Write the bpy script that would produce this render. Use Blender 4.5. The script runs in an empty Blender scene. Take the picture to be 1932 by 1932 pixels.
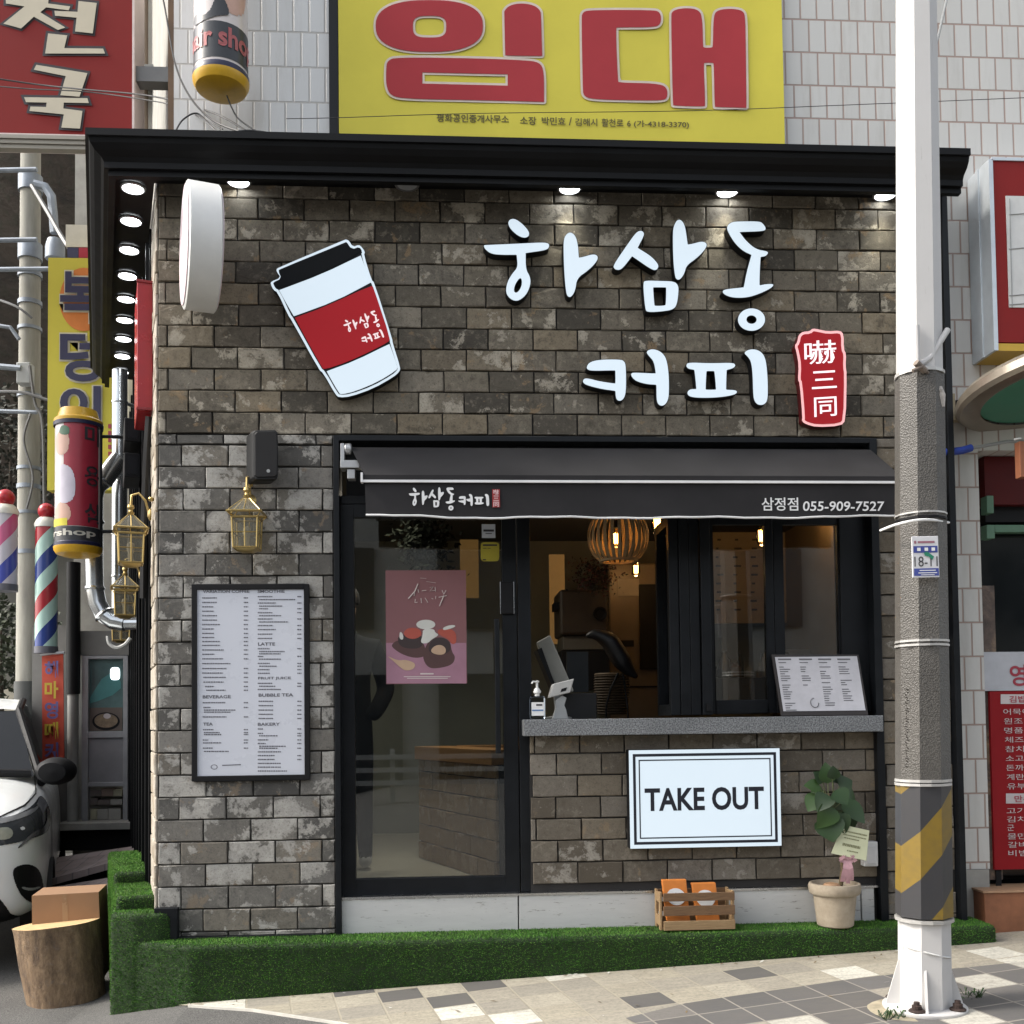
import bpy, bmesh, math, random
from mathutils import Vector, Matrix
from mathutils.geometry import tessellate_polygon
R = math.radians
rng = random.Random(7)
scene = bpy.context.scene
COL = scene.collection

# ---------------------------------------------------------------- camera
# photo measured on a 1932 px square; principal point (966,1288): top crop of a portrait frame
F, CX, CY = 1932.0, 966.0, 1288.0
EYE = Vector((0.0, -5.5, 1.36))
yaw, pit, rol = R(3.592), R(2.124), R(-0.698)
fw = Vector((math.sin(yaw)*math.cos(pit), math.cos(yaw)*math.cos(pit), math.sin(pit)))
rt = Vector((math.cos(yaw), -math.sin(yaw), 0.0))
dn = fw.cross(rt)
rt, dn = rt*math.cos(rol)-dn*math.sin(rol), rt*math.sin(rol)+dn*math.cos(rol)
cam_d = bpy.data.cameras.new('camera')
cam = bpy.data.objects.new('camera', cam_d)
COL.objects.link(cam)
cam_d.sensor_width = 36.0
cam_d.lens = 36.0
cam_d.shift_y = (CY-966.0)/F
cam_d.clip_start = 0.05
cam_d.clip_end = 500.0
m = Matrix((rt, -dn, -fw)).transposed().to_4x4()
m.translation = EYE
cam.matrix_world = m
scene.camera = cam

# ---------------------------------------------------------------- light
SUN_EL, SUN_AZ = R(42), R(-87)          # azimuth from -Y: sun stands left, slightly behind the shop front
sun_dir = Vector((math.sin(SUN_AZ)*math.cos(SUN_EL), -math.cos(SUN_AZ)*math.cos(SUN_EL), math.sin(SUN_EL)))
world = bpy.data.worlds.new('World')
scene.world = world
world.use_nodes = True
wn, wl = world.node_tree.nodes, world.node_tree.links
bg = wn['Background']
sky = wn.new('ShaderNodeTexSky')
sky.sky_type = 'NISHITA'
sky.sun_disc = False
sky.sun_elevation = SUN_EL
sky.sun_rotation = math.atan2(sun_dir.x, sun_dir.y)
sky.dust_density = 4.0
sky.air_density = 1.2
hsv = wn.new('ShaderNodeHueSaturation')
hsv.inputs['Saturation'].default_value = 0.35
wl.new(sky.outputs[0], hsv.inputs['Color'])
wl.new(hsv.outputs[0], bg.inputs['Color'])
bg.inputs['Strength'].default_value = 0.15
sl = bpy.data.lights.new('sun', 'SUN')
sl.energy = 1.45
sl.angle = R(9)
sl.color = (1.0, 0.94, 0.84)
sun = bpy.data.objects.new('sun', sl)
COL.objects.link(sun)
sun.rotation_euler = sun_dir.to_track_quat('Z', 'Y').to_euler()
scene.view_settings.view_transform = 'Standard'
scene.view_settings.look = 'None'
scene.view_settings.exposure = 1.2
scene.view_settings.gamma = 1.0

# ---------------------------------------------------------------- geometry helpers
def ray(x, y): return rt*((x-CX)/F) + dn*((y-CY)/F) + fw
def P(x, y, Y=0.0):
    v = ray(x, y); return EYE + v*((Y-EYE.y)/v.y)
def Pd(x, y, d): return EYE + ray(x, y)*d
GA, GB = 0.02, 0.047
def gz(X): return GA + GB*X - min(.12, max(0.0, (-1.3-X)*.17))   # falls away a little at the alley
def G(x, y):
    v = ray(x, y); e = 0.0
    for _ in range(30):
        t = (GA-e+GB*EYE.x-EYE.z)/(v.z-GB*v.x); p = EYE + v*t
        e += (min(.12, max(0.0, (-1.3-p.x)*.17))-e)*.7
    return p
XC = P(298, 1000).x                     # shop corner
XR = P(1795, 1000).x                    # right end of the shop front
LA = R(18.4)
dL = Vector((-math.sin(LA), math.cos(LA), 0))
nL = Vector((-math.cos(LA), -math.sin(LA), 0))
UP = Vector((0, 0, 1)); UX = Vector((1, 0, 0)); UY = Vector((0, 1, 0))
def L(s, out, z): return Vector((XC, 0, 0)) + dL*s + nL*out + UP*z
def PL(x, y, out=0.0):                  # pixel -> plane parallel to the alley wall
    v = ray(x, y); o = Vector((XC, 0, 0)) + nL*out
    return EYE + v*((o-EYE).dot(nL)/v.dot(nL))

_tc = {}
def text_geo(body, bold):
    k = (body, bold)
    if k not in _tc:
        c = bpy.data.curves.new('t', 'FONT'); c.body = body; c.offset = bold; c.resolution_u = 4
        o = bpy.data.objects.new('t', c); COL.objects.link(o)
        dg = bpy.context.evaluated_depsgraph_get()
        me = bpy.data.meshes.new_from_object(o.evaluated_get(dg))
        vs = [(v.co.x, v.co.y) for v in me.vertices]; fs = [list(p.vertices) for p in me.polygons]
        bpy.data.objects.remove(o); bpy.data.meshes.remove(me); bpy.data.curves.remove(c)
        _tc[k] = (vs, fs)
    return _tc[k]

def chaikin(p, n=2):
    for _ in range(n):
        q = []
        for i in range(len(p)):
            a, b = p[i], p[(i+1) % len(p)]
            q += [(a[0]*.75+b[0]*.25, a[1]*.75+b[1]*.25), (a[0]*.25+b[0]*.75, a[1]*.25+b[1]*.75)]
        p = q
    return p
def ell(cx, cy, rx, ry, n=28, p=2.0):
    out = []
    for i in range(n):
        a = 2*math.pi*i/n; c, s = math.cos(a), math.sin(a)
        out.append((cx+rx*math.copysign(abs(c)**(2/p), c), cy+ry*math.copysign(abs(s)**(2/p), s)))
    return out
def area2(p): return sum(p[i][0]*p[(i+1) % len(p)][1]-p[(i+1) % len(p)][0]*p[i][1] for i in range(len(p)))
def grow(p, d):
    if area2(p) < 0: p = p[::-1]
    n = len(p); out = []
    for i in range(n):
        a, b, c = p[i-1], p[i], p[(i+1) % n]
        e1 = Vector((b[0]-a[0], b[1]-a[1])); e2 = Vector((c[0]-b[0], c[1]-b[1]))
        if e1.length < 1e-9 or e2.length < 1e-9: out.append(b); continue
        n1 = Vector((e1.y, -e1.x)).normalized(); n2 = Vector((e2.y, -e2.x)).normalized()
        k = n1+n2
        if k.length < 1e-6: k = n1
        else: k = k/max(.5, (1+n1.dot(n2)))
        out.append((b[0]+k.x*d, b[1]+k.y*d))
    return out

class MB:
    def __init__(s): s.v = []; s.f = []; s.m = []
    def add(s, vs, fs, mi=0):
        n = len(s.v); s.v += [Vector(v) for v in vs]
        s.f += [[i+n for i in f] for f in fs]; s.m += [mi]*len(fs)
        return s
    def obox(s, o, u, v, w, mi=0):
        o = Vector(o)
        return s.add([o, o+u, o+u+v, o+v, o+w, o+u+w, o+u+v+w, o+v+w],
                     [(0,3,2,1),(4,5,6,7),(0,1,5,4),(1,2,6,5),(2,3,7,6),(3,0,4,7)], mi)
    def box(s, x0, y0, z0, x1, y1, z1, mi=0):
        x0, x1 = sorted((x0, x1)); y0, y1 = sorted((y0, y1)); z0, z1 = sorted((z0, z1))
        return s.obox((x0,y0,z0), UX*(x1-x0), UY*(y1-y0), UP*(z1-z0), mi)
    def pbox(s, x0, y0, x1, y1, Y0, Y1, mi=0):   # photo rectangle on plane Y0, thickness to Y1
        xm, ym = (x0+x1)/2, (y0+y1)/2
        return s.box(P(x0,ym,Y0).x, Y0, P(xm,y1,Y0).z, P(x1,ym,Y0).x, Y1, P(xm,y0,Y0).z, mi)
    def hexa(s, front, back, mi=0):              # two quads
        return s.add(list(front)+list(back), [(0,1,2,3),(7,6,5,4),(0,4,5,1),(1,5,6,2),(2,6,7,3),(3,7,4,0)], mi)
    def sheet(s, pts, mi=0): return s.add(pts, [list(range(len(pts)))], mi)
    def tube(s, pts, r, n=8, mi=0, cap=True):
        pts = [Vector(p) for p in pts]; N = len(pts)
        rs = r if isinstance(r, (list, tuple)) else [r]*N
        t0 = (pts[1]-pts[0]).normalized()
        a = t0.orthogonal().normalized(); vs = []
        for i in range(N):
            t = (pts[min(i+1, N-1)]-pts[max(i-1, 0)]).normalized()
            a = (a-t*a.dot(t)).normalized(); b = t.cross(a)
            vs += [pts[i]+(a*math.cos(2*math.pi*k/n)+b*math.sin(2*math.pi*k/n))*rs[i] for k in range(n)]
        fs = [(i*n+k, i*n+(k+1) % n, (i+1)*n+(k+1) % n, (i+1)*n+k) for i in range(N-1) for k in range(n)]
        if cap: fs += [list(range(n))[::-1], [(N-1)*n+k for k in range(n)]]
        return s.add(vs, fs, mi)
    def lathe(s, c, prof, n=24, axis=UP, mi=0, cap=True):
        c = Vector(c); axis = Vector(axis).normalized(); a = axis.orthogonal().normalized(); b = axis.cross(a); vs = []
        for (r, z) in prof:
            vs += [c+axis*z+(a*math.cos(2*math.pi*k/n)+b*math.sin(2*math.pi*k/n))*max(r, 1e-4) for k in range(n)]
        N = len(prof)
        fs = [(i*n+k, i*n+(k+1) % n, (i+1)*n+(k+1) % n, (i+1)*n+k) for i in range(N-1) for k in range(n)]
        if cap: fs += [list(range(n))[::-1], [(N-1)*n+k for k in range(n)]]
        return s.add(vs, fs, mi)
    def poly(s, loops, mp, vec=None, mi=0, ms=None, back=False):
        """loops: 2D outlines (first outer, rest holes); mp: 2D->3D; vec: extrusion"""
        flat = [p for l in loops for p in l]
        v3 = [Vector(mp(*p)) for p in flat]
        tri = tessellate_polygon([[Vector((p[0], p[1], 0)) for p in l] for l in loops])
        s.add(v3, [list(t) for t in tri], mi)
        if vec is not None:
            i0 = 0
            for l in loops:
                n = len(l); a = v3[i0:i0+n]; i0 += n
                s.add(a+[p+vec for p in a], [(k, (k+1) % n, n+(k+1) % n, n+k) for k in range(n)], mi if ms is None else ms)
            if back: s.add([p+vec for p in v3], [list(t)[::-1] for t in tri], mi if ms is None else ms)
        return s
    def text(s, body, c, U, V, w=None, h=None, bold=0.0, mi=0, align='c', skew=0.0):
        vs, fs = text_geo(body, bold)
        x0 = min(v[0] for v in vs); x1 = max(v[0] for v in vs); y0 = min(v[1] for v in vs); y1 = max(v[1] for v in vs)
        kx = w/(x1-x0) if w else None; ky = h/(y1-y0) if h else None
        kx = kx or ky; ky = ky or kx
        ox = {'c': (x0+x1)/2, 'l': x0, 'r': x1}[align]
        c = Vector(c)
        s.add([c+U*((v[0]-ox)*kx+skew*(v[1]-y0)*ky)+V*((v[1]-(y0+y1)/2)*ky) for v in vs], fs, mi)
        return s
    def build(s, name, mats, parent=None, smooth=False, bevel=0, seg=2, fix=True):
        if not isinstance(mats, (list, tuple)): mats = [mats]
        base = parent
        off = Vector((0,0,0))
        while base is not None: off = off + base.location; base = base.parent
        me = bpy.data.meshes.new(name)
        me.from_pydata([v-off for v in s.v], [], s.f)
        for mt in mats: me.materials.append(mt)
        me.polygons.foreach_set('material_index', s.m)
        if fix or bevel:
            bm = bmesh.new(); bm.from_mesh(me)
            if bevel:
                bmesh.ops.remove_doubles(bm, verts=bm.verts, dist=1e-5)
                bmesh.ops.recalc_face_normals(bm, faces=bm.faces)
                ed = [e for e in bm.edges if len(e.link_faces) == 2 and e.calc_face_angle(0) > R(35)]
                bmesh.ops.bevel(bm, geom=ed, offset=bevel, segments=seg, affect='EDGES', profile=.5, clamp_overlap=True)
            bmesh.ops.recalc_face_normals(bm, faces=bm.faces)
            bm.to_mesh(me); bm.free()
        if smooth:
            me.polygons.foreach_set('use_smooth', [True]*len(me.polygons))
            me.set_sharp_from_angle(angle=R(38))
        o = bpy.data.objects.new(name, me); COL.objects.link(o)
        if parent is not None: o.parent = parent
        return o

def build_each(mb, name, mats, parent=None, **kw):
    """every connected piece becomes an object of its own"""
    par = list(range(len(mb.v)))
    def find(i):
        while par[i] != i: par[i] = par[par[i]]; i = par[i]
        return i
    for f in mb.f:
        for i in f[1:]: par[find(i)] = find(f[0])
    grp = {}
    for f, mi in zip(mb.f, mb.m): grp.setdefault(find(f[0]), []).append((f, mi))
    out = []
    for fs in grp.values():
        q = MB(); idx = {}
        for f, mi in fs:
            for i in f:
                if i not in idx: idx[i] = len(q.v); q.v.append(mb.v[i])
            q.f.append([idx[i] for i in f]); q.m.append(mi)
        out.append(q.build(name, mats, parent, **kw))
    return out

def tag(o, label=None, cat=None, group=None, kind=None):
    if label: o['label'] = label
    if cat: o['category'] = cat
    if group: o['group'] = group
    if kind: o['kind'] = kind
    return o
def thing(name, label, cat, loc=(0,0,0), group=None):
    o = bpy.data.objects.new(name, None); COL.objects.link(o); o.location = loc; o.empty_display_size = .1
    return tag(o, label, cat, group)
def copy_tree(o, parent=None):
    c = o.copy(); COL.objects.link(c)
    if parent is not None: c.parent = parent
    for ch in list(o.children): copy_tree(ch, c)
    return c

# ---------------------------------------------------------------- materials
def lin(h):
    h = h.lstrip('#'); v = [int(h[i:i+2], 16)/255 for i in (0, 2, 4)]
    return tuple(x/12.92 if x <= .04045 else ((x+.055)/1.055)**2.4 for x in v)
class NT:
    def __init__(s, name):
        s.mat = bpy.data.materials.new(name); s.mat.use_nodes = True
        s.t = s.mat.node_tree; s.n = s.t.nodes; s.b = s.n['Principled BSDF']
    def new(s, t, **kw):
        nd = s.n.new(t)
        for k, v in kw.items():
            if k in nd.inputs.keys(): nd.inputs[k].default_value = v
            else: setattr(nd, k, v)
        return nd
    def link(s, a, b): s.t.links.new(a, b)
    def coord(s, which='Object'):
        return s.new('ShaderNodeTexCoord').outputs[which]
    def noise(s, vec, scale, detail=6, rough=.6, dist=0.0):
        nd = s.new('ShaderNodeTexNoise'); nd.inputs['Scale'].default_value = scale; nd.inputs['Detail'].default_value = detail
        nd.inputs['Roughness'].default_value = rough; nd.inputs['Distortion'].default_value = dist
        if vec is not None: s.link(vec, nd.inputs['Vector'])
        return nd.outputs['Fac']
    def ramp(s, fac, stops, interp='LINEAR'):
        nd = s.new('ShaderNodeValToRGB'); cr = nd.color_ramp; cr.interpolation = interp
        while len(cr.elements) < len(stops): cr.elements.new(.5)
        for e, (p, c) in zip(cr.elements, stops):
            e.position = p; c = (c, c, c) if isinstance(c, (int, float)) else c; e.color = (*c[:3], 1)
        s.link(fac, nd.inputs[0]); return nd.outputs[0]
    def mix(s, fac, a, b, mode='MIX'):
        nd = s.new('ShaderNodeMix', data_type='RGBA', blend_type=mode)
        for sock, val in ((nd.inputs[0], fac), (nd.inputs[6], a), (nd.inputs[7], b)):
            if hasattr(val, 'links'): s.link(val, sock)
            elif isinstance(val, (int, float)): sock.default_value = val
            else: sock.default_value = (*val[:3], 1)
        return nd.outputs[2]
    def math(s, op, a, b=0.0):
        nd = s.new('ShaderNodeMath', operation=op)
        for i, v in enumerate((a, b)):
            if hasattr(v, 'links'): s.link(v, nd.inputs[i])
            else: nd.inputs[i].default_value = v
        return nd.outputs[0]
    def bump(s, h, strength=.3, dist=.01):
        nd = s.new('ShaderNodeBump'); nd.inputs['Strength'].default_value = strength; nd.inputs['Distance'].default_value = dist
        s.link(h, nd.inputs['Height']); s.link(nd.outputs[0], s.b.inputs['Normal'])
    def set(s, **kw):
        for k, v in kw.items():
            k = k.replace('_', ' ')
            if hasattr(v, 'links'): s.link(v, s.b.inputs[k])
            elif k in ('Base Color', 'Emission Color'): s.b.inputs[k].default_value = (*v[:3], 1)
            else: s.b.inputs[k].default_value = v
def M(name, col, rough=.55, metal=0.0, var=.12, scale=6.0, bump=0.0, bscale=60.0, emit=None, es=0.0, stretch=None, spec=.5):
    t = NT(name)
    if isinstance(col, str): col = lin(col)
    c = t.coord()
    if stretch:
        mp = t.new('ShaderNodeMapping'); mp.inputs['Scale'].default_value = stretch; t.link(c, mp.inputs[0]); c = mp.outputs[0]
    f = t.noise(c, scale, 7, .65)
    f = t.ramp(f, [(.3, 0.0), (.72, 1.0)])
    t.set(Base_Color=t.mix(f, [x*(1-var) for x in col], [min(1, x*(1+var)) for x in col]),
          Roughness=t.math('ADD', t.math('MULTIPLY', f, .12), rough-.06), Metallic=metal)
    t.b.inputs['Specular IOR Level'].default_value = spec
    if bump: t.bump(t.noise(c, bscale, 5), bump, .004)
    if emit is not None:
        t.set(Emission_Color=lin(emit) if isinstance(emit, str) else emit, Emission_Strength=es)
    return t.mat

def brick_mat(name, wash=.62, tint=None, lo=.048, hi=.24, bright=1.0):
    """old rendered tile: every brick its own tone, flaked whitewash, tan stains"""
    t = NT(name); c = t.coord()
    g = t.new('ShaderNodeNewGeometry').outputs['Random Per Island']
    base = t.ramp(g, [(0, (lo, lo*.94, lo*.84)), (.22, (.112, .104, .090)), (.42, (.165, .152, .130)), (.58, (.098, .090, .079)), (.74, (.20, .174, .134)), (.88, (.14, .133, .121)), (1, (hi*.92, hi*.86, hi*.76))])
    off = t.new('ShaderNodeVectorMath', operation='ADD'); t.link(c, off.inputs[0])
    sc = t.new('ShaderNodeVectorMath', operation='SCALE'); sc.inputs[0].default_value = (37, 11, 53); t.link(g, sc.inputs[3]); t.link(sc.outputs[0], off.inputs[1])
    cc = off.outputs[0]
    n1 = t.noise(cc, 12, 8, .7, .2)
    g3 = t.ramp(t.math('FRACT', t.math('MULTIPLY', g, 23.7)), [(0, .12), (.5, .45), (1, 1.0)])
    g4 = t.ramp(t.math('FRACT', t.math('MULTIPLY', g, 51.3)), [(0, .05), (.55, .30), (1, 1.0)])
    base = t.mix(t.math('MULTIPLY', g3, t.ramp(n1, [(.34, 1.0), (.43, .15), (.50, 0)])), base, t.mix(.5, base, (.022, .020, .018)))
    base = t.mix(t.math('MULTIPLY', g4, t.ramp(n1, [(.53, 0), (.58, .8), (.72, 1.0)])), base, t.mix(.30, base, (.40, .37, .32)))
    n5 = t.noise(cc, 30, 6, .7)
    base = t.mix(t.ramp(n5, [(.36, .45), (.46, 0)]), base, (.05, .046, .040)); base = t.mix(t.ramp(n5, [(.56, 0), (.66, .35)]), base, (.30, .28, .24))
    n2 = t.noise(cc, 8, 9, .68, .3)
    base = t.mix(t.math('MULTIPLY', t.ramp(n2, [(.60, 0), (.635, 1.0)]), .55), base, (.27, .195, .12))
    g2 = t.math('FRACT', t.math('MULTIPLY', g, 7.31))
    amt = t.ramp(g2, [(.1, 0.0), (.95, .12)])
    n3 = t.math('ADD', t.noise(cc, 7.0, 10, .70, .15), amt)
    w = t.ramp(n3, [(wash, 0), (wash+.022, .65), (wash+.12, 1.0)])
    base = t.mix(w, base, t.mix(t.noise(cc, 34, 5, .7), [x*bright for x in (.26, .247, .22)], [x*bright for x in (.49, .47, .43)]))
    n4 = t.noise(cc, 22, 8, .75)
    base = t.mix(t.ramp(n4, [(.60, 0), (.68, .55)]), base, (.045, .038, .032))
    fine = t.noise(c, 110, 5, .7)
    base = t.mix(t.ramp(fine, [(.34, .45), (.48, 0)]), base, (.035, .03, .026))
    if tint: base = t.mix(tint[3], base, tint[:3], 'MIX')
    else: base = t.mix(1.0, base, (1.03, .97, .86), 'MULTIPLY')
    t.set(Base_Color=base, Roughness=.82)
    t.b.inputs['Specular IOR Level'].default_value = .3
    h = t.math('ADD', t.math('MULTIPLY', fine, .5), t.math('ADD', n1, t.math('MULTIPLY', w, .5)))
    t.bump(h, .55, .006)
    return t.mat

def tile_mat(name, grout, bw, bh, base=(.60,.59,.56), offset=.5, mort=.012):
    """glazed facade tiles, upright, in running bond; wall in the XZ plane"""
    t = NT(name); c = t.coord()
    sp = t.new('ShaderNodeSeparateXYZ'); t.link(c, sp.inputs[0])
    cb = t.new('ShaderNodeCombineXYZ'); t.link(sp.outputs[0], cb.inputs[0]); t.link(sp.outputs[2], cb.inputs[1])
    b = t.new('ShaderNodeTexBrick'); t.link(cb.outputs[0], b.inputs['Vector'])
    b.offset = offset; b.inputs['Scale'].default_value = 1.0; b.inputs['Brick Width'].default_value = bw; b.inputs['Row Height'].default_value = bh
    b.inputs['Mortar Size'].default_value = mort*.5; b.inputs['Mortar Smooth'].default_value = .35
    b.inputs['Color1'].default_value = (*[x*.93 for x in base], 1); b.inputs['Color2'].default_value = (*base, 1); b.inputs['Mortar'].default_value = (*grout, 1)
    st = t.new('ShaderNodeMapping'); st.inputs['Scale'].default_value = (3, 3, .5); t.link(c, st.inputs[0])
    dirt = t.ramp(t.noise(st.outputs[0], 2.2, 8, .7), [(.5, 0), (.8, .45)])
    col = t.mix(dirt, b.outputs[0], (.30, .27, .22))
    t.set(Base_Color=col, Roughness=.32)
    t.bump(t.math('SUBTRACT', 1.0, b.outputs['Fac']), .6, .006)
    return t.mat

def glass_mat(name, tint=(.86,.88,.86), ior=1.5):
    t = NT(name); t.n.remove(t.b)
    tr = t.new('ShaderNodeBsdfTransparent'); tr.inputs[0].default_value = (*tint, 1)
    gl = t.new('ShaderNodeBsdfGlossy'); gl.inputs['Roughness'].default_value = .01; gl.inputs['Color'].default_value = (.95,.97,1,1)
    fr = t.new('ShaderNodeFresnel'); fr.inputs[0].default_value = ior
    mx = t.new('ShaderNodeMixShader'); t.link(fr.outputs[0], mx.inputs[0]); t.link(tr.outputs[0], mx.inputs[1]); t.link(gl.outputs[0], mx.inputs[2])
    t.link(mx.outputs[0], t.n['Material Output'].inputs[0])
    return t.mat

def wood_mat(name, a, b, scale=14, axis=(1, 12, 12), rough=.6):
    t = NT(name); c = t.coord(); mp = t.new('ShaderNodeMapping'); mp.inputs['Scale'].default_value = axis; t.link(c, mp.inputs[0])
    n = t.noise(mp.outputs[0], scale, 8, .7, .4)
    t.set(Base_Color=t.ramp(n, [(.3, a), (.7, b)]), Roughness=rough); t.bump(n, .3, .003)
    return t.mat

def speck_mat(name, a, b, scale, rough=.5, lo=.42, hi=.58):
    t = NT(name); c = t.coord(); n = t.noise(c, scale, 3, .6); big = t.noise(c, 3, 6)
    col = t.ramp(n, [(lo, a), (hi, b)]); col = t.mix(t.ramp(big, [(.4, 0), (.75, .35)]), col, [x*.6 for x in a])
    t.set(Base_Color=col, Roughness=rough); t.bump(n, .15, .002)
    return t.mat

def paver_mat(name, stops, rot, bw, bh, gap, groutc):
    t = NT(name); c = t.coord(); mp = t.new('ShaderNodeMapping'); mp.inputs['Rotation'].default_value = (0, 0, rot); t.link(c, mp.inputs[0])
    b = t.new('ShaderNodeTexBrick'); t.link(mp.outputs[0], b.inputs['Vector']); b.offset = 0.0
    b.inputs['Scale'].default_value = 1.0; b.inputs['Brick Width'].default_value = bw; b.inputs['Row Height'].default_value = bh
    b.inputs['Mortar Size'].default_value = gap; b.inputs['Mortar Smooth'].default_value = .2
    b.inputs['Color1'].default_value = (0, 0, 0, 1); b.inputs['Color2'].default_value = (1, 1, 1, 1); b.inputs['Mortar'].default_value = (.5, .5, .5, 1)
    col = t.ramp(b.outputs[0], stops, 'CONSTANT')
    st = t.new('ShaderNodeMapping'); st.inputs['Rotation'].default_value = (0, 0, rot); st.inputs['Scale'].default_value = (3, 14, 1); t.link(c, st.inputs[0])
    s1 = t.noise(st.outputs[0], 2.5, 8, .7); s2 = t.noise(c, 60, 5, .7); s3 = t.noise(c, 1.6, 7, .7)
    col = t.mix(t.ramp(s1, [(.4, 0), (.8, .5)]), col, (.12, .11, .095))
    col = t.mix(t.ramp(s3, [(.45, 0), (.75, .35)]), col, (.16, .14, .12))
    col = t.mix(t.ramp(s2, [(.35, .4), (.55, 0)]), col, (.10, .095, .085))
    col = t.mix(b.outputs['Fac'], col, groutc)
    t.set(Base_Color=col, Roughness=.85)
    t.bump(t.math('ADD', t.math('MULTIPLY', s2, .25), t.math('SUBTRACT', 1.0, b.outputs['Fac'])), .5, .006)
    return t.mat

def stripe_mat(name, stops, normal, period, rough=.4, scale=1.0):
    """diagonal bands wrapped on a pole (object coordinates)"""
    t = NT(name); c = t.coord(); d = t.new('ShaderNodeVectorMath', operation='DOT_PRODUCT'); t.link(c, d.inputs[0]); d.inputs[1].default_value = normal
    f = t.math('FRACT', t.math('MULTIPLY', d.outputs['Value'], 1/period))
    n = t.noise(c, 25, 6)
    col = t.mix(t.ramp(n, [(.4, 0), (.8, .3)]), t.ramp(f, stops, 'CONSTANT'), (.05, .045, .04))
    t.set(Base_Color=col, Roughness=rough); return t.mat

m_black = M('black_coated_metal', (.0065,.0078,.0098), .42, 0, .25, 9, .05, 120, spec=.25)
m_blackm = M('matte_black', (.006,.006,.007), .6, spec=.25)
m_cornice = M('charcoal_panel', (.0045,.0048,.0055), .5, 0, .3, 4, spec=.18)
m_white = M('white_paint', (.78,.78,.77), .45, 0, .05)
m_print = M('black_print', (.03,.03,.035), .6)
m_chrome = M('bare_steel', (.55,.56,.57), .28, 1.0, .1)
m_grey = M('grey_plastic', (.30,.31,.31), .5)
m_brass = M('brass', (.50,.37,.15), .38, .9, .2)
m_bricks = brick_mat('old_brick_tile', .63)
m_bricks_w = brick_mat('whitewashed_brick_tile', .565, (.15,.15,.148,.22), bright=1.22)
m_bricks_b = brick_mat('brown_brick_tile', .66, (.16,.12,.075,.28))
m_brick_end = brick_mat('cream_brick_tile', .50, (.46,.38,.28,.4))
m_mortar = M('dark_joint', (.022,.020,.019), .9)
m_glass = glass_mat('window_glass', ior=1.85)
m_granite = speck_mat('grey_granite', (.10,.105,.11), (.28,.29,.30), 130, .35)

# ================================================================ SETTING: ground
m_asph = speck_mat('asphalt', (.045,.044,.043), (.15,.145,.135), 170, .9, .40, .62)
m_pave = paver_mat('beige_pavers', [(0,(.36,.325,.25)),(.30,(.33,.30,.24)),(.52,(.39,.355,.28)),(.74,(.30,.275,.225)),(.84,(.085,.082,.080)),(.91,(.62,.60,.52))], R(-11), .21, .21, .005, (.30,.27,.21))
m_pave_d = paver_mat('charcoal_pavers', [(0,(.095,.092,.092)),(.3,(.125,.12,.118)),(.55,(.085,.082,.082)),(.78,(.15,.14,.13)),(.88,(.33,.30,.245)),(.95,(.48,.46,.40))], R(-11), .21, .21, .005, (.24,.22,.19))
m_kerb = M('pale_kerb_stone', (.50,.48,.43), .8, 0, .2, 8, .2)
m_conc = M('concrete', (.34,.33,.30), .85, 0, .22, 4, .3, 50)
def gp(x, y, dz=0.0): p = G(x, y); return Vector((p.x, p.y, p.z+dz))
def gx(X, Y, dz=0.0): return Vector((X, Y, gz(X)+dz))
road = MB()
rxs = [-60,-30,-12,-6,-3,-2.007,-1.3,0,3,6,12,30,60]
for x0, x1 in zip(rxs, rxs[1:]):
    road.sheet([gx(x0,-60), gx(x1,-60), gx(x1,60), gx(x0,60)])
tag(road.build('road', m_asph), kind='structure')
a, b, c_, d_ = G(362,1900), G(480,1908), G(650,1934), G(900,2010)
kpts = [(-1.298, .2), (-1.298, a.y+.01), (b.x, b.y), (c_.x, c_.y), (d_.x, d_.y), (.9, -2.4), (2.2, -3.3), (14, -3.6)]
pv = MB()
pv.sheet([gx(x, y, .006) for x, y in kpts] + [gx(14, .4, .006)])
e_ = G(292,1896)
pv.sheet([gx(e_.x,e_.y,.006), gx(-1.302,a.y+.01,.006), gx(-1.302,-.1,.006), gx(e_.x,e_.y+.02,.006)])
tag(pv.build('pavement', m_pave, fix=False), kind='structure')
kb = MB()
for i in range(1, len(kpts)-1):
    p0, p1 = Vector(kpts[i]), Vector(kpts[i+1]); n = Vector((p1.y-p0.y, -(p1.x-p0.x))).normalized()*.010
    q = [p0, p1, p1+n, p0+n]
    kb.hexa([gx(*v, -.05) for v in q], [gx(*v, .012) for v in q])
tag(kb.build('kerb', m_kerb), kind='structure')
pd_ = MB()
bnd = [(1293,1897),(1392,1882),(1491,1868),(1591,1853),(1700,1840),(1835,1828),(1932,1818),(2100,1800)]
pd_.sheet([gp(x, y, .010) for x, y in bnd] + [gx(9,-.7,.010), gx(9,-2.6,.010), gx(2.2,-2.6,.010), gp(1250,1960,.010), gp(1180,1925,.010)])
tag(pd_.build('dark_pavement', m_pave_d, fix=False), kind='structure')

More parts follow.
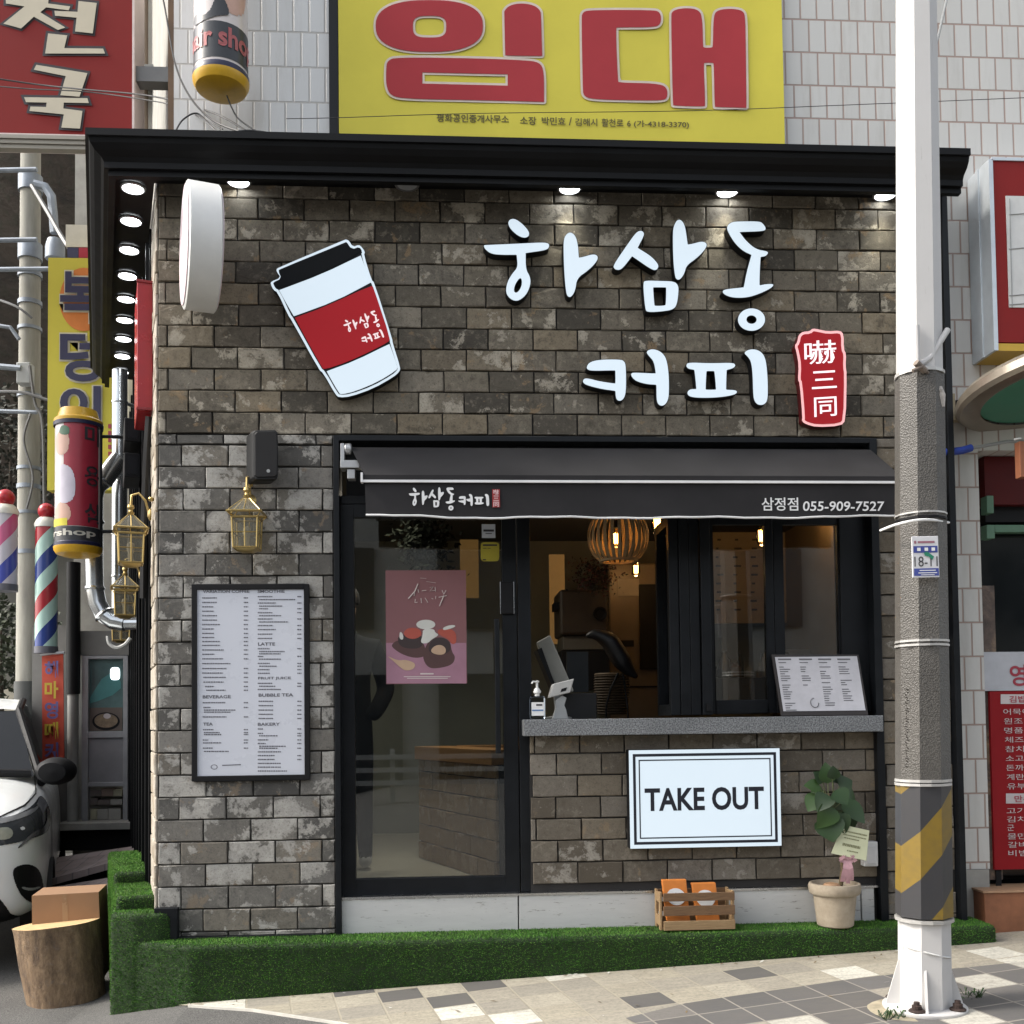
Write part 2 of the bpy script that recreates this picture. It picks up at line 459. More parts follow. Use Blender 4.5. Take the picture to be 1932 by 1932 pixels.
# brown hillside far behind the alley
hs = MB(); hn = 26
def hz(u, v):
    return Vector((-46+52*u, 26+9*v+1.2*math.sin(u*17+v*5)+.8*math.sin(u*41), -3+40*v+1.0*math.sin(u*9)))
hv = [hz(i/hn, j/hn) for j in range(hn+1) for i in range(hn+1)]
hs.add(hv, [(j*(hn+1)+i, j*(hn+1)+i+1, (j+1)*(hn+1)+i+1, (j+1)*(hn+1)+i) for j in range(hn) for i in range(hn)])
t = NT('hillside_earth'); c = t.coord()
n1 = t.noise(c, .6, 9, .7, .8); n2 = t.noise(c, 2.6, 8, .75)
col = t.ramp(n1, [(.3, (.035,.028,.020)), (.55, (.085,.062,.042)), (.75, (.14,.11,.08))])
col = t.mix(t.ramp(n2, [(.5, 0), (.7, .7)]), col, (.05,.055,.028))
t.set(Base_Color=col, Roughness=.95); t.bump(n2, 1.0, .4)
tag(hs.build('hillside', t.mat, smooth=True), kind='structure')

# ================================================================ COFFEE SHOP BUILDING
Z_SPLIT = P(900,822).z; Z_SOF = P(770,360).z; Z_BASE = .25
shop = thing('coffee_shop', 'corner coffee shop clad in old grey brick tiles under a black cornice', 'building', (XC, 0, 0))

def bricks(mb, u0, u1, z0, z1, mp, cw=.2445, ch=.1168, uo=0.0, zo=0.0, seed=1, d0=.0):
    rg = random.Random(seed); g = .0035
    r0 = math.floor((z0-zo)/ch)-1; r1 = math.ceil((z1-zo)/ch)+1
    for r in range(r0, r1):
        za, zb = zo+r*ch, zo+(r+1)*ch
        za, zb = max(za, z0), min(zb, z1)
        if zb-za < .02: continue
        sh = uo + (cw*.5 if r % 2 else 0)+rg.uniform(-.012,.012)
        k0 = math.floor((u0-sh)/cw)-1
        for k in range(k0, k0+int((u1-u0)/cw)+4):
            ua, ub = max(sh+k*cw, u0), min(sh+(k+1)*cw, u1)
            if ub-ua < .018: continue
            j = lambda s=.0022: rg.uniform(-s, s)
            f = d0+.010+rg.uniform(0, .005); tilt = rg.uniform(-.0028, .0028)
            ring = [(ua+g,za+g),(ub-g,za+g),(ub-g,zb-g),(ua+g,zb-g)]
            n = 3
            out = []; inn = []
            for q in range(4):
                p, s = ring[q], ring[(q+1) % 4]
                for e in range(n):
                    w = e/n; x, z = p[0]*(1-w)+s[0]*w, p[1]*(1-w)+s[1]*w
                    cx, cz = (ua+ub)/2, (za+zb)/2
                    out.append((x+j(.0016), z+j(.0016))); 
                    inn.append((x-math.copysign(min(.004, abs(x-cx)), x-cx)+j(.0012), z-math.copysign(min(.004, abs(z-cz)), z-cz)+j(.0012)))
            N = len(out)
            vs = [mp(x, z, -.004) for x, z in out]+[mp(x, z, f-.004) for x, z in out]+[mp(x, z, f+tilt*(1 if x > (ua+ub)/2 else -1)) for x, z in inn]
            fs = [(i, (i+1) % N, N+(i+1) % N, N+i) for i in range(N)]+[(N+i, N+(i+1) % N, 2*N+(i+1) % N, 2*N+i) for i in range(N)]+[[2*N+i for i in range(N)]]
            mb.add(vs, fs)
front = lambda x, z, d: Vector((x, -d, z))
X_O0 = P(631,1200).x; X_O1 = P(1660,1200).x   # opening
w = MB(); bricks(w, XC+.002, XR-.035, Z_SPLIT, Z_SOF+.02, front, uo=XC+.05, zo=Z_SPLIT, seed=3)
w.build('upper_brick_wall', m_bricks, shop)
w = MB(); bricks(w, XC+.002, X_O0, Z_BASE, Z_SPLIT-.06, front, uo=XC, zo=Z_SPLIT-.06, seed=11)
bricks(w, XC+.002, X_O0, Z_SPLIT-.056, Z_SPLIT-.003, front, uo=XC+.1, zo=Z_SPLIT-.058, seed=12)
w.build('lower_brick_wall', m_bricks_w, shop)
w = MB(); bricks(w, X_O1, XR-.035, Z_BASE, Z_SPLIT-.004, front, uo=X_O1, zo=Z_SPLIT-.06, seed=21)
w.build('side_brick_wall', m_bricks_b, shop)
X_W0, X_W1 = P(1000,1500,.03).x, P(1652,1500,.03).x
w = MB(); bricks(w, X_W0, X_W1, P(1300,1662,.03).z, P(1300,1384,.03).z, lambda x, z, d: Vector((x, .03-d, z)), uo=X_W0+.02, zo=P(1300,1662,.03).z, seed=31)
w.build('counter_brick_wall', m_bricks_b, shop)
# joint backing (butted pieces round the opening)
bk = MB()
bk.box(XC+.001, .002, Z_SPLIT, XR-.035, .16, Z_SOF+.05)
bk.box(XC+.001, .002, -.2, X_O0, .16, Z_SPLIT)
bk.box(X_O1, .002, -.2, XR-.035, .16, Z_SPLIT)
bk.box(X_W0, .032, .1, X_W1, .16, P(1300,1384,.03).z)
bk.build('wall_core', m_mortar, shop)
# alley-side wall: brick return, then dark sheet metal
al = lambda u, z, d: L(u, d, z)
w = MB(); bricks(w, .0, .5, .25, Z_SOF, al, cw=.2445, uo=.0, zo=Z_SPLIT-.06, seed=41)
w.build('alley_brick_return', m_brick_end, shop)
sm = MB(); sm.obox(L(0,.0,-.3), dL*5.5, -nL*.16, UP*(Z_SOF+.35))
sm.build('alley_wall_core', m_mortar, shop)
sm = MB(); sm.obox(L(.52,.001,.2), dL*4.9, nL*.02, UP*(Z_SOF-.2))
for k in range(9): sm.obox(L(.60+k*.5,.021,.25), dL*.05, nL*.018, UP*(Z_SOF-.3))
sm.build('alley_metal_wall', m_cornice, shop)
# roof slab closing the shop box so no daylight leaks in
rf = MB(); rf.add([L(0,0,4.3), Vector((XR-.04,.16,4.3)), Vector((XR-.04,5,4.3)), L(5.2,0,4.3), L(0,0,4.42), Vector((XR-.04,.16,4.42)), Vector((XR-.04,5,4.42)), L(5.2,0,4.42)],
       [(0,1,2,3),(4,5,6,7),(0,1,5,4),(1,2,6,5),(2,3,7,6),(3,0,4,7)])
rf.build('roof_slab', m_mortar, shop)
# right end trim and lower rail
tr = MB(); tr.box(XR-.035, -.06, .16, XR, .10, P(1790,300).z)
tr.build('end_trim', m_black, shop, bevel=.003)
tr = MB(); tr.box(XC+.10, -.028, .205, X_O0-.03, .0, Z_BASE+.004)
tr.box(XC-.005, -.05, Z_BASE+.11, XC+.115, .05, Z_BASE+.16)
tr.box(XC+.075, -.05, .21, XC+.115, .02, Z_BASE+.11)
tr.build('base_trim', m_black, shop, bevel=.003)

# ---- cornice swept round the corner
ZL = P(770,345,-.24).z; ZT = P(1000,260,-.36).z
prof = [(.02,ZT),(.36,ZT),(.36,ZT-.035),(.345,ZT-.037),(.338,ZT-.06),(.318,ZT-.085),(.285,ZT-.105),(.272,ZT-.125),(.272,ZL+.03),(.25,ZL+.028),(.25,ZL),(.215,ZL),(.215,Z_SOF+.002),(.02,Z_SOF+.002)]
def corner(p): return Vector((XC+(.316*p-p)/.949, -p, 0))
cn = MB(); LW = 3.35
rows = []
for p, z in prof: rows.append([Vector((XR-.02,-p,z)), corner(p)+UP*z, L(LW,p,z)])
n = len(prof)
cn.add([v for r_ in rows for v in r_], [(i*3+k, i*3+k+1, ((i+1) % n)*3+k+1, ((i+1) % n)*3+k) for i in range(n) for k in (0, 1)]+[[i*3 for i in range(n)][::-1], [i*3+2 for i in range(n)]])
cornice = cn.build('cornice', m_cornice, shop)
m_lamp_on = M('lit_downlight', (.9,.9,.88), .4, emit=(.93,.97,1.0), es=9)
m_lamp_off = M('unlit_downlight', (.35,.36,.37), .3)
m_ring = M('downlight_ring', (.25,.25,.25), .3, .6)
def downlight(pos, r, on, name='downlight'):
    d = MB(); d.lathe(pos, [(r*1.18,0),(r*1.18,-.010),(r*.98,-.014),(r*.98,-.002)], 24, cap=False)
    o = d.build(name, m_ring, cornice, smooth=True)
    e = MB(); e.lathe(pos-UP*.006, [(0,0),(r*.97,0),(r*.97,-.003),(0,-.004)], 24, cap=False)
    e.build('diffuser', m_lamp_on if on else m_lamp_off, o)
for x, y, on in ((450,342,True),(768,348,False),(1075,354,True),(1372,358,True),(1670,363,True)):
    p = P(x, y, -.075); p.z = Z_SOF
    downlight(p, .056, on)
    if on and x > 900:
        l = bpy.data.lights.new('downlight_beam', 'SPOT'); l.energy = 7; l.spot_size = R(75); l.spot_blend = .7; l.color = (1,.96,.80); l.shadow_soft_size = .04
        lo = bpy.data.objects.new('downlight_beam', l); COL.objects.link(lo); lo.location = (p.x, p.y, p.z-.03); lo.rotation_euler = (R(-6), 0, 0)
for k in range(9):
    q = L(.06+k*.385, .125, Z_SOF); downlight(q, .056, True)

# ---- portal frame, plinth
fr = MB()
ZF1 = P(1150,824,-.03).z
xa, xb = P(631,1300,-.03).x, P(1660,1200,-.03).x
zb0 = .24
fr.box(xa, -.03, zb0, xa+.030, .14, ZF1); fr.box(xb-.030, -.03, zb0, xb+.012, .14, ZF1)
fr.box(xa+.030, -.03, ZF1-.028, xb-.030, .14, ZF1)
fr.build('portal_frame', m_black, shop, bevel=.003)
t = NT('white_marble_tile'); c = t.coord(); mp = t.new('ShaderNodeMapping'); mp.inputs['Scale'].default_value = (1.4,1,9); t.link(c, mp.inputs[0])
n1 = t.noise(mp.outputs[0], 3, 9, .7, .5); n2 = t.noise(mp.outputs[0], 7, 8, .75)
col = t.mix(t.ramp(n1, [(.35, 0), (.8, .5)]), (.56,.56,.55), (.40,.40,.40)); col = t.mix(t.ramp(n2, [(.585, 0), (.63, .75)]), col, (.14,.125,.11))
t.set(Base_Color=col, Roughness=.35); m_marble = t.mat
pl = MB()
zp1 = P(1150,1686,.0).z
for x0, x1 in ((641,977),(979.5,1624),(1626.5,1650)):
    pl.box(P(x0,1720).x, .0, .20, P(x1,1720).x, .10, zp1)
pl.build('marble_plinth', m_marble, shop, bevel=.002)
sill = MB(); sill.box(xa+.031, -.006, zp1+.0005, xb-.031, .10, zp1+.012); sill.build('steel_sill', m_chrome, shop)

# ---- door
YD = .055
door = MB()
zd0, zd1 = P(800,1690,YD).z+.006, P(800,952,YD).z
X = lambda x, y=1300: P(x, y, YD).x
Z = lambda y, x=1150: P(x, y, YD).z
door.box(X(643), YD, zd0, X(669), YD+.05, zd1); door.box(X(950), YD, zd0, X(977), YD+.05, zd1)
door.box(X(669), YD, zd0, X(950), YD+.05, Z(1656,800)); door.box(X(669), YD, zd1-.07, X(950), YD+.05, zd1)
door_o = door.build('door', m_black, shop, bevel=.003)
g = MB(); g.box(X(669)-.004, YD+.02, Z(1656,800)-.004, X(950)+.004, YD+.028, zd1-.066); g.build('door_glass', m_glass, door_o)
h = MB()
hx = X(938); h.box(hx-.014, YD-.055, Z(1418), hx+.014, YD-.028, Z(1168)); h.box(hx-.01, YD-.03, Z(1400), hx+.01, YD, Z(1390)); h.box(hx-.01, YD-.03, Z(1200), hx+.01, YD, Z(1190))
h.build('door_handle', m_black, door_o, bevel=.004)
k = MB(); k.box(X(946.5), YD-.022, Z(1158), X(970.5), YD, Z(1098)); lk = k.build('door_lock', m_blackm, door_o, bevel=.006)
k = MB(); k.box(X(945.2), YD-.024, Z(1158), X(946.4), YD-.002, Z(1098)); k.box(X(970.6), YD-.024, Z(1158), X(971.8), YD-.002, Z(1098)); k.build('lock_trim', m_chrome, lk)
ms = MB()
ms.box(X(978.5), YD-.01, zp1+.013, X(1003), YD+.07, ZF1-.03)
ms.box(xa+.031, YD+.005, zd1+.004, X(978), YD+.07, zd1+.05)
ms.box(X(1003)+.001, YD-.005, zp1+.013, X(1651,1665), YD+.04, Z(1662,1300))
ms.box(X(1590), YD-.005, Z(1348,1300), X(1652), YD+.06, ZF1-.03)
ms.box(X(1003)+.001, YD, P(1300,972,YD).z, X(1590)-.001, YD+.07, ZF1-.03)
ms.build('window_posts', m_black, shop, bevel=.003)
bh = MB(); bh.box(X(655), YD+.03, zd1+.055, X(977), YD+.05, ZF1-.03); bh.build('door_header', m_blackm, shop)
# ---- serving window: folded leaves and two fixed panes
zs0, zs1 = Z(1349,1300), P(1300,974,YD).z
win = MB()
def leafbars(mb, x0, x1, y0, y1, wl, wr, wt, wb, Y0, Y1):
    mb.box(X(x0), Y0, Z(y1), X(x0)+wl, Y1, zs1); mb.box(X(x1)-wr, Y0, Z(y1), X(x1), Y1, zs1)
    mb.box(X(x0)+wl, Y0, Z(y1), X(x1)-wr, Y1, Z(y1)+wb); mb.box(X(x0)+wl, Y0, zs1-wt, X(x1)-wr, Y1, zs1)
leafbars(win, 1345, 1465, 985, 1349, .018, .045, .045, .075, YD+.01, YD+.05)
leafbars(win, 1466, 1591, 985, 1349, .055, .012, .045, .075, YD+.01, YD+.05)
wo = win.build('serving_window', m_black, shop, bevel=.003)
g = MB(); g.box(X(1350), YD+.026, zs0+.07, X(1452), YD+.032, zs1-.04); g.build('pane', m_glass, wo)
g = MB(); g.box(X(1484), YD+.026, zs0+.07, X(1588), YD+.032, zs1-.04); g.build('pane', m_glass, wo)
fo = MB()
for i, (xx, ya, yb) in enumerate(((1264,-.02,.34),(1283,-.03,.33),(1302,-.03,.33),(1322,-.05,.30))):
    x0 = X(xx); fo.box(x0, YD+ya, zs0, x0+.054, YD+ya+.045, zs1); fo.box(x0, YD+yb-.045, zs0, x0+.054, YD+yb, zs1)
    fo.box(x0, YD+ya+.045, zs0, x0+.054, YD+yb-.045, zs0+.06); fo.box(x0, YD+ya+.045, zs1-.05, x0+.054, YD+yb-.045, zs1)
fl = fo.build('folded_window_leaf', m_black, shop, bevel=.003)
hd = MB(); p = P(1337,1335,YD-.06); hd.box(p.x-.012, YD-.075, p.z-.02, p.x+.012, YD-.05, p.z+.02); hd.lathe(P(1337,1253,YD-.05), [(0,0),(.006,0),(.006,.004),(0,.004)], 12, -UY)
hd.build('handle', m_blackm, fl, bevel=.003)
# ---- counter slab
ct = MB(); Yc = -.10
ct.box(P(988,1368,Yc).x, Yc, P(1300,1385,Yc).z, P(1667,1368,Yc).x, YD-.012, P(1300,1354,Yc).z)
ct.box(P(1003,1368,YD).x+.006, YD-.012, P(1300,1385,Yc).z, X(1650), .40, P(1300,1354,Yc).z)
counter = ct.build('counter_slab', m_granite, shop, bevel=.004)
ZC = P(1300,1354,Yc).z

# ================================================================ UPPER STOREYS / NEIGHBOUR FRONT
m_tile = tile_mat('white_facade_tile', (.36,.27,.23), .0955, .193)
m_tile_l = tile_mat('pale_facade_tile', (.42,.41,.39), .088, .199, (.62,.63,.63))
YT = .11
tb = thing('tiled_building', 'building with a white tiled upper front behind the yellow banner and right of the shop', 'building', (XC, YT, 4.2))
XT0 = P(328,120,YT).x; XB0 = P(622,150,YT).x; XB1 = P(1476,150,YT).x
def tilewall(name, mat, x0, x1, z0, z1, par):
    q = MB(); q.box(x0, YT, z0, x1, YT+.25, z1); return q.build(name, mat, par)
tilewall('left_tile_wall', m_tile_l, XT0, XB0, 4.18, 9.5, tb)
tilewall('right_tile_wall', m_tile, XB1, 9.0, P(1850,850,YT).z, 9.5, tb)
tilewall('tile_pier', m_tile, XR+.002, P(1858,1300,YT).x, P(1830,1640,YT).z, P(1850,850,YT).z, tb)
q = MB(); q.box(XR+.002, YT-.01, .1, P(1866,1690,YT).x, YT+.25, P(1830,1640,YT).z-.002); q.build('pier_base', m_conc, tb)
q = MB(); q.box(XB0, YT+.1, 4.18, XB1, YT+.25, 9.5); q.build('window_recess', m_blackm, tb)
q = MB(); q.box(XB0, YT-.03, 4.18, XB0+.05, YT+.1, 9.5); q.build('window_jamb', m_black, tb)
q = MB(); q.add([(XT0,YT+.25,4.4),(9,YT+.25,4.4),(9,7,4.4),(XT0-1.9,6,4.4),(XT0,YT+.25,9.5),(9,YT+.25,9.5),(9,7,9.5),(XT0-1.9,6,9.5)],
                [(0,1,2,3),(4,5,6,7),(0,1,5,4),(1,2,6,5),(2,3,7,6),(3,0,4,7)])
q.build('building_body', m_conc, tb)

# building across the street (seen only as the dark reflection in the glass)
ob = thing('street_building', 'grey rendered building across the street facing the coffee shop', 'building', (0,-17,0))
q = MB(); q.box(-14,-23,-1,16,-17,6.5); q.build('wall', M('grey_render', (.30,.30,.28), .8, 0, .2, 1), ob)
q = MB()
for i in range(9): q.box(-13+i*3.2,-16.97,3.4,-11.2+i*3.2,-16.9,5.2); q.box(-13+i*3.2,-16.97,-.2,-10.6+i*3.2,-16.9,2.4)
build_each(q, 'window', M('dark_window', (.03,.035,.04), .2), ob)

gr_ = thing('guard_rail', 'white guard rail along the far side of the street', 'guard rail', (0,-12,0))
q = MB()
for k in range(3): q.box(-9,-12.03,.28+k*.22,9,-11.97,.36+k*.22)
build_each(q, 'rail', m_grey, gr_)
q = MB()
for k in range(10): q.box(-9+k*2,-12.08,gz(-9+k*2)-.02,-8.92+k*2,-12.031,.9)
build_each(q, 'post', m_grey, gr_)

# ================================================================ TURF STEP
def turf():
    mb = MB()
    FZ = .245
    xr, xl = 2.88, P(357,1790,-.22).x
    yf = -.22
    e0 = G(218,1890)
    pf = [(xr+.06,.10),(xr,yf),(xl,yf),(e0.x,e0.y)]
    # front strip with a slanted left end, then three blocks climbing along the alley wall
    f1 = Vector((xl,yf,0)); f2 = Vector((xl-.45,yf+.22,0))
    A = [Vector((xr,.06,0)), Vector((xr,yf,0)), f1, f2, L(.30,.19,0), L(.30,-.05,0), Vector((XC+.12,.02,0))]
    m1 = f1*.93+f2*.07
    m1 = f1*.30+f2*.70
    B = [Vector((XC+.085,-.04,0)), Vector((XC+.03,-.075,0)), Vector((m1.x,m1.y-.004,0)), f2+Vector((-.004,-.008,0)), L(.46,.215,0), L(.46,-.02,0), Vector((XC-.01,-.012,0))]
    Cc = [L(.10,.0,0), L(.12,.20,0), L(.85,.215,0), L(.85,.0,0)]
    D = [L(.60,.025,0), L(.62,.205,0), L(1.7,.225,0), L(1.7,.025,0)]
    blocks = [(A, FZ), (B, FZ+.14), (Cc, FZ+.21), (D, FZ+.27)]
    r = random.Random(5)
    def blade(p, nrm):
        h = r.uniform(.006,.013); d = (nrm*.75+UP*.2+Vector((r.uniform(-.8,.8),r.uniform(-.8,.8),r.uniform(-.45,.3)))).normalized()
        s = d.cross(Vector((r.uniform(-1,1),r.uniform(-1,1),r.uniform(-1,1)))).normalized()*r.uniform(.0011,.0019)
        k = math.sin(p.x*5.1+p.z*9)+math.sin(p.x*13.7+p.y*11)*.6
        mb.add([p-s, p+s, p+d*h], [(0,1,2)], 1 if r.random() < .66-.12*k else 2)
    for poly, zt in blocks:
        n = len(poly); bm = bmesh.new()
        bot = [bm.verts.new((p.x,p.y,gz(p.x)-.08)) for p in poly]; top = [bm.verts.new((p.x,p.y,zt)) for p in poly]
        bm.faces.new(top); bm.faces.new(bot[::-1])
        for i in range(n): bm.faces.new((bot[i],bot[(i+1)%n],top[(i+1)%n],top[i]))
        bmesh.ops.recalc_face_normals(bm, faces=bm.faces)
        ed = [e for e in bm.edges if max(v.co.z for v in e.verts) > zt-.001]
        bmesh.ops.bevel(bm, geom=ed, offset=.022, segments=3, affect='EDGES', profile=.5, clamp_overlap=True)
        bmesh.ops.triangulate(bm, faces=bm.faces)
        bm.verts.index_update()
        mb.add([v.co.copy() for v in bm.verts], [[v.index for v in f.verts] for f in bm.faces], 0)
        for f in bm.faces:
            a_, b_, c_ = (v.co for v in f.verts); nm = f.normal.copy()
            if nm.dot(EYE-a_) < 0 and nm.z < .3: continue
            for _ in range(int(f.calc_area()*36000+r.random())):
                u, v = r.random(), r.random()
                if u+v > 1: u, v = 1-u, 1-v
                p = a_+(b_-a_)*u+(c_-a_)*v
                if p.z > gz(p.x)-.01: blade(p, nm)
        bm.free()
    o = mb.build('turf_step', [M('turf_backing', (.012,.030,.006), .9, 0, .3, 20), M('turf_blade', (.056,.165,.023), .75, 0, .4, 5, spec=.15), M('turf_blade_pale', (.13,.25,.05), .75, 0, .35, 5, spec=.15)], fix=False)
    return tag(o, 'low step and stair covered in green artificial turf at the shop foot', 'turf step')
turf()

# ================================================================ SIGNS ON THE SHOP FRONT
K = 0.638889
def tz(pts, ox, oy, sc): return [((ox+x/sc)*K, (oy+y/sc)*K) for x, y in pts]
A1 = (1400,620,3.864); A2 = (1850,620,3.864); A3 = (1700,1000,3.22)
LET = {
 'ha': [([(385,150),(410,105),(470,100),(560,165),(630,250),(625,300),(570,318),(500,290),(420,220)], [], A1),
        ([(108,405),(130,400),(500,385),(780,370),(850,380),(860,415),(830,455),(590,488),(588,492),(590,680),(640,760),(645,850),(600,960),(520,1030),(450,1035),(385,985),(362,920),(380,820),(440,720),(500,655),(487,512),(485,508),(330,510),(200,500),(130,450)], [[(525,765),(550,800),(540,880),(500,940),(465,945),(452,910),(470,840)]], A1),
        ([(1020,400),(1030,310),(1070,262),(1110,255),(1160,300),(1185,400),(1195,540),(1198,545),(1250,535),(1370,500),(1420,535),(1390,600),(1300,690),(1175,775),(1155,920),(1110,990),(1075,990),(1052,950),(1030,720)], [], A1)],
 'sam': [([(205,285),(190,245),(150,235),(100,268),(-20,440),(-149,628),(-139,670),(-89,686),(-39,660),(62,528),(68,525),(290,680),(345,685),(370,640),(340,590),(270,520),(130,435),(128,428)], [], A2),
         ([(530,250),(545,170),(580,112),(625,112),(670,180),(698,392),(702,395),(760,385),(870,355),(925,390),(890,460),(800,550),(685,630),(660,730),(610,795),(570,790),(553,740),(535,560)], [], A2),
         ([(190,830),(215,805),(390,810),(545,815),(590,860),(595,920),(580,1060),(545,1130),(420,1155),(240,1165),(215,1130)], [[(303,885),(309,880),(450,880),(456,886),(452,1075),(440,1090),(385,1095),(325,1094),(318,1085)]], A2)],
 'dong': [([(1140,195),(1190,140),(1280,130),(1500,130),(1550,145),(1598,215),(1560,240),(1295,248),(1288,252),(1370,360),(1480,450),(1600,470),(1620,490),(1590,525),(1533,533),(1530,538),(1520,720),(1518,856),(1524,860),(1600,845),(1685,845),(1660,885),(1530,950),(1380,998),(1220,1000),(1130,970),(1092,930),(1125,905),(1336,884),(1342,878),(1375,700),(1428,516),(1426,508),(1340,470),(1250,390),(1180,285)], [], A2),
          (ell(1428,1250,155,128,20), [ell(1428,1250,60,50,16)], A2)],
 'keo': [([(105,265),(130,225),(220,200),(420,197),(465,215),(478,270),(480,480),(465,560),(430,592),(395,585),(382,550),(380,500),(374,494),(250,478),(100,440),(66,410),(80,378),(130,380),(220,405),(374,428),(380,422),(379,306),(374,299),(150,305),(110,290)], [], A3),
         ([(670,125),(710,100),(770,105),(830,140),(865,200),(885,330),(888,500),(880,580),(850,630),(805,640),(770,600),(770,442),(764,436),(680,432),(580,405),(535,365),(525,330),(560,322),(758,333),(764,326),(745,215),(700,165)], [], A3)],
 'pi': [([(1050,255),(1070,225),(1280,235),(1500,228),(1522,255),(1500,280),(1439,296),(1435,302),(1430,480),(1434,487),(1520,488),(1540,512),(1500,535),(1380,555),(1250,562),(1120,558),(1070,540),(1062,505),(1090,480),(1146,480),(1150,474),(1132,300),(1126,294),(1070,285)], [[(1243,312),(1248,306),(1316,306),(1322,312),(1338,478),(1333,486),(1240,486),(1235,480)]], A3),
        ([(1600,135),(1640,105),(1710,100),(1770,130),(1805,190),(1820,300),(1828,450),(1825,590),(1790,628),(1740,630),(1705,600),(1690,540),(1685,330),(1670,215),(1640,170)], [], A3)],
}
GLY = {k: [[chaikin(tz(o, *a))]+[chaikin(tz(h, *a)) for h in hs] for o, hs, a in v] for k, v in LET.items()}
def gbox(g):
    xs = [p[0] for c in g for p in c[0]]; ys = [p[1] for c in g for p in c[0]]
    return min(xs), min(ys), max(xs), max(ys)
m_lit = M('lit_sign_face', (.24,.26,.28), .4, var=.02, emit=(.73,.86,.96), es=.34)
m_redlit = M('lit_red_face', (.22,.008,.012), .5, var=.05, emit=(.42,.010,.016), es=.20, spec=.2)
def on_plane(Y): return lambda x, y: P(x, y, Y)
ls = thing('letter_sign', 'illuminated white brush-style channel letters reading 하삼동 커피 on the brick front', 'letter sign', P(1185,600,0))
YL = -.085
for key in ('ha','sam','dong','keo','pi'):
    b = MB(); f = MB()
    for comp in GLY[key]:
        g = [grow(comp[0], .9)]+[grow(h, -.6) for h in comp[1:]]
        b.poly(g, on_plane(YL), UY*.064, back=True)
        f.poly(comp, on_plane(YL-.004), UY*.0035)
    bo = b.build('letter', m_blackm, ls)
    f.build('letter_face', m_lit, bo)
# ---- cup
A5 = (780,680,3.714)
cup = thing('cup_sign', 'illuminated sign shaped like a tilted takeaway coffee cup with red sleeve', 'sign', P(640,600,0))
T5 = lambda pts, n=1: chaikin(tz(pts, *A5), n)
outer = T5([(130,430),(160,405),(880,103),(900,98),(930,110),(975,180),(1040,155),(1075,185),(1110,240),(1095,265),(1180,545),(1210,570),(1410,1200),(1410,1230),(1495,1500),(1490,1545),(1420,1610),(1200,1735),(950,1825),(820,1835),(780,1800),(645,1565),(600,1530),(290,970),(265,940),(145,680),(100,655),(68,590),(75,560),(180,520),(140,460)])
YK = -.075
q = MB(); q.poly([outer], on_plane(YK), UY*.055, mi=0, back=True); body = q.build('cup_body', m_blackm, cup)
q = MB(); q.poly([grow(outer, -.4)], on_plane(YK-.003), UY*.0028); q.build('white_border', m_lit, body)
q = MB(); q.poly([grow(outer, -5.2)], on_plane(YK-.006), UY*.0028); q.build('dark_outline', m_blackm, body)
q = MB(); q.poly([T5([(155,445),(175,425),(900,130),(965,210),(1045,180),(1080,240),(620,470),(150,645),(110,590),(100,570),(190,530)])], on_plane(YK-.009), UY*.0028); q.build('cup_lid', M('cup_lid_black', (.005,.006,.007), .6, spec=.15), body)
q = MB(); q.poly([T5([(162,655),(166,657),(640,478),(1055,278),(1062,280),(1165,570),(1163,575),(780,775),(330,940),(322,938)])], on_plane(YK-.009), UY*.0028)
q.poly([T5([(685,1547),(690,1545),(1000,1430),(1370,1248),(1378,1252),(1465,1500),(1450,1535),(1250,1660),(1000,1765),(850,1800),(820,1785)])], on_plane(YK-.009), UY*.0028); q.build('cup_paper', m_lit, body)
q = MB(); q.poly([T5([(335,960),(345,955),(640,850),(1180,602),(1200,630),(1385,1190),(1360,1225),(1180,1320),(920,1440),(660,1528),(630,1500)])], on_plane(YK-.009), UY*.0028); slv = q.build('cup_sleeve', m_redlit, body)
m_pinkw = M('pale_print', (.80,.66,.66), .5, emit=(.8,.6,.6), es=.25)
def logo_to(mb, mp, keys=('ha','sam','dong','keo','pi'), boxes=None, g=0.0):
    for i, k in enumerate(keys):
        x0, y0, x1, y1 = gbox(GLY[k])
        for comp in GLY[k]:
            cc = []
            for j, l in enumerate(comp):
                l = l[::2]
                if g: l = grow(l, g if j == 0 else -g)
                if boxes:
                    a = boxes[i]; l = [(a[0]+(x-x0)/(x1-x0)*(a[2]-a[0]), a[1]+(y-y0)/(y1-y0)*(a[3]-a[1])) for x, y in l]
                cc.append(l)
            mb.poly(cc, mp)
q = MB(); ang = R(-19); cs, sn = math.cos(ang), math.sin(ang)
def cupmap(x, y):
    u, v = (x-1185)*.122, (y-590)*.155
    cx_, cy_ = ((780+1090/3.714)*K, (680+1085/3.714)*K)
    return P(cx_+u*cs-v*sn, cy_+u*sn+v*cs, YK-.0115)
logo_to(q, cupmap, g=2.0); q.build('sleeve_lettering', m_pinkw, slv)
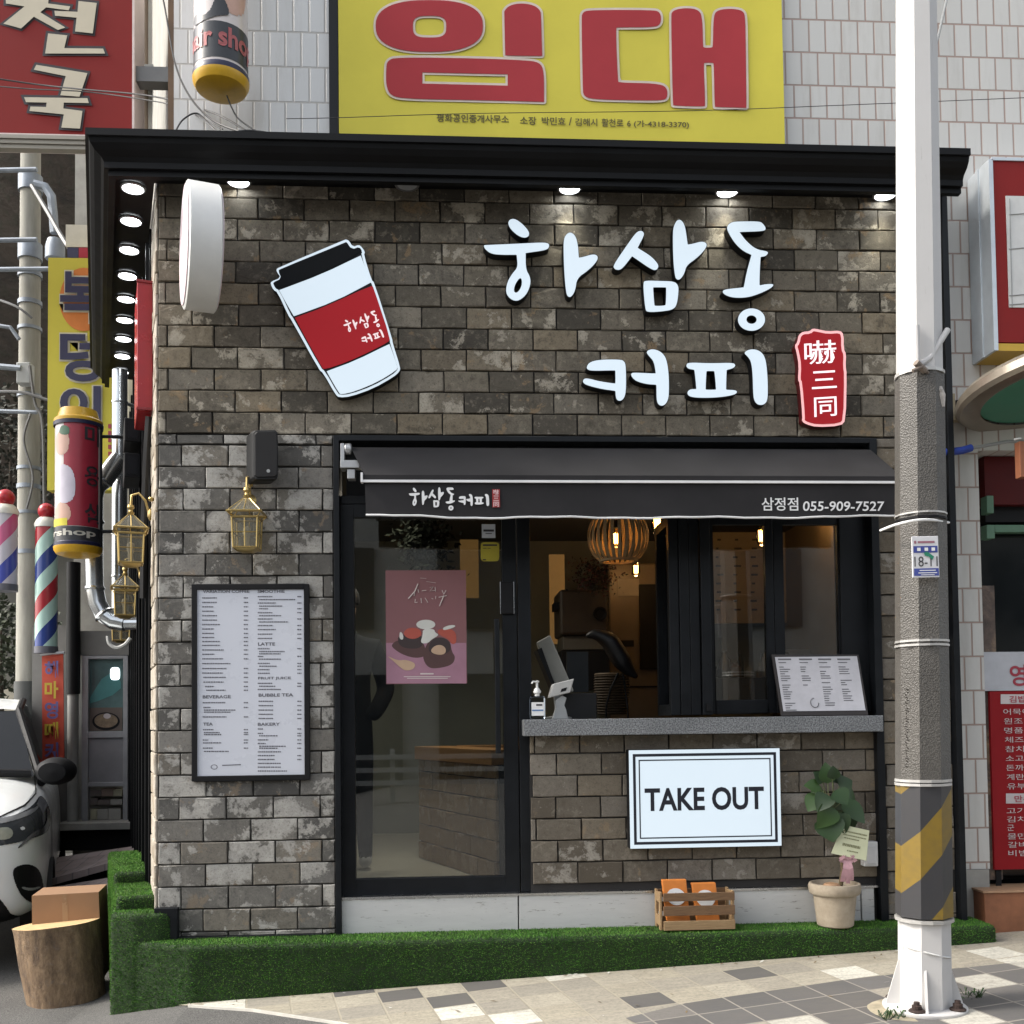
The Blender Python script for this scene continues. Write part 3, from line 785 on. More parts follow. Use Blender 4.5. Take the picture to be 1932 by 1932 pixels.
# ---- seal
A4 = (2300,940,5.52)
seal = thing('seal_sign', 'illuminated red seal-shaped sign with pink edge and white Chinese characters', 'sign', P(1550,712,0))
so = chaikin(tz([(255,440),(300,390),(320,270),(390,215),(500,210),(550,160),(660,180),(800,210),(1000,195),(1060,260),(1060,500),(1100,580),(1090,780),(1110,900),(1095,1660),(1010,1755),(620,1775),(450,1730),(375,1680),(385,1600),(340,1050),(310,1010),(325,760),(290,560)], *A4), 1)
YS = -.075
q = MB(); q.poly([so], on_plane(YS), UY*.055, back=True); sb_ = q.build('seal_body', M('dark_red_return', (.10,.008,.010), .4), seal)
q = MB(); q.poly([grow(so, -.3)], on_plane(YS-.003), UY*.0028); q.build('pink_edge', M('pink_lit_edge', (.70,.38,.38), .4, emit=(.85,.42,.42), es=.30), sb_)
q = MB(); q.poly([grow(so, -5.2)], on_plane(YS-.006), UY*.0028); q.build('red_face', m_redlit, sb_)
q = MB(); U4 = (P(1600,700,0)-P(1500,706,0)).normalized()
for ch, (cx_, cy_), (w_, h_) in (('嚇',(680,550),(560,400)), ('三',(740,1000),(430,300)), ('同',(760,1440),(390,330))):
    x, y = (2300+cx_/5.52)*K, (940+cy_/5.52)*K
    q.text(ch, P(x,y,YS-.009), U4, UP, w=w_/5.52*K*5.42/F, h=h_/5.52*K*5.42/F, bold=.006)
q.build('seal_characters', M('pink_white_print', (.85,.74,.76), .5, emit=(.9,.74,.78), es=.35), sb_)
# ---- round projecting sign
ds = thing('projecting_sign', 'round white projecting sign seen edge-on near the top left of the brick front', 'sign', P(380,470,0))
axis = nL; Rr = .305
ctr = P(379,468,-.33)
q = MB(); q.lathe(ctr-axis*.078, [(Rr-.008,0),(Rr,.006),(Rr,.150),(Rr-.008,.156)], 64, axis, cap=True)
do = q.build('drum', M('white_enamel', (.72,.72,.70), .35, 0, .06), ds, smooth=True)
for s_ in (-1, 1):
    q = MB(); q.lathe(ctr+axis*(.080*s_), [(Rr-.02,0),(Rr-.02,.004*s_),(0,.004*s_)], 48, axis, cap=False); q.build('drum_face', M('pink_sign_face', (.75,.62,.66), .4), do)
q = MB(); q.tube([ctr+UY*(Rr-.02), Vector((ctr.x+.02,0,ctr.z))], .02); q.build('mount_arm', m_black, ds)
# ---- red box sign on the alley wall
rb = thing('box_sign', 'narrow red box sign fixed to the alley side of the shop corner', 'sign', L(.3,.0,2.9))
zt_, zb_ = PL(278,535,.09).z, PL(278,775,.09).z
zt_, zb_ = P(278,535,.30).z, P(278,775,.30).z
m_red = M('red_acrylic', (.33,.010,.014), .25, 0, .1)
q = MB(); q.obox(L(.30,.012,zb_), dL*.45, nL*.083, UP*(zt_-zb_)); bo = q.build('box', m_red, rb, bevel=.004)
q = MB(); q.obox(L(.292,.008,zb_-.006), dL*.02, nL*.091, UP*.014); q.obox(L(.292,.008,zt_-.010), dL*.02, nL*.091, UP*.014)
q.build('edge_trim', M('red_trim', (.22,.01,.012), .3), bo)
q = MB(); q.tube([L(.42,.0,zt_-.1),L(.42,.013,zt_-.1)],.012); q.tube([L(.65,.0,zt_-.1),L(.65,.013,zt_-.1)],.012); q.build('bracket', m_black, rb)
# ---- speaker
sp = thing('wall_speaker', 'black wall-mounted loudspeaker above the brass lantern', 'speaker', P(490,860,0))
xa_, xb_ = P(460,860,-.13).x, P(521,860,-.13).x; za_, zb_ = P(490,908,-.13).z, P(490,812,-.13).z
q = MB()
ang = R(-16); ca, sa = math.cos(ang), math.sin(ang); scx, scz = (xa_+xb_)/2-.030, (za_+zb_)/2; hw, hh = .072, (zb_-za_)/2
def spk(u, v, d): return Vector((scx+u*ca+d*sa*-1*-1*0+ (d*.50), -.03-d+u*.0+ (-u*sa*-0.3), scz+v))
ring = lambda w_, h_, d: [spk(u*w_, v*h_, d) for u, v in ((-1,-.9),(-.8,-1),(.8,-1),(1,-.9),(1.05,0),(1,.9),(.8,1),(-.8,1),(-1,.9),(-1.0,0))]
rings = [ring(hw*.8,hh*.92,.0), ring(hw,hh,.03), ring(hw,hh,.10), ring(hw*.92,hh*.96,.125)]
N = 10
q.add([v for r_ in rings for v in r_], [(i*N+k,i*N+(k+1)%N,(i+1)*N+(k+1)%N,(i+1)*N+k) for i in range(3) for k in range(N)]+[list(range(N))[::-1], [3*N+k for k in range(N)]])
cab = q.build('cabinet', M('speaker_plastic', (.009,.0095,.0105), .55, spec=.3), sp, bevel=.004)
q = MB(); gr = [ring(hw*.84,hh*.90,.126), ring(hw*.80,hh*.87,.133)]
q.add([v for r_ in gr for v in r_], [(k,(k+1)%N,N+(k+1)%N,N+k) for k in range(N)]+[[N+k for k in range(N)]]); q.build('grille', m_blackm, cab)
q = MB(); p = spk(.012,-hh*.66,.135); q.lathe(p, [(.009,0),(.009,.002),(0,.002)], 16, -UY, cap=False); q.build('badge', m_grey, cab)
q = MB(); q.box(scx-.03,-.03,scz-.05,scx+.03,.0,scz+.05); q.build('wall_bracket', m_blackm, sp)
# ---- brass lanterns
def lantern(name, label, base, arm, sc, group):
    """base: point on the wall, arm: outward unit vector"""
    side = arm.cross(UP).normalized()
    L0 = thing(name, label, 'wall lantern', base, group)
    c = base+arm*.105*sc
    q = MB(); q.lathe(base, [(.034*sc,0),(.034*sc,.008),(.022*sc,.016),(.012*sc,.02)], 20, arm)
    q.tube([base+arm*.01, base+UP*.075*sc+arm*.03*sc, base+UP*.115*sc+arm*.065*sc, base+UP*.10*sc+arm*.100*sc, c+UP*.045*sc], [.0065*sc]*5, 10)
    q.lathe(base+UP*.075*sc+arm*.0, [(.013*sc,0),(.017*sc,.012*sc),(.013*sc,.02*sc)], 12)
    q.build('bracket_arm', m_brass, L0, smooth=True)
    q = MB(); q.lathe(c, [(.003*sc,.052*sc),(.016*sc,.045*sc),(.019*sc,.032*sc),(.010*sc,.018*sc),(.012*sc,.010*sc),(.020*sc,.004*sc),(.014*sc,-.008*sc)], 16)
    q.build('finial', m_brass, L0, smooth=True)
    def sq(h, z): return [c+side*(h*a)+arm*(h*b)+UP*z for a, b in ((-1,-1),(1,-1),(1,1),(-1,1))]
    a0, a1 = sq(.014*sc,-.010*sc), sq(.086*sc,-.090*sc); b0 = sq(.066*sc,-.118*sc); b1 = sq(.060*sc,-.275*sc)
    q = MB()
    for i in range(4):
        q.tube([a0[i],a1[i]], .0026*sc, 6); q.tube([a1[i],a1[(i+1)%4]], .0062*sc, 6)
        q.tube([a1[i],b0[i]], .003*sc, 6); q.tube([b0[i],b0[(i+1)%4]], .0058*sc, 6)
        q.tube([b0[i],b1[i]], .0050*sc, 6); q.tube([b1[i],b1[(i+1)%4]], .005*sc, 6)
        m0, m1 = (b0[i]+b0[(i+1)%4])/2, (b1[i]+b1[(i+1)%4])/2; q.tube([m0,m1], .0036*sc, 6)
        q.tube([(b0[i]+b1[i])/2,(b0[(i+1)%4]+b1[(i+1)%4])/2], .003*sc, 6)
        q.tube([(a0[i]+a0[(i+1)%4])/2,(a1[i]+a1[(i+1)%4])/2], .0025*sc, 6)
    q.add(sq(.055*sc,-.276*sc)+sq(.03*sc,-.295*sc), [(0,1,2,3),(4,5,6,7),(0,1,5,4),(1,2,6,5),(2,3,7,6),(3,0,4,7)])
    fr_ = q.build('lantern_frame', m_brass, L0, smooth=True)
    q = MB(); k_ = .97
    for i in range(4):
        j = (i+1) % 4
        q.sheet([b0[i],b0[j],b1[j],b1[i]]); q.sheet([a0[i],a0[j],a1[j],a1[i]])
    q.build('lantern_glass', m_lglass, fr_)
    q = MB(); q.lathe(c, [(.012*sc,-.27*sc),(.014*sc,-.22*sc),(.022*sc,-.19*sc),(.018*sc,-.165*sc),(.002*sc,-.155*sc)], 14); q.build('bulb', M('unlit_bulb', (.55,.50,.40), .15), L0, smooth=True)
    return L0
_t = NT('hazy_lantern_glass'); _tr = _t.new('ShaderNodeBsdfTransparent'); _tr.inputs[0].default_value = (.80,.79,.72,1); _mx = _t.new('ShaderNodeMixShader'); _mx.inputs[0].default_value = .42
_t.set(Base_Color=(.24,.23,.19), Roughness=.12); _t.link(_tr.outputs[0], _mx.inputs[1]); _t.link(_t.b.outputs[0], _mx.inputs[2]); _t.link(_mx.outputs[0], _t.n['Material Output'].inputs[0]); m_lglass = _t.mat
lg = 'brass wall lanterns round the shop corner'
lantern('wall_lantern', 'brass lantern hanging above the framed menu board on the brick front', P(473,945,-.0), -UY, 1.0, lg)
def ll(x, y, s): v = L(s, 0, 0); 
for (x, y), s_, lb, zo in (((262,1000),.22,'large brass lantern on the alley wall nearest the shop corner',0), ((243,1110),1.55,'middle brass lantern further along the dark alley wall',0), ((237,1165),2.85,'farthest and smallest of the brass lanterns on the alley wall',0)):
    d_ = (L(s_,.1,1.8)-EYE).dot(fw); z_ = Pd(x, y-40*5.5/d_, d_).z
    lantern('wall_lantern', lb, L(s_,.024,z_-.02), nL, 1.0, lg)
# ---- framed menu board
def menu_lines(mb, rows, mp, h, cols, r, mi=0):
    """short blurred-looking print runs: tiny separate marks, no legible words"""
    for (x, y, w_) in rows:
        cx_ = x
        while cx_ < x+w_:
            l = r.uniform(1.3, 3.2)
            l = min(l, x+w_-cx_)
            mb.sheet([mp(cx_, y-h/2), mp(cx_+l*.85, y-h/2), mp(cx_+l*.85, y+h/2), mp(cx_, y+h/2)], mi); cx_ += l
fm = thing('menu_board', 'black framed white menu board on the brick wall left of the door', 'menu board', P(472,1290,0))
Ym = -.035
m_paper = M('white_menu_paper', (.60,.62,.68), .3, 0, .008)
x0, x1, z0, z1 = P(361,1290,Ym).x, P(584,1290,Ym).x, P(472,1473,Ym).z, P(472,1102,Ym).z
q = MB(); fwid = .028
q.box(x0,Ym,z0,x0+fwid,-.012,z1); q.box(x1-fwid,Ym,z0,x1,-.012,z1); q.box(x0+fwid,Ym,z0,x1-fwid,-.012,z0+fwid); q.box(x0+fwid,Ym,z1-fwid,x1-fwid,-.012,z1)
q.build('frame', m_blackm, fm, bevel=.003)
q = MB(); q.box(x0+fwid-.004,Ym+.010,z0+fwid-.004,x1-fwid+.004,-.014,z1-fwid+.004); pap = q.build('menu_sheet', m_paper, fm)
A8 = (550,1700,2.9733)
mp8 = lambda x, y: P((550+x/2.9733)*K, (1700+y/2.9733)*K, Ym+.0085)
q = MB(); r = random.Random(3)
hd_ = [('VARIATION COFFEE',145,138,410,26),('SMOOTHIE',625,138,240,26),('LATTE',630,600,150,28),('FRUIT JUICE',630,902,290,28),('BUBBLE TEA',635,1048,305,28),('BAKERY',628,1304,195,26),('BEVERAGE',145,1063,245,28),('TEA',148,1303,85,26)]
for s_, x, y, w_, h_ in hd_: q.text(s_, mp8(x+w_/2, y), UX, UP, w=(mp8(w_,0)-mp8(0,0)).x, h=abs((mp8(0,h_)-mp8(0,0)).z), bold=.022)
c1 = [(140,195,130),(140,235,130),(140,273,100),(140,312,105),(140,351,132),(140,390,132),(140,429,160),(140,468,105),(140,507,105),(140,543,108),(140,578,158),(140,612,158),(140,652,190),(140,690,108),(140,730,185),(140,772,250),(140,815,215),(140,855,185),(150,893,200),(150,934,180),(165,973,80),(175,1006,170),(145,1115,200),(150,1157,65),(155,1180,280),(155,1198,235),(145,1240,210),(148,1352,92),(155,1378,140),(155,1395,155),(145,1443,50),(148,1468,160),(145,1514,90),(155,1543,220)]
c2 = [(628,184,130),(640,210,320),(628,240,160),(640,267,205),(640,290,80),(628,325,130),(640,351,195),(628,380,130),(640,406,255),(628,438,135),(628,473,160),(628,513,130),(628,551,130),(628,641,105),(640,666,225),(640,686,190),(628,709,50),(638,733,195),(628,770,108),(640,795,155),(628,825,105),(628,857,108),(628,945,130),(640,971,145),(628,999,205),(635,1103,130),(635,1141,130),(635,1180,130),(635,1217,130),(635,1254,130),(628,1346,48),(628,1385,50),(640,1406,165),(628,1442,95),(628,1474,70),(640,1498,235),(640,1515,165),(628,1547,205),(628,1580,150),(628,1614,150),(628,1648,205),(628,1681,205),(628,1715,260)]
pr = [(505,y,40) for _, y, w_ in c1 if w_ < 220]+[(975,y,38) for _, y, w_ in c2 if w_ < 170]
for x, y, w_ in c1+c2+pr:
    cx_ = x
    while cx_ < x+w_:
        l = r.uniform(9, 24); l = min(l, x+w_-cx_)
        q.sheet([mp8(cx_,y-5), mp8(cx_+l*.8,y-5), mp8(cx_+l*.8,y+5), mp8(cx_,y+5)]); cx_ += l
q.sheet([mp8(315,1662),mp8(480,1655),mp8(480,1663),mp8(315,1670)]); q.poly([ell(245,1680,30,22,16), ell(245,1680,24,17,16)], mp8)
q.build('menu_print', M('grey_menu_print', (.11,.11,.13), .6), pap, fix=False)
# ---- awning
aw = thing('awning', 'charcoal retractable fabric awning with white-edged valance above door and window', 'awning', P(1150,850,0))
m_fab = M('charcoal_canvas', (.028,.027,.0285), .9, 0, .22, 3, .25, 400, spec=.2)
m_wtrim = M('white_trim', (.75,.75,.75), .5)
YB = -.40
zt_ = P(1100,846,-.05).z; zf_ = P(1100,901,YB).z; zv_ = P(1100,976,YB).z
xw0, xw1 = P(662,846,-.05).x, P(1642,846,-.05).x
xf0, xf1 = P(688,935,YB).x, P(1702,935,YB).x
q = MB(); nseg = 40
top = [Vector((xw0+(xw1-xw0)*i/nseg, -.05, zt_)) for i in range(nseg+1)]
mid = [Vector((xw0*.3+xf0*.7+((xw1*.3+xf1*.7)-(xw0*.3+xf0*.7))*i/nseg, -.05+(YB+.05)*.7, zt_+(zf_-zt_)*.68-.004*math.sin(i*.9))) for i in range(nseg+1)]
fb = [Vector((xf0+(xf1-xf0)*i/nseg, YB+.012, zf_+.012)) for i in range(nseg+1)]
q.add(top+mid+fb, [(i,i+1,nseg+2+i,nseg+1+i) for i in range(nseg)]+[(nseg+1+i,nseg+2+i,2*nseg+3+i,2*nseg+2+i) for i in range(nseg)])
q.build('canopy_fabric', m_fab, aw, smooth=True)
q = MB(); q.box(xf0-.006,YB-.016,zf_-.022,xf1+.006,YB+.016,zf_+.010); q.build('front_bar', m_fab, aw, bevel=.004)
q = MB(); q.box(xf0-.012,YB-.019,zf_-.030,xf1+.01,YB-.008,zf_-.018); q.box(xf0-.018,YB-.021,zf_-.03,xf0-.007,YB+.018,zf_+.018); q.build('bar_trim', m_wtrim, aw)
q = MB()
def vz(i): return zv_+.0035*math.sin(i*.55)+.002*math.sin(i*1.7+1)+(.010*max(0, 1-i/7)+ .010*max(0, 1-(nseg-i)/9))
def vy(i, k): return YB-.004-.005*k*math.sin(i*.62+.4)
va = [Vector((xf0+.002+(xf1-xf0-.004)*i/nseg, YB-.004, zf_-.03)) for i in range(nseg+1)]
vb = [Vector((xf0+.004+(xf1-xf0-.008)*i/nseg, vy(i,.5), (zf_-.03+vz(i))/2)) for i in range(nseg+1)]
vc = [Vector((xf0+.006+(xf1-xf0-.012)*i/nseg, vy(i,1), vz(i))) for i in range(nseg+1)]
q.add(va+vb+vc, [(i,i+1,nseg+2+i,nseg+1+i) for i in range(nseg)]+[(nseg+1+i,nseg+2+i,2*nseg+3+i,2*nseg+2+i) for i in range(nseg)])
val = q.build('valance', m_fab, aw, smooth=True)
q = MB(); q.tube([v+Vector((0,-.002,-.002)) for v in vc], .0052, 6); q.build('valance_piping', m_wtrim, val)
q = MB(); Yp = YB-.0125
bx = [((1180+a/6.44)*K,(1430+b/6.44)*K,(1180+c/6.44)*K,(1430+d/6.44)*K) for a, b, c, d in ((180,70,530,405),(550,60,840,435),(880,65,1050,495),(1120,190,1390,410),(1430,190,1700,410))]
logo_to(q, on_plane(Yp), boxes=bx, g=2.2); m_awp = M('white_awning_print', (.74,.74,.74), .5); q.build('shop_name_print', m_awp, val, fix=False); q = MB()
Ut = (P(1667,952,Yp)-P(1437,950,Yp)).normalized()
q.text('삼정점', P(1437,951,Yp), UX, UP, w=(P(1506,950,Yp)-P(1437,950,Yp)).x, h=.068, bold=.012, align='l')
q.text('055-909-7527', P(1514,955,Yp), UX, UP, w=(P(1667,955,Yp)-P(1514,955,Yp)).x, h=.050, bold=.014, align='l', skew=.10)
q.build('phone_number_print', m_awp, val, fix=False)
q = MB(); p0, p1 = P(929,957,Yp), P(943,923,Yp); q.box(p0.x,Yp,p0.z,p1.x,Yp+.001,p1.z); sl_ = q.build('valance_seal', M('red_awning_print', (.28,.02,.02), .6), val)
q = MB()
for i, ch in enumerate('嚇三同'): q.text(ch, Vector(((p0.x+p1.x)/2, Yp-.001, p1.z-(p1.z-p0.z)*(i+.5)/3)), UX, UP, w=.028, h=.025, bold=.01)
q.build('seal_print', M('pink_awning_print', (.75,.55,.55), .5), sl_, fix=False)
q = MB()   # arm brackets and cassette end
bx_, bz_ = P(660,870,-.06).x, P(660,870,-.06).z
q.box(bx_-.045,-.10,bz_-.05,bx_-.025,-.03,bz_+.085); q.box(bx_-.04,-.16,bz_-.06,bx_+.06,-.10,bz_-.02); q.box(bx_-.005,-.15,bz_-.115,bx_+.035,-.09,bz_-.065)
q.lathe(Vector((bx_-.024,-.075,bz_+.06)), [(.026,0),(.03,.006),(.03,.03),(.024,.036)], 20, UX)
q.tube([Vector((bx_+.015,-.12,bz_-.04)), Vector((xf0+.35,-.22,zf_-.01)), Vector((xf0+.03,YB+.03,zf_-.005))], .012)
q.build('arm_bracket', M('grey_aluminium', (.45,.45,.45), .4, .7), aw, bevel=.002)
# ---- TAKE OUT lightbox
tk = thing('takeout_sign', 'illuminated white lightbox reading TAKE OUT on the brick below the counter', 'lightbox sign', P(1330,1505,0))
YX = -.06
x0, x1, z0, z1 = P(1187,1505,YX).x, P(1473,1505,YX).x, P(1330,1599,YX).z, P(1330,1413,YX).z
q = MB(); q.box(x0,YX,z0,x1,.022,z1); bo = q.build('box', m_blackm, tk, bevel=.004)
q = MB(); q.box(x0+.002,YX-.003,z0+.002,x1-.002,YX-.0005,z1-.002); q.build('lit_panel', m_lit, bo)
def rect_ring(mb, i0, i1, Y):
    a = [(x0+i0,z0+i0),(x1-i0,z0+i0),(x1-i0,z1-i0),(x0+i0,z1-i0)]; b = [(x0+i1,z0+i1),(x1-i1,z0+i1),(x1-i1,z1-i1),(x0+i1,z1-i1)]
    for k in range(4): mb.sheet([Vector((*(a[k][:1]),Y,a[k][1])),Vector((a[(k+1)%4][0],Y,a[(k+1)%4][1])),Vector((b[(k+1)%4][0],Y,b[(k+1)%4][1])),Vector((b[k][0],Y,b[k][1]))])
q = MB(); rect_ring(q, .022, .037, YX-.005); rect_ring(q, .053, .060, YX-.005)
p0, p1 = P(1216,1508,YX), P(1441,1508,YX)
q.text('TAKE OUT', Vector(((p0.x+p1.x)/2,YX-.005,P(1330,1507,YX).z)), UX, UP, w=p1.x-p0.x, h=.124, bold=.028)
q.build('sign_print', M('navy_black_print', (.010,.012,.022), .5), bo, fix=False)
# ---- counter objects
bt = thing('sanitizer_bottle', 'clear pump bottle of hand sanitizer with white label on the counter', 'bottle', P(1014,1352,-.03))
c = P(1014,1352,-.03); c.z = ZC
q = MB(); q.obox(c+Vector((-.041,-.022,.001)), UX*.082, UY*.044, UP*.125); bo = q.build('bottle_body', glass_mat('clear_plastic', (.75,.8,.85), 1.3), bt, bevel=.012)
q = MB(); q.box(c.x-.033,c.y-.0235,c.z+.02,c.x+.033,c.y-.0225,c.z+.092); lb = q.build('label', m_white, bo)
q = MB(); q.box(c.x-.03,c.y-.0245,c.z+.045,c.x+.03,c.y-.0238,c.z+.053); q.build('label_band', M('blue_print', (.12,.22,.42), .5), lb)
q = MB(); q.box(c.x-.008,c.y-.0245,c.z+.073,c.x+.024,c.y-.0238,c.z+.082); q.build('label_print', m_print, lb)
q = MB(); q.lathe(c, [(.013,.125),(.013,.140),(.020,.142),(.020,.150),(.013,.165),(.007,.17),(.006,.197),(.011,.198),(.012,.206),(.004,.209)], 16); q.tube([c+UP*.202, c+UP*.203+UX*-.022+UY*-.012, c+UP*.192+UX*-.03+UY*-.015], .0048, 8)
q.build('pump', M('white_plastic', (.74,.74,.72), .4), bt, smooth=True)
sd = thing('counter_stand', 'small grey device stand with tilted head beside the sanitizer bottle', 'stand', P(1055,1352,0))
c = P(1052,1352,.02); c.z = ZC
q = MB(); prof_ = [(-.03,0),(.055,0),(.045,.05),(.035,.075),(.048,.115),(.02,.13),(-.015,.10),(-.01,.06)]
q.poly([prof_], lambda x, z: c+UX*x+UP*z-UY*.03, UY*.06, back=True); q.build('stand_leg', m_grey, sd, bevel=.004)
q = MB(); U_ = (UX*.85-UP*.1).normalized(); q.obox(c+UX*-.05+UP*.115-UY*.05, UX*.115+UP*.028, UY*.09, (UP*.075+UX*.022)); hd_o = q.build('stand_head', M('pale_grey_plastic', (.40,.40,.39), .4), sd, bevel=.005)
q = MB(); q.obox(c+UX*.012+UP*.145-UY*.0515, UX*.03+UP*.008, UY*.002, UP*.018+UX*.006); q.build('screen', m_blackm, hd_o)
po = thing('pos_terminal', 'grey point of sale terminal tilted at the left of the serving hatch', 'terminal', P(1045,1300,.25))
a = [P(1012,1212,.30),P(1038,1198,.25),P(1083,1304,.25),P(1055,1308,.30)]
q = MB(); q.hexa(a, [v+UY*.22+UX*.02 for v in a]); bo = q.build('terminal_body', M('pos_grey', (.36,.36,.33), .45), po, bevel=.006)
a2 = [P(1013,1226,.29),P(1022,1222,.29),P(1052,1305,.29),P(1046,1306,.29)]
q = MB(); q.hexa(a2, [v+UY*.2 for v in a2]); q.build('screen', m_blackm, bo)
q = MB(); q.tube([P(1050,1306,.36), P(1052,1330,.36), Vector((P(1052,1330,.36).x,.36,ZC))], .02); q.lathe(Vector((P(1052,1330,.36).x,.36,ZC)), [(.08,0),(.08,.012),(.03,.02)], 20); q.build('terminal_foot', m_grey, po)
mb_ = thing('counter_menu', 'white landscape menu board leaning on the counter beside the right window pane', 'menu board', P(1545,1340,-.03))
cpx = [(1456,1232),(1622,1238),(1640,1346),(1475,1344)]
top_y, bot_y = .035, -.045
cp = [P(1456,1235,top_y),P(1620,1235,top_y),P(1638,1347,bot_y),P(1474,1347,bot_y)]
for v in cp[2:]: v.z = ZC+.004
nv = (cp[1]-cp[0]).cross(cp[3]-cp[0]).normalized(); nv = -nv if nv.y > 0 else nv
q = MB(); q.hexa(cp, [v-nv*.012 for v in cp]); q.build('board', M('dark_brown_frame', (.03,.024,.022), .5), mb_)
def cm(u, v, o=.003): return (cp[0]*(1-u)+cp[1]*u)*(1-v)+(cp[3]*(1-u)+cp[2]*u)*v + nv*o
q = MB(); q.sheet([cm(.03,.045),cm(.975,.03),cm(.975,.93),cm(.03,.93)]); sh = q.build('menu_sheet', M('menu_sheet_white', (.58,.57,.60), .4), mb_)
q = MB(); r = random.Random(9)
for c0, rows_ in ((.06,22),(.30,11),(.52,20),(.74,18)):
    q.sheet([cm(c0,.07,.005),cm(c0+.15,.07,.005),cm(c0+.15,.095,.005),cm(c0,.095,.005)])
    for i in range(rows_):
        v = .13+i*.037
        w_ = r.uniform(.05,.13)
        if r.random() < .85: q.sheet([cm(c0,v,.005),cm(c0+w_,v,.005),cm(c0+w_,v+.014,.005),cm(c0,v+.014,.005)])
th = [0.1*i for i in range(50)]
ringo = [(.40+.045*math.cos(a_), .80+.075*math.sin(a_)) for a_ in th[:48]]
q.tube([cm(u, v, .006) for u, v in ringo], .0022, 4)
q.build('menu_print', M('grey_print', (.16,.16,.17), .6), sh, fix=False)
# ---- poster and stickers behind the door glass
Yg = YD+.0185
gp_ = lambda x, y, o=0: P(x, y, Yg-o)
ps = thing('poster', 'pink dessert poster with chocolate cakes on the glass door', 'poster', gp_(804,1185))
A9 = (1000,1500,3.864)
def pq(mb, x0, y0, x1, y1, o): mb.sheet([gp_(x0,y0,o),gp_(x1,y0,o),gp_(x1,y1,o),gp_(x0,y1,o)])
q = MB(); q.box(gp_(728,1180).x,Yg-.0006,gp_(800,1290).z,gp_(880,1180).x,Yg+.0008,gp_(800,1076).z); sh = q.build('poster_sheet', M('dusty_pink', (.21,.090,.096), .5, 0, .04), ps)
def art(name, mat, polys, o=.0015):
    for i, p_ in enumerate(polys): q = MB(); q.poly([p_], lambda x, y: gp_(x, y, o+.0001*i)); q.build(name, mat, sh)
T9 = lambda p_: chaikin(tz(p_, *A9), 2)
art('table_pink', M('lilac_pink', (.33,.17,.23), .5), [[(728.5,1213),(879.5,1213),(880,1289.5),(729.5,1289.5)]], .0012)
art('plate_dark', M('cocoa', (.075,.035,.033), .6), [T9([(600,1560),(680,1500),(960,1510),(1000,1640),(980,1700),(860,1715),(720,1670),(620,1600)]), T9([(950,1700),(1000,1560),(1060,1490),(1180,1470),(1275,1520),(1290,1640),(1335,1700),(1300,1790),(1150,1830),(1020,1830)])])
art('cake_dark', M('dark_cocoa', (.035,.022,.022), .6), [T9([(675,1440),(680,1560),(780,1610),(960,1600),(970,1440)]), T9([(1040,1540),(1100,1480),(1200,1480),(1275,1540),(1280,1640),(1150,1680),(1020,1650)])], .0020)
art('cake_red', M('strawberry', (.38,.075,.05), .6), [ell(*(tz([(845,1430)], *A9)[0]), 16.5, 10.5, 20), T9([(1130,1380),(1330,1380),(1350,1540),(1290,1560),(1260,1500),(1130,1440)])], .0026)
art('cream_white', M('cream', (.58,.58,.54), .6), [ell(*(tz([(995,1330)], *A9)[0]), 18, 9, 20), T9([(960,1380),(1090,1380),(1100,1420),(1150,1450),(1060,1500),(1020,1545),(930,1545),(960,1450)]), T9([(1185,1370),(1250,1340),(1330,1335),(1330,1360),(1200,1400)]), T9([(700,1400),(740,1450),(735,1510),(690,1490)])], .0032)
art('filling', M('cream_filling', (.48,.33,.22), .7), [T9([(1050,1620),(1100,1570),(1170,1560),(1225,1600),(1220,1660),(1160,1680),(1070,1660)]), T9([(540,1680),(680,1745),(760,1730),(880,1770),(860,1840),(760,1860),(690,1810),(620,1740)])], .0038)
q = MB()
for pts_, r_ in (([(905,865),(870,950),(795,1035)],2.6),([(870,950),(860,1005)],1.6),([(905,930),(915,965)],1.6),([(950,945),(1000,940)],1.4),([(1040,905),(1080,900),(1040,950),(1100,940)],1.4),([(1100,900),(1105,955)],1.2),([(875,1040),(870,1080),(900,1075)],1.6),([(940,1030),(945,1085)],1.6),([(985,1025),(1020,1080)],1.4),([(1060,1030),(1080,1040)],1.2),([(1110,1005),(1105,1040)],1.2),([(1180,940),(1200,985),(1225,940)],1.6),([(1140,1020),(1235,1000)],1.5),([(1200,1000),(1150,1120)],2.2),([(930,800),(1000,805)],.8),([(1000,840),(1110,855)],.8)):
    pp = [gp_(*tz([p_], *A9)[0], .004) for p_ in pts_]; q.tube(pp, r_*.0013, 5)
for y, xa2, xb2 in ((1470,960,1080),):
    pass
pq(q, 793,1270,818,1272.5,.003); pq(q, 762,1276,850,1277.3,.003); pq(q, 768,1279,845,1280.3,.003)
q.build('poster_lettering', M('poster_white', (.62,.55,.53), .5), sh, fix=False)
st = thing('door_sticker', 'small white notice sticker high on the door glass', 'sticker', gp_(922,1002))
q = MB(); q.box(gp_(909,1002).x,Yg-.0005,gp_(920,1015).z,gp_(934.5,1002).x,Yg+.0005,gp_(920,989).z); s_o = q.build('sticker_sheet', M('sticker_white', (.45,.48,.52), .5), st)
q = MB(); pq(q, 912,999,932,1003,.0015); pq(q, 916,1006,928,1007.5,.0015); q.build('sticker_print', m_print, s_o)
st = thing('door_sticker', 'yellow notice sticker on the door glass under the white one', 'sticker', gp_(924,1040))
q = MB(); q.poly([ell(924.5,1041,17.5,18,28,6)], lambda x, y: gp_(x, y, .0), UY*.0008, back=True); s_o = q.build('sticker_sheet', M('sticker_yellow', (.38,.33,.035), .5), st)
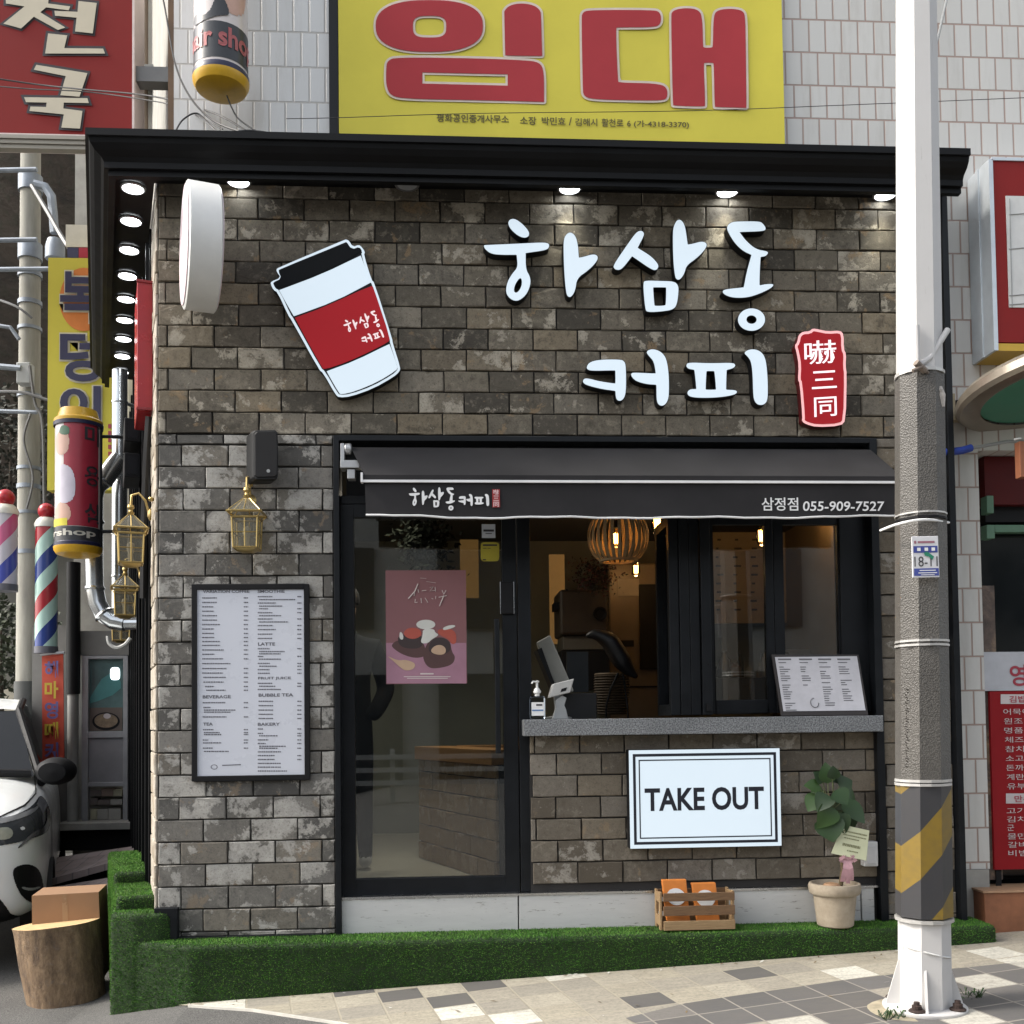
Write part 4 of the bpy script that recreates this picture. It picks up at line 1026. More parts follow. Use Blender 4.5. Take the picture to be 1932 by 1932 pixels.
q = MB(); pq(q, 911,1027,938,1030,.0015); pq(q, 911,1034,918,1035,.0015); pq(q, 920,1034,926,1035,.0015); pq(q, 911,1055,917,1057,.0015); q.build('sticker_print', m_print, s_o)
# ---- wall outlet
ot = thing('outdoor_outlet', 'white outdoor electrical box low on the brick behind the potted plant', 'outlet', P(1645,1610,0))
q = MB(); q.box(P(1630,1610,-.03).x,-.03,P(1645,1635,-.03).z,P(1657,1610,-.03).x,.024,P(1645,1588,-.03).z); bo = q.build('box', M('outlet_plastic', (.55,.55,.54), .4), ot, bevel=.006)
q = MB(); q.box(P(1635,1610,-.034).x,-.036,P(1645,1630,-.03).z,P(1652,1610,-.034).x,-.0305,P(1645,1596,-.03).z); q.build('flap', M('outlet_flap', (.50,.50,.50), .3), bo, bevel=.003)
# ---- wooden crate with two orange packs on the turf
cr = thing('wooden_crate', 'small brown slatted wooden crate on the turf step before the plinth', 'crate', (P(1315,1740,-.1).x,-.1,.25))
zc0 = .258; ya, yb = -.19, -.03
cx0, cx1 = P(1246,1720,ya).x, P(1387,1720,ya).x
hC = P(1315,1643,ya).z-P(1315,1742,ya).z
m_w1 = wood_mat('crate_wood', (.085,.045,.022), (.20,.115,.055)); m_w2 = wood_mat('pale_crate_wood', (.20,.125,.06), (.34,.23,.12))
S_ = (cx1-cx0)/.40
for i, (z0, z1, mt) in enumerate(((.0,.048,m_w2),(.075,.125,m_w1),(.150,.192,m_w1))):
    q = MB(); q.box(cx0+.018,ya,zc0+z0,cx1,ya+.012,zc0+z1); q.build('front_slat', mt, cr, bevel=.002)
    q = MB(); q.box(cx0+.018,yb-.012,zc0+z0,cx1,yb,zc0+z1); q.build('back_slat', mt, cr, bevel=.002)
for x in (cx0, cx1-.012):
    q = MB(); q.box(x,ya+.0125,zc0,x+.012,ya+.045,zc0+.197); q.box(x,yb-.045,zc0,x+.012,yb-.0125,zc0+.197); q.box(x,ya+.046,zc0+.02,x+.012,yb-.046,zc0+.07); q.box(x,ya+.046,zc0+.14,x+.012,yb-.046,zc0+.19)
    q.build('end_panel', m_w2, cr, bevel=.002)
q = MB(); q.box(cx0+.013,ya+.013,zc0+.004,cx1-.013,yb-.013,zc0+.014); q.build('crate_floor', m_w1, cr)
m_or = M('orange_packaging', (.58,.19,.035), .45, 0, .15, 9); m_pl = M('pack_label_white', (.66,.67,.67), .5)
for nm, lb, xa_, xb_, yt in (('snack_pack','left orange snack pack standing taller in the wooden crate',1252,1300,1600),('snack_pack','right orange snack pack sitting lower in the wooden crate',1308,1356,1612)):
    Yk = -.135; p0 = P(xa_+6,1665,Yk); p1 = P(xb_+2,1665,Yk); zt2 = P(xa_,1600 if 'left' in lb else 1612,Yk).z
    zt2 = P(1300,(2550+(275 if 'left' in lb else 340)/5.52)*K,Yk).z
    pk = thing(nm, lb, 'snack pack', (p0.x, Yk, zc0+.015), 'orange snack packs in the crate')
    q = MB(); zb2 = zc0+.016
    fa = [Vector((p0.x,Yk,zb2)),Vector((p1.x,Yk,zb2)),Vector((p1.x-.012,Yk+.035,zt2)),Vector((p0.x-.018,Yk+.035,zt2))]
    q.hexa(fa, [v+UY*.03 for v in fa]); bo = q.build('pack_body', m_or, pk, bevel=.004)
    ctr_ = (fa[0]+fa[1]+fa[2]*1.35+fa[3]*1.35)/4.7; up_ = ((fa[3]+fa[2])-(fa[0]+fa[1])).normalized()
    q = MB(); q.poly([ell(0,0,.050,.044,28)], lambda x, y: ctr_+UX*x+up_*(y+.012)-UY*.004, UY*.002); lbo = q.build('pack_label', m_pl, bo)
    q = MB(); q.poly([ell(0,0,.006,.006,10)], lambda x, y: ctr_+UX*x+up_*(y+.028)-UY*.006); q.sheet([ctr_+UX*a-UY*.006+up_*b for a, b in ((-.025,.004),(.025,.004),(.025,.008),(-.025,.008))]); q.build('label_print', m_grey, lbo)
# ---- potted plant
pt = thing('potted_plant', 'leafy green plant in a beige clay pot beside the crate', 'plant', (P(1577,1740,-.12).x,-.12,.25))
pc = P(1576,1738,-.13); pc.z = .252
t = NT('beige_clay'); c = t.coord(); n1 = t.noise(c, 14, 7, .7); t.set(Base_Color=t.ramp(n1, [(.3,(.27,.22,.16)),(.7,(.40,.34,.26))]), Roughness=.9); t.bump(n1,.3,.004); m_clay = t.mat
q = MB(); q.lathe(pc, [(.088,0),(.094,.006),(.112,.165),(.125,.168),(.133,.178),(.136,.210),(.131,.224),(.120,.226),(.112,.200),(.0,.198)], 40, cap=False); q.build('pot', m_clay, pt, smooth=True)
q = MB(); q.lathe(pc, [(.113,.196),(.0,.206)], 24, cap=False); q.build('soil', M('potting_soil', (.03,.02,.014), .95, 0, .4, 60, .8, 90), pt)
q = MB(); q.lathe(pc+Vector((-.035,-.05,.200)), [(.001,0),(.035,.006),(.048,.016),(.036,.030),(.001,.037)], 20, cap=False); q.build('pebble', M('tan_pebble', (.34,.20,.11), .6), pt, smooth=True)
q = MB(); q.tube([pc+Vector((.03,0,.19)),pc+Vector((.045,-.01,.30)),pc+Vector((.03,-.01,.44)),pc+Vector((-.01,-.01,.58)),pc+Vector((-.02,0,.70))], [.013,.012,.010,.007,.004], 8); q.build('stem', wood_mat('plant_stem', (.09,.06,.03), (.16,.12,.06)), pt, smooth=True)
t = NT('plant_leaf_green'); g_ = t.new('ShaderNodeNewGeometry').outputs['Random Per Island']; n1 = t.noise(t.coord(), 30, 5)
t.set(Base_Color=t.mix(t.math('MULTIPLY', n1, .4), t.ramp(g_, [(0,(.012,.032,.007)),(.5,(.024,.06,.013)),(1,(.05,.105,.024))]), (.012,.032,.008)), Roughness=.5); m_leaf = t.mat
def leaf(mb, base, tip, nrm, w_, fold=.18, droop=.15):
    ax = tip-base; l = ax.length; ax = ax.normalized(); side = ax.cross(nrm).normalized(); nn = side.cross(ax)
    prof_ = [(0,.02),(.10,.62),(.25,.95),(.42,1.0),(.6,.86),(.78,.55),(.92,.22),(1,.0)]
    vs = []
    for s_, ww in prof_:
        c_ = base+ax*(l*s_)-nn*(droop*l*s_*s_)
        vs += [c_+side*(w_*ww)+nn*(fold*w_*ww), c_, c_-side*(w_*ww)+nn*(fold*w_*ww)]
    n_ = len(prof_)
    mb.add(vs, [(i*3+k, i*3+k+1, i*3+k+4, i*3+k+3) for i in range(n_-1) for k in (0, 1)])
q = MB(); r = random.Random(21)
def heart(x0, y0, x1, y1, w_, Yb, Yt):
    b_, t_ = P(x0,y0,Yb), P(x1,y1,Yt)
    leaf(q, b_, t_, Vector((r.uniform(-.5,.5),-1,r.uniform(.2,.9))).normalized(), w_*.0036, r.uniform(.10,.35), r.uniform(.05,.45))
    q2.tube([P(1568,1530,-.13), P((1568+x0)/2+r.uniform(-4,4),(1530+y0)/2,(-.13+Yb)/2), b_], .0032, 5)
q2 = MB()
for a in ((1562,1478,1558,1440,13,-.10,-.12),(1548,1488,1522,1478,13,-.12,-.15),(1545,1500,1524,1530,15,-.14,-.17),(1583,1484,1607,1470,14,-.10,-.12),
          (1590,1512,1636,1548,19,-.12,-.19),(1560,1540,1573,1588,22,-.17,-.23),(1592,1530,1612,1566,17,-.10,-.13),(1552,1512,1530,1520,14,-.08,-.10),
          (1572,1476,1586,1452,13,-.08,-.07),(1552,1476,1536,1456,12,-.09,-.10),(1568,1520,1552,1560,18,-.20,-.25),(1588,1496,1620,1502,16,-.08,-.08),
          (1562,1500,1545,1522,15,-.21,-.26),(1574,1492,1600,1516,16,-.20,-.25),(1574,1510,1590,1542,15,-.05,-.04),(1554,1492,1528,1500,13,-.05,-.03),(1580,1535,1596,1572,15,-.18,-.22),(1570,1470,1574,1446,11,-.14,-.16)):
    heart(*a)
q2.build('leaf_stalk', wood_mat('leaf_stalk_wood', (.06,.07,.02), (.10,.12,.04)), pt)
q.build('foliage', m_leaf, pt, smooth=True, fix=False)
gc = thing('gift_card', 'pale yellow congratulation card leaning on the potted plant stem', 'card', P(1603,1590,-.2))
a = [P(1582,1551,-.19),P(1641,1567,-.19),P(1633,1618,-.20),P(1567,1609,-.20)]; a = [P((2024+x/1.932)*K,(2024+y/1.932)*K,-.2) for x, y in ((897,795),(1050,828),(1032,1000),(832,958))]
q = MB(); q.hexa(a, [v+UY*.0015 for v in a]); bo = q.build('card_sheet', M('pale_yellow_card', (.60,.62,.42), .6), gc)
def cq(u, v): return (a[0]*(1-u)+a[1]*u)*(1-v)+(a[3]*(1-u)+a[2]*u)*v - UY*.0015
q = MB(); r = random.Random(2)
for v, u0, u1, h_ in ((.16,.10,.92,.05),(.28,.14,.9,.04),(.38,.2,.7,.04),(.58,.22,.75,.09),(.78,.4,.72,.04)):
    u = u0
    while u < u1:
        l_ = r.uniform(.02,.055); q.sheet([cq(u,v),cq(u+l_*.7,v),cq(u+l_*.7,v+h_),cq(u,v+h_)]); u += l_
q.build('card_print', M('olive_print', (.22,.22,.12), .6), bo, fix=False)
rbn = thing('ribbon_bow', 'pink gauze ribbon tied round the plant stem above the pot', 'ribbon', P(1600,1630,-.17))
q = MB(); cbw = P((2024+925/1.932)*K,(2024+995/1.932)*K,-.19)
def band(pts, w_):
    for i in range(len(pts)-1):
        a_, b_ = pts[i], pts[i+1]; s_ = (b_-a_).cross(UY).normalized()*w_; q.add([a_-s_,a_+s_,b_+s_,b_-s_],[(0,1,2,3)])
for dx, dz, w_ in ((-.025,-.115,.014),(.0,-.125,.012),(.018,-.11,.013)):
    band([cbw+Vector((dx*.2,0,0)), cbw+Vector((dx*.7,-.012,dz*.4)), cbw+Vector((dx,-.004,dz*.75)), cbw+Vector((dx*1.1,.004,dz))], w_)
for sx in (-1,1):
    band([cbw, cbw+Vector((sx*.02,-.012,.02)), cbw+Vector((sx*.045,-.008,.004)), cbw+Vector((sx*.03,-.002,-.008)), cbw], .009)
band([cbw+Vector((-.012,-.004,.05)), cbw+Vector((0,-.006,.0))], .006)
q.build('ribbon_bands', M('pink_gauze', (.52,.30,.33), .7, 0, .15, 40), rbn, fix=False)

# ================================================================ UPPER FRONT: banner, hair shop sign, cables
def text_map(mb, body, fn, bold=0.0, mi=0):
    vs, fs = text_geo(body, bold)
    x0 = min(v[0] for v in vs); x1 = max(v[0] for v in vs); y0 = min(v[1] for v in vs); y1 = max(v[1] for v in vs)
    mb.add([fn((v[0]-x0)/(x1-x0), (v[1]-y0)/(y1-y0)) for v in vs], fs, mi)
bn = thing('rental_banner', 'large yellow banner with red letters 임대 above the black cornice', 'banner', P(1058,120,YT))
YN = YT-.045
m_yel = M('yellow_banner_vinyl', (.62,.545,.075), .55, 0, .09, 1.2, .25, 3, spec=.2)
zb_ = P(1058,272,YN).z; xl_, xr_ = P(639,150,YN).x, P(1478,150,YN).x
q = MB(); nb = 24; mz = 12; zt_ = 6.2
for j in range(mz+1):
    for i in range(nb+1):
        u, v = i/nb, j/mz
        q.v.append(Vector((xl_+(xr_-xl_)*u, YN+.0022*math.sin(u*13+v*4)*math.sin(v*9+u*3)-.0012*math.cos(u*31), zb_+(zt_-zb_)*v + .004*math.sin(u*9)*(1-v))))
q.f = [[j*(nb+1)+i, j*(nb+1)+i+1, (j+1)*(nb+1)+i+1, (j+1)*(nb+1)+i] for j in range(mz) for i in range(nb)]; q.m = [0]*len(q.f)
bs = q.build('banner_sheet', m_yel, bn, smooth=True)
A6 = (1000,0,1.4636)
T6 = lambda p_, n=2: chaikin(tz(p_, *A6), n)
BL = [
 [tz(ell(392,112,232,112,48,2.5), *A6), tz(ell(393,115,72,47,32,3.2), *A6)],
 [T6([(716,60),(716,45),(740,22),(790,13),(845,22),(872,45),(875,65),(880,235),(880,241),(874,242),(724,240),(720,238),(720,232)])],
 [T6([(205,300),(210,262),(250,247),(600,252),(800,260),(870,268),(888,310),(888,435),(888,441),(880,440),(560,432),(300,427),(225,415),(205,370)]), tz([(362,313),(731,321),(731,370),(362,361)], *A6)],
 [T6([(1050,95),(1052,50),(1100,43),(1350,43),(1392,50),(1394,105),(1360,118),(1206,118),(1198,122),(1207,350),(1212,357),(1370,360),(1420,375),(1422,425),(1395,434),(1300,434),(1120,430),(1058,420),(1055,370)])],
 [T6([(1437,80),(1440,45),(1500,33),(1560,42),(1573,85),(1575,200),(1579,206),(1613,206),(1618,200),(1620,75),(1632,45),(1690,36),(1750,45),(1758,80),(1760,200),(1763,460),(1762,466),(1755,466),(1630,463),(1625,460),(1622,276),(1617,271),(1582,271),(1578,276),(1585,455),(1580,461),(1450,457),(1444,452)])],
]
q = MB(); q2 = MB()
for i, l in enumerate(BL):
    q.poly([grow(l[0], 4.2)]+[grow(h, -4.2) for h in l[1:]], on_plane(YN-.0042-.0004*i)); q2.poly(l, on_plane(YN-.0072))
q.build('letter_outline', M('pale_pink_print', (.62,.52,.44), .5), bs, fix=False); q2.build('banner_letters', M('banner_red', (.37,.042,.050), .6, 0, .1, 1.5, spec=.15), bs, fix=False)
q = MB(); p0, p1 = P(824,224,YN-.0050), P(962,225,YN-.0050)
m_sp = M('olive_black_print', (.10,.085,.02), .6)
def mt_(s_, xa, ya, xb, yb, h_):
    q = MB(); a_, b_ = P(xa,ya,YN-.0050), P(xb,yb,YN-.0050)
    q.text(s_, (a_+b_)/2, (b_-a_).normalized(), UP, w=(b_-a_).length, h=h_, bold=.018); q.build('small_print', m_sp, bs, fix=False)
mt_('평화공인중개사무소', 824,222,960,225,.046); mt_('소장', 981,227,1012,228,.046); mt_('박민효', 1022,228,1067,229,.046); mt_('/', 1073,229,1079,229,.046); mt_('김해시', 1085,230,1127,231,.044); mt_('활천로', 1135,231,1176,232,.046); mt_('6', 1183,233,1190,233,.034); mt_('(가-4318-3370)', 1196,234,1300,236,.044)

m_ycap = M('yellow_plastic', (.62,.36,.02), .35, 0, .15, 9)
m_navy = M('navy_band', (.015,.016,.05), .4)
def hair_sign(name, label, c, r, z0, z1, capb, capt, arms, art):
    """vertical cylinder advertising sign"""
    h = thing(name, label, 'hair shop sign', c)
    c = Vector(c)
    q = MB(); q.lathe(Vector((c.x,c.y,z0)), [(r,0),(r,z1-z0)], 40, cap=False); tube_ = q.build('picture_tube', M('tube_print_pale', (.66,.60,.58), .2, 0, .08), h, smooth=True)
    if capb:
        q = MB(); q.lathe(Vector((c.x,c.y,z0)), [(r*.98,-.005),(r*1.06,-.01),(r*1.04,-capb*.45),(r*.94,-capb*.8),(r*.66,-capb),(.0,-capb-.008)], 40, cap=False); q.build('bottom_cap', m_ycap, h, smooth=True)
        q = MB(); q.lathe(Vector((c.x,c.y,z0)), [(r*1.045,-.009),(r*1.05,.014),(r*1.01,.022)], 40, cap=False); q.build('cap_ring', m_navy, h, smooth=True)
    if capt:
        q = MB(); q.lathe(Vector((c.x,c.y,z1)), [(r*1.05,-.012),(r*1.06,.02),(r*1.0,.03),(r*.93,.03),(r*.80,capt),(.0,capt+.006)], 40, cap=False); q.build('top_cap', m_ycap, h, smooth=True)
        q = MB(); q.lathe(Vector((c.x,c.y,z1)), [(r*1.07,-.030),(r*1.08,-.002),(r*1.0,.004)], 40, cap=False); q.build('cap_ring', m_navy, h, smooth=True)
    def onc(u, v, o=.003):   # u in -1..1 across the visible front, v in metres from z0
        a = u*math.pi/2
        f0 = Vector((EYE.x-c.x, EYE.y-c.y, 0)).normalized(); s0 = Vector((-f0.y, f0.x, 0))
        return Vector((c.x,c.y,z0+v))+(f0*math.cos(a)+s0*math.sin(a))*(r+o)
    def patch(nm, mat, u0, u1, v0, v1, o=.002):
        q = MB(); n = 14
        q.add([onc(u0+(u1-u0)*i/n, v_, o) for v_ in (v0, v1) for i in range(n+1)], [(i,i+1,n+2+i,n+1+i) for i in range(n)]); return q.build(nm, mat, tube_, smooth=True, fix=False)
    def pcurve(nm, mat, pts, o):
        pl = chaikin(pts, 2); us = [p[0] for p in pl]; vs_ = [p[1] for p in pl]; du, dv = .03, (max(vs_)-min(vs_))/26
        def ins(x, y):
            k = False
            for i in range(len(pl)):
                (ax_, ay_), (bx_, by_) = pl[i], pl[i-1]
                if (ay_ > y) != (by_ > y) and x < (bx_-ax_)*(y-ay_)/(by_-ay_)+ax_: k = not k
            return k
        q = MB(); idx = {}
        def vt(i, j):
            if (i, j) not in idx:
                x, y = min(us)+i*du, min(vs_)+j*dv
                if not ins(x, y): x, y = min((((p[0]-x)/du)**2+((p[1]-y)/dv)**2, p) for m_ in range(len(pl)) for p in ((pl[m_][0]*(1-t_)+pl[m_-1][0]*t_, pl[m_][1]*(1-t_)+pl[m_-1][1]*t_) for t_ in (0,.5)))[1]
                idx[(i, j)] = len(q.v); q.v.append(onc(x, y, o))
            return idx[(i, j)]
        for i in range(int((max(us)-min(us))/du)+1):
            for j in range(27):
                if ins(min(us)+(i+.5)*du, min(vs_)+(j+.5)*dv): q.f.append([vt(i,j), vt(i+1,j), vt(i+1,j+1), vt(i,j+1)]); q.m.append(0)
        return q.build(nm, mat, tube_, fix=False)
    def word(nm, mat, s_, u0, u1, v0, v1, o=.005, bold=.02):
        q = MB(); text_map(q, s_, lambda u, v: onc(u0+(u1-u0)*u, v0+(v1-v0)*v, o), bold); return q.build(nm, mat, tube_, fix=False)
    art(patch, pcurve, word, z1-z0)
    q = MB()
    for a_, b_ in arms: q.tube([a_, b_], .013, 8)
    q.build('mount_bracket', m_black, h)
    return h
m_skin = M('skin_print', (.58,.36,.28), .4); m_dk = M('dark_band_print', (.035,.037,.042), .35); m_rd = M('crimson_print', (.34,.025,.045), .35); m_pk = M('rose_text_print', (.40,.10,.10), .4)
def art1(patch, pcurve, word, H):
    patch('dark_band', m_dk, -.95, .95, .035, .225)
    pcurve('skin_shape', m_skin, [(.0,.27),(.65,.29),(.75,.50),(.62,.78),(-.05,.80),(-.2,.55)], .002)
    pcurve('red_shape', m_rd, [(.15,.52),(.42,.55),(.45,.95),(.2,.95)], .0035)
    pcurve('hair_shape', m_dk, [(-.75,.30),(-.3,.24),(-.05,.40),(.25,.27),(.0,.25),(-.45,.225),(-.85,.23)], .0045)
    pcurve('face_line', m_skin, [(-.9,.55),(-.5,.42),(-.45,.60),(-.7,.90),(-.92,.9)], .0025)
    word('sign_word', m_pk, 'hair shop', -1.05, 1.0, .062, .20, .005, .03)
zc_ = lambda x, y, Y: P(x, y, Y).z
Yh = -.13
hc = P(417,100,Yh); rh = abs(P(468,100,Yh).x-P(368,100,Yh).x)/2
hair_sign('hair_shop_sign', 'pale cylindrical hair shop sign with yellow base hanging before the white tiles', (hc.x,Yh,hc.z), rh, zc_(417,128,Yh-.1), 6.0, .068, 0, [(Vector((hc.x,Yh,5.85)),Vector((hc.x,YT,5.85)))], art1)
# second one on the alley wall
dh = 7.5
def art2(patch, pcurve, word, H):
    patch('crimson_panel', m_rd, -.42, .62, .14*H, .97*H)
    pcurve('face_shape', m_skin, [(-.75,.72*H),(-.30,.70*H),(-.22,.85*H),(-.4,.92*H),(-.8,.88*H)], .003)
    pcurve('hair_shape', M('green_print', (.07,.15,.09), .5), [(-.62,.88*H),(-.25,.86*H),(-.22,.93*H),(-.5,.955*H)], .0042)
    pcurve('blouse_shape', M('lilac_white_print', (.60,.56,.64), .4), [(-.72,.33*H),(-.12,.31*H),(-.06,.50*H),(-.2,.62*H),(-.62,.64*H)], .0036)
    pcurve('neck_shape', m_skin, [(-.9,.15*H),(-.2,.16*H),(-.2,.31*H),(-.7,.34*H)], .0032)
    patch('yellow_corner', m_yel, -.95, -.30, .14*H, .20*H, .004)
    patch('dark_band', m_dk, -1.0, 1.0, .02*H, .135*H, .003)
    word('sign_word', M('cream_print', (.55,.53,.46), .4), 'hairshop', -1.6, .50, .045*H, .115*H, .006, .03)
    for i, (s_, v) in enumerate((('미',.80),('용',.47),('실',.17))): word('sign_syllable', m_dk, s_, .16, .62, v*H, (v+.16)*H, .006, .02)
c2_ = Pd(148,910,dh); r2 = 41*dh/F
za_, zb_ = Pd(148,1032,dh).z, Pd(148,800,dh).z
wallp = L(2.2,.0,0)
hair_sign('hair_shop_sign', 'red cylindrical hair shop sign with yellow caps sticking out over the alley', (c2_.x,c2_.y,c2_.z), r2, za_, zb_, .075, .10,
          [(Vector((c2_.x+r2*.7,c2_.y,Pd(190,822,dh).z)), Vector((wallp.x,c2_.y,Pd(190,822,dh).z))), (Vector((c2_.x+r2*.7,c2_.y,Pd(190,1003,dh).z)), Vector((wallp.x,c2_.y,Pd(190,1003,dh).z))), (Vector((c2_.x+r2*1.0,c2_.y,za_)), Vector((c2_.x+r2*1.0,c2_.y,zb_)))], art2)

m_wire = M('cable_black', (.02,.02,.021), .5)
def cable(label, pts, r=.004, mat=None):
    q = MB(); pts = [Vector(p) for p in pts]
    if len(pts) > 2:
        out = []
        for i in range(len(pts)-1):
            p0, p1, p2, p3 = pts[max(i-1,0)], pts[i], pts[i+1], pts[min(i+2,len(pts)-1)]
            for k in range(8):
                t_ = k/8; out.append(.5*((2*p1)+(p2-p0)*t_+(2*p0-5*p1+4*p2-p3)*t_*t_+(3*p1-p0-3*p2+p3)*t_**3))
        pts = out+[pts[-1]]
    q.tube(pts, r, 6)
    return tag(q.build('cable', mat or m_wire), label, 'cable')
cable('thin wire crossing in front of the yellow banner', [P(540,224,-.35),P(640,222,-.35),P(900,214,-.37),P(1300,209,-.38),P(1600,198,-.40),P(1990,182,-.42)], .0018)
cable('upper of two black cables sagging across the red roadside sign', [Pd(-60,140,6.2),Pd(60,158,6.2),Pd(150,168,6.1),Pd(290,182,5.9),Pd(400,212,5.6),Pd(470,250,5.4)], .0045)
cable('lower black cable sagging across the red roadside sign', [Pd(-60,158,6.3),Pd(60,168,6.2),Pd(160,173,6.1),Pd(285,190,5.9),Pd(345,205,5.7),Pd(420,244,5.5)], .0035)
cable('black cable dropping beside the brown corner post to the cornice', [P(300,-40,-.0),P(312,20,-.0),P(331,122,-.02),P(360,185,-.05),P(403,228,-.1),P(463,251,-.2),P(500,254,-.25)], .005)
cable('cable hanging from the pale hair shop sign base', [Vector((hc.x+.03,Yh,zc_(417,180,Yh))),P(438,205,-.12),P(452,226,-.14),P(490,250,-.2),P(525,256,-.25)], .004)
cable('looped black cable on top of the cornice under the tiles', [P(330,250,-.2),P(345,226,-.1),P(372,214,-.06),P(400,240,-.1),P(420,252,-.2),P(470,246,-.2),P(540,256,-.2)], .0045)
cable('thin cable running down the white tiles right of the street lamp', [P(1800,-60,.06),P(1786,0,.06),P(1770,70,.06),P(1756,125,.06)], .007, m_grey)

# ================================================================ STREET LAMP POLE
pb = G(1745,1906); dP = (pb-EYE).dot(fw)
pole = thing('street_lamp_post', 'white octagonal street lamp post with grey mesh wrap and yellow black hazard band', 'lamp post', pb)
ptop = Pd(1727,-150,dP)
def pp_(y):  # point on the pole axis at photo height y
    t_ = (1906-y)/(1906+150); return pb+(ptop-pb)*t_
def pr_(y): return (45+(33.5-45)*(1735-y)/1735)*dP/F
def ringpts(y, k, n, rot): 
    c = pp_(y); r_ = pr_(y)*k
    return [c+Vector((math.cos(rot+2*math.pi*i/n)*r_, math.sin(rot+2*math.pi*i/n)*r_, 0)) for i in range(n)]
def shell(ys, k, n=8, rot=R(14), ks=None):
    q = MB(); vs = []
    for i, y in enumerate(ys): vs += ringpts(y, ks[i] if ks else k, n, rot)
    q.add(vs, [(i*n+j,i*n+(j+1)%n,(i+1)*n+(j+1)%n,(i+1)*n+j) for i in range(len(ys)-1) for j in range(n)]+[list(range(n))[::-1],[(len(ys)-1)*n+j for j in range(n)]])
    return q
t = NT('scuffed_white_pole_paint'); c = t.coord(); n1 = t.noise(c, 3, 8, .7); mp = t.new('ShaderNodeMapping'); mp.inputs['Scale'].default_value = (9,9,1.2); t.link(c, mp.inputs[0]); n2 = t.noise(mp.outputs[0], 4, 8, .75)
col = t.mix(t.ramp(n1,[(.45,0),(.8,.25)]), (.70,.69,.68), (.45,.43,.41)); col = t.mix(t.ramp(n2,[(.62,0),(.72,.5)]), col, (.18,.15,.13))
t.set(Base_Color=t.mix(.36, col, (.25,.24,.23)), Roughness=.5); m_pole = t.mat
KC = 1/math.cos(math.pi/8)
shell([1907,1735], KC*.96).build('pole_shaft', m_pole, pole)
shell([705,-150], KC*1.0).build('upper_shaft', m_pole, pole)
# wrap: stamped anti-poster sheet
t = NT('embossed_grey_sheet'); c = t.coord(); ck = t.new('ShaderNodeTexVoronoi'); ck.inputs['Scale'].default_value = 150; t.link(c, ck.inputs['Vector'])
n1 = t.noise(c, 3, 7, .7)
t.set(Base_Color=t.mix(t.ramp(ck.outputs['Distance'],[(.2,.0),(.6,.6)]), t.mix(t.ramp(n1,[(.35,0),(.7,1)]),(.085,.079,.070),(.14,.131,.117)), (.05,.046,.042)), Roughness=.5)
t.bump(ck.outputs['Distance'], .6, .004); m_wrap = t.mat
shell([1473,1222], KC*1.055, 8).build('mesh_wrap', m_wrap, pole)
shell([1218,984], KC*1.06, 8).build('mesh_wrap', m_wrap, pole)
shell([980,706], KC*1.06, 8).build('mesh_wrap', m_wrap, pole)
m_haz = stripe_mat('hazard_sheet', [(0,(.036,.036,.040)),(.52,(.20,.13,.018))], (-1.15,.1,1.0), .41, .45)
shell([1726,1476], KC*1.055, 8).build('hazard_wrap', m_haz, pole)
m_band = M('steel_band', (.50,.49,.47), .4, .4)
for y0, y1 in ((1735,1729),(1481,1476),(1474,1469),(1221,1217),(1213,1209),(985,981),(975,972),(712,706)):
    shell([y0,y1], KC*1.085, 16).build('strap', m_band if y0 != 985 else m_blackm, pole)
# torn strip and scribble on the wrap
q = MB(); yy = [1290,1300,1325,1350,1380,1410,1440,1455]
q = MB()
for i in range(30):
    y = 1300+i*5.0
    q.tube([Pd(1709+1.6*math.sin(i*2.1),y,dP-.128),Pd(1713+2.5*math.sin(i*1.7+1),y+2.6,dP-.128)], .0022, 5)
q.build('stain_strip', M('dark_tape_residue', (.05,.042,.036), .8), pole, fix=False)
# base plate, gussets, bolts
q = MB(); q.lathe(pb+UP*.006, [(.0,.0),(.167,0),(.170,.004),(.170,.016),(.166,.020),(.0,.020)], 48, cap=False); bp = q.build('base_plate', m_pole, pole, smooth=True)
for a in (R(-112), R(-8), R(78), R(168)):
    d_ = Vector((math.cos(a), math.sin(a), 0)); s_ = Vector((-d_.y, d_.x, 0))*.005
    r0 = pr_(1880)*.93
    q = MB(); b0 = pb+UP*.026
    f_ = [b0+d_*r0, b0+d_*.158, b0+d_*.154+UP*.015, b0+d_*(r0+.006)+UP*.185, b0+d_*r0+UP*.185]
    n = 5; q.add([v-s_ for v in f_]+[v+s_ for v in f_], [list(range(n)), [n+i for i in range(n)][::-1]]+[(i,(i+1)%n,n+(i+1)%n,n+i) for i in range(n)]); q.build('gusset', m_pole, pole)
m_rust = M('rusted_bolt', (.030,.016,.012), .8, 0, .4, 60, .5, 120)
for a in (R(-128), R(-48), R(40), R(130)):
    c = pb+Vector((math.cos(a)*.138, math.sin(a)*.138, .026))
    q = MB(); q.lathe(c, [(.032,0),(.034,.004),(.028,.010),(.020,.011),(.020,.026),(.013,.028),(.012,.040),(.0,.042)], 12, cap=False); q.build('anchor_bolt', m_rust, bp)
q = MB(); q.lathe(pb-UP*.02, [(.24,0),(.232,.020),(.20,.025),(.0,.0255)], 30, cap=False); q.build('cement_pad', M('sandy_cement', (.32,.28,.20), .95, 0, .3, 14, .8, 40), pole)
# strap of clear tape round the base
q = MB(); q.tube([pp_(1792)+Vector((math.cos(a)*pr_(1800)*1.0, math.sin(a)*pr_(1800)*1.0, -.02*math.cos(a)*1.3)) for a in [R(180+i*14) for i in range(15)]], .004, 5); q.build('tape_loop', M('clear_tape', (.6,.6,.58), .2), pole)
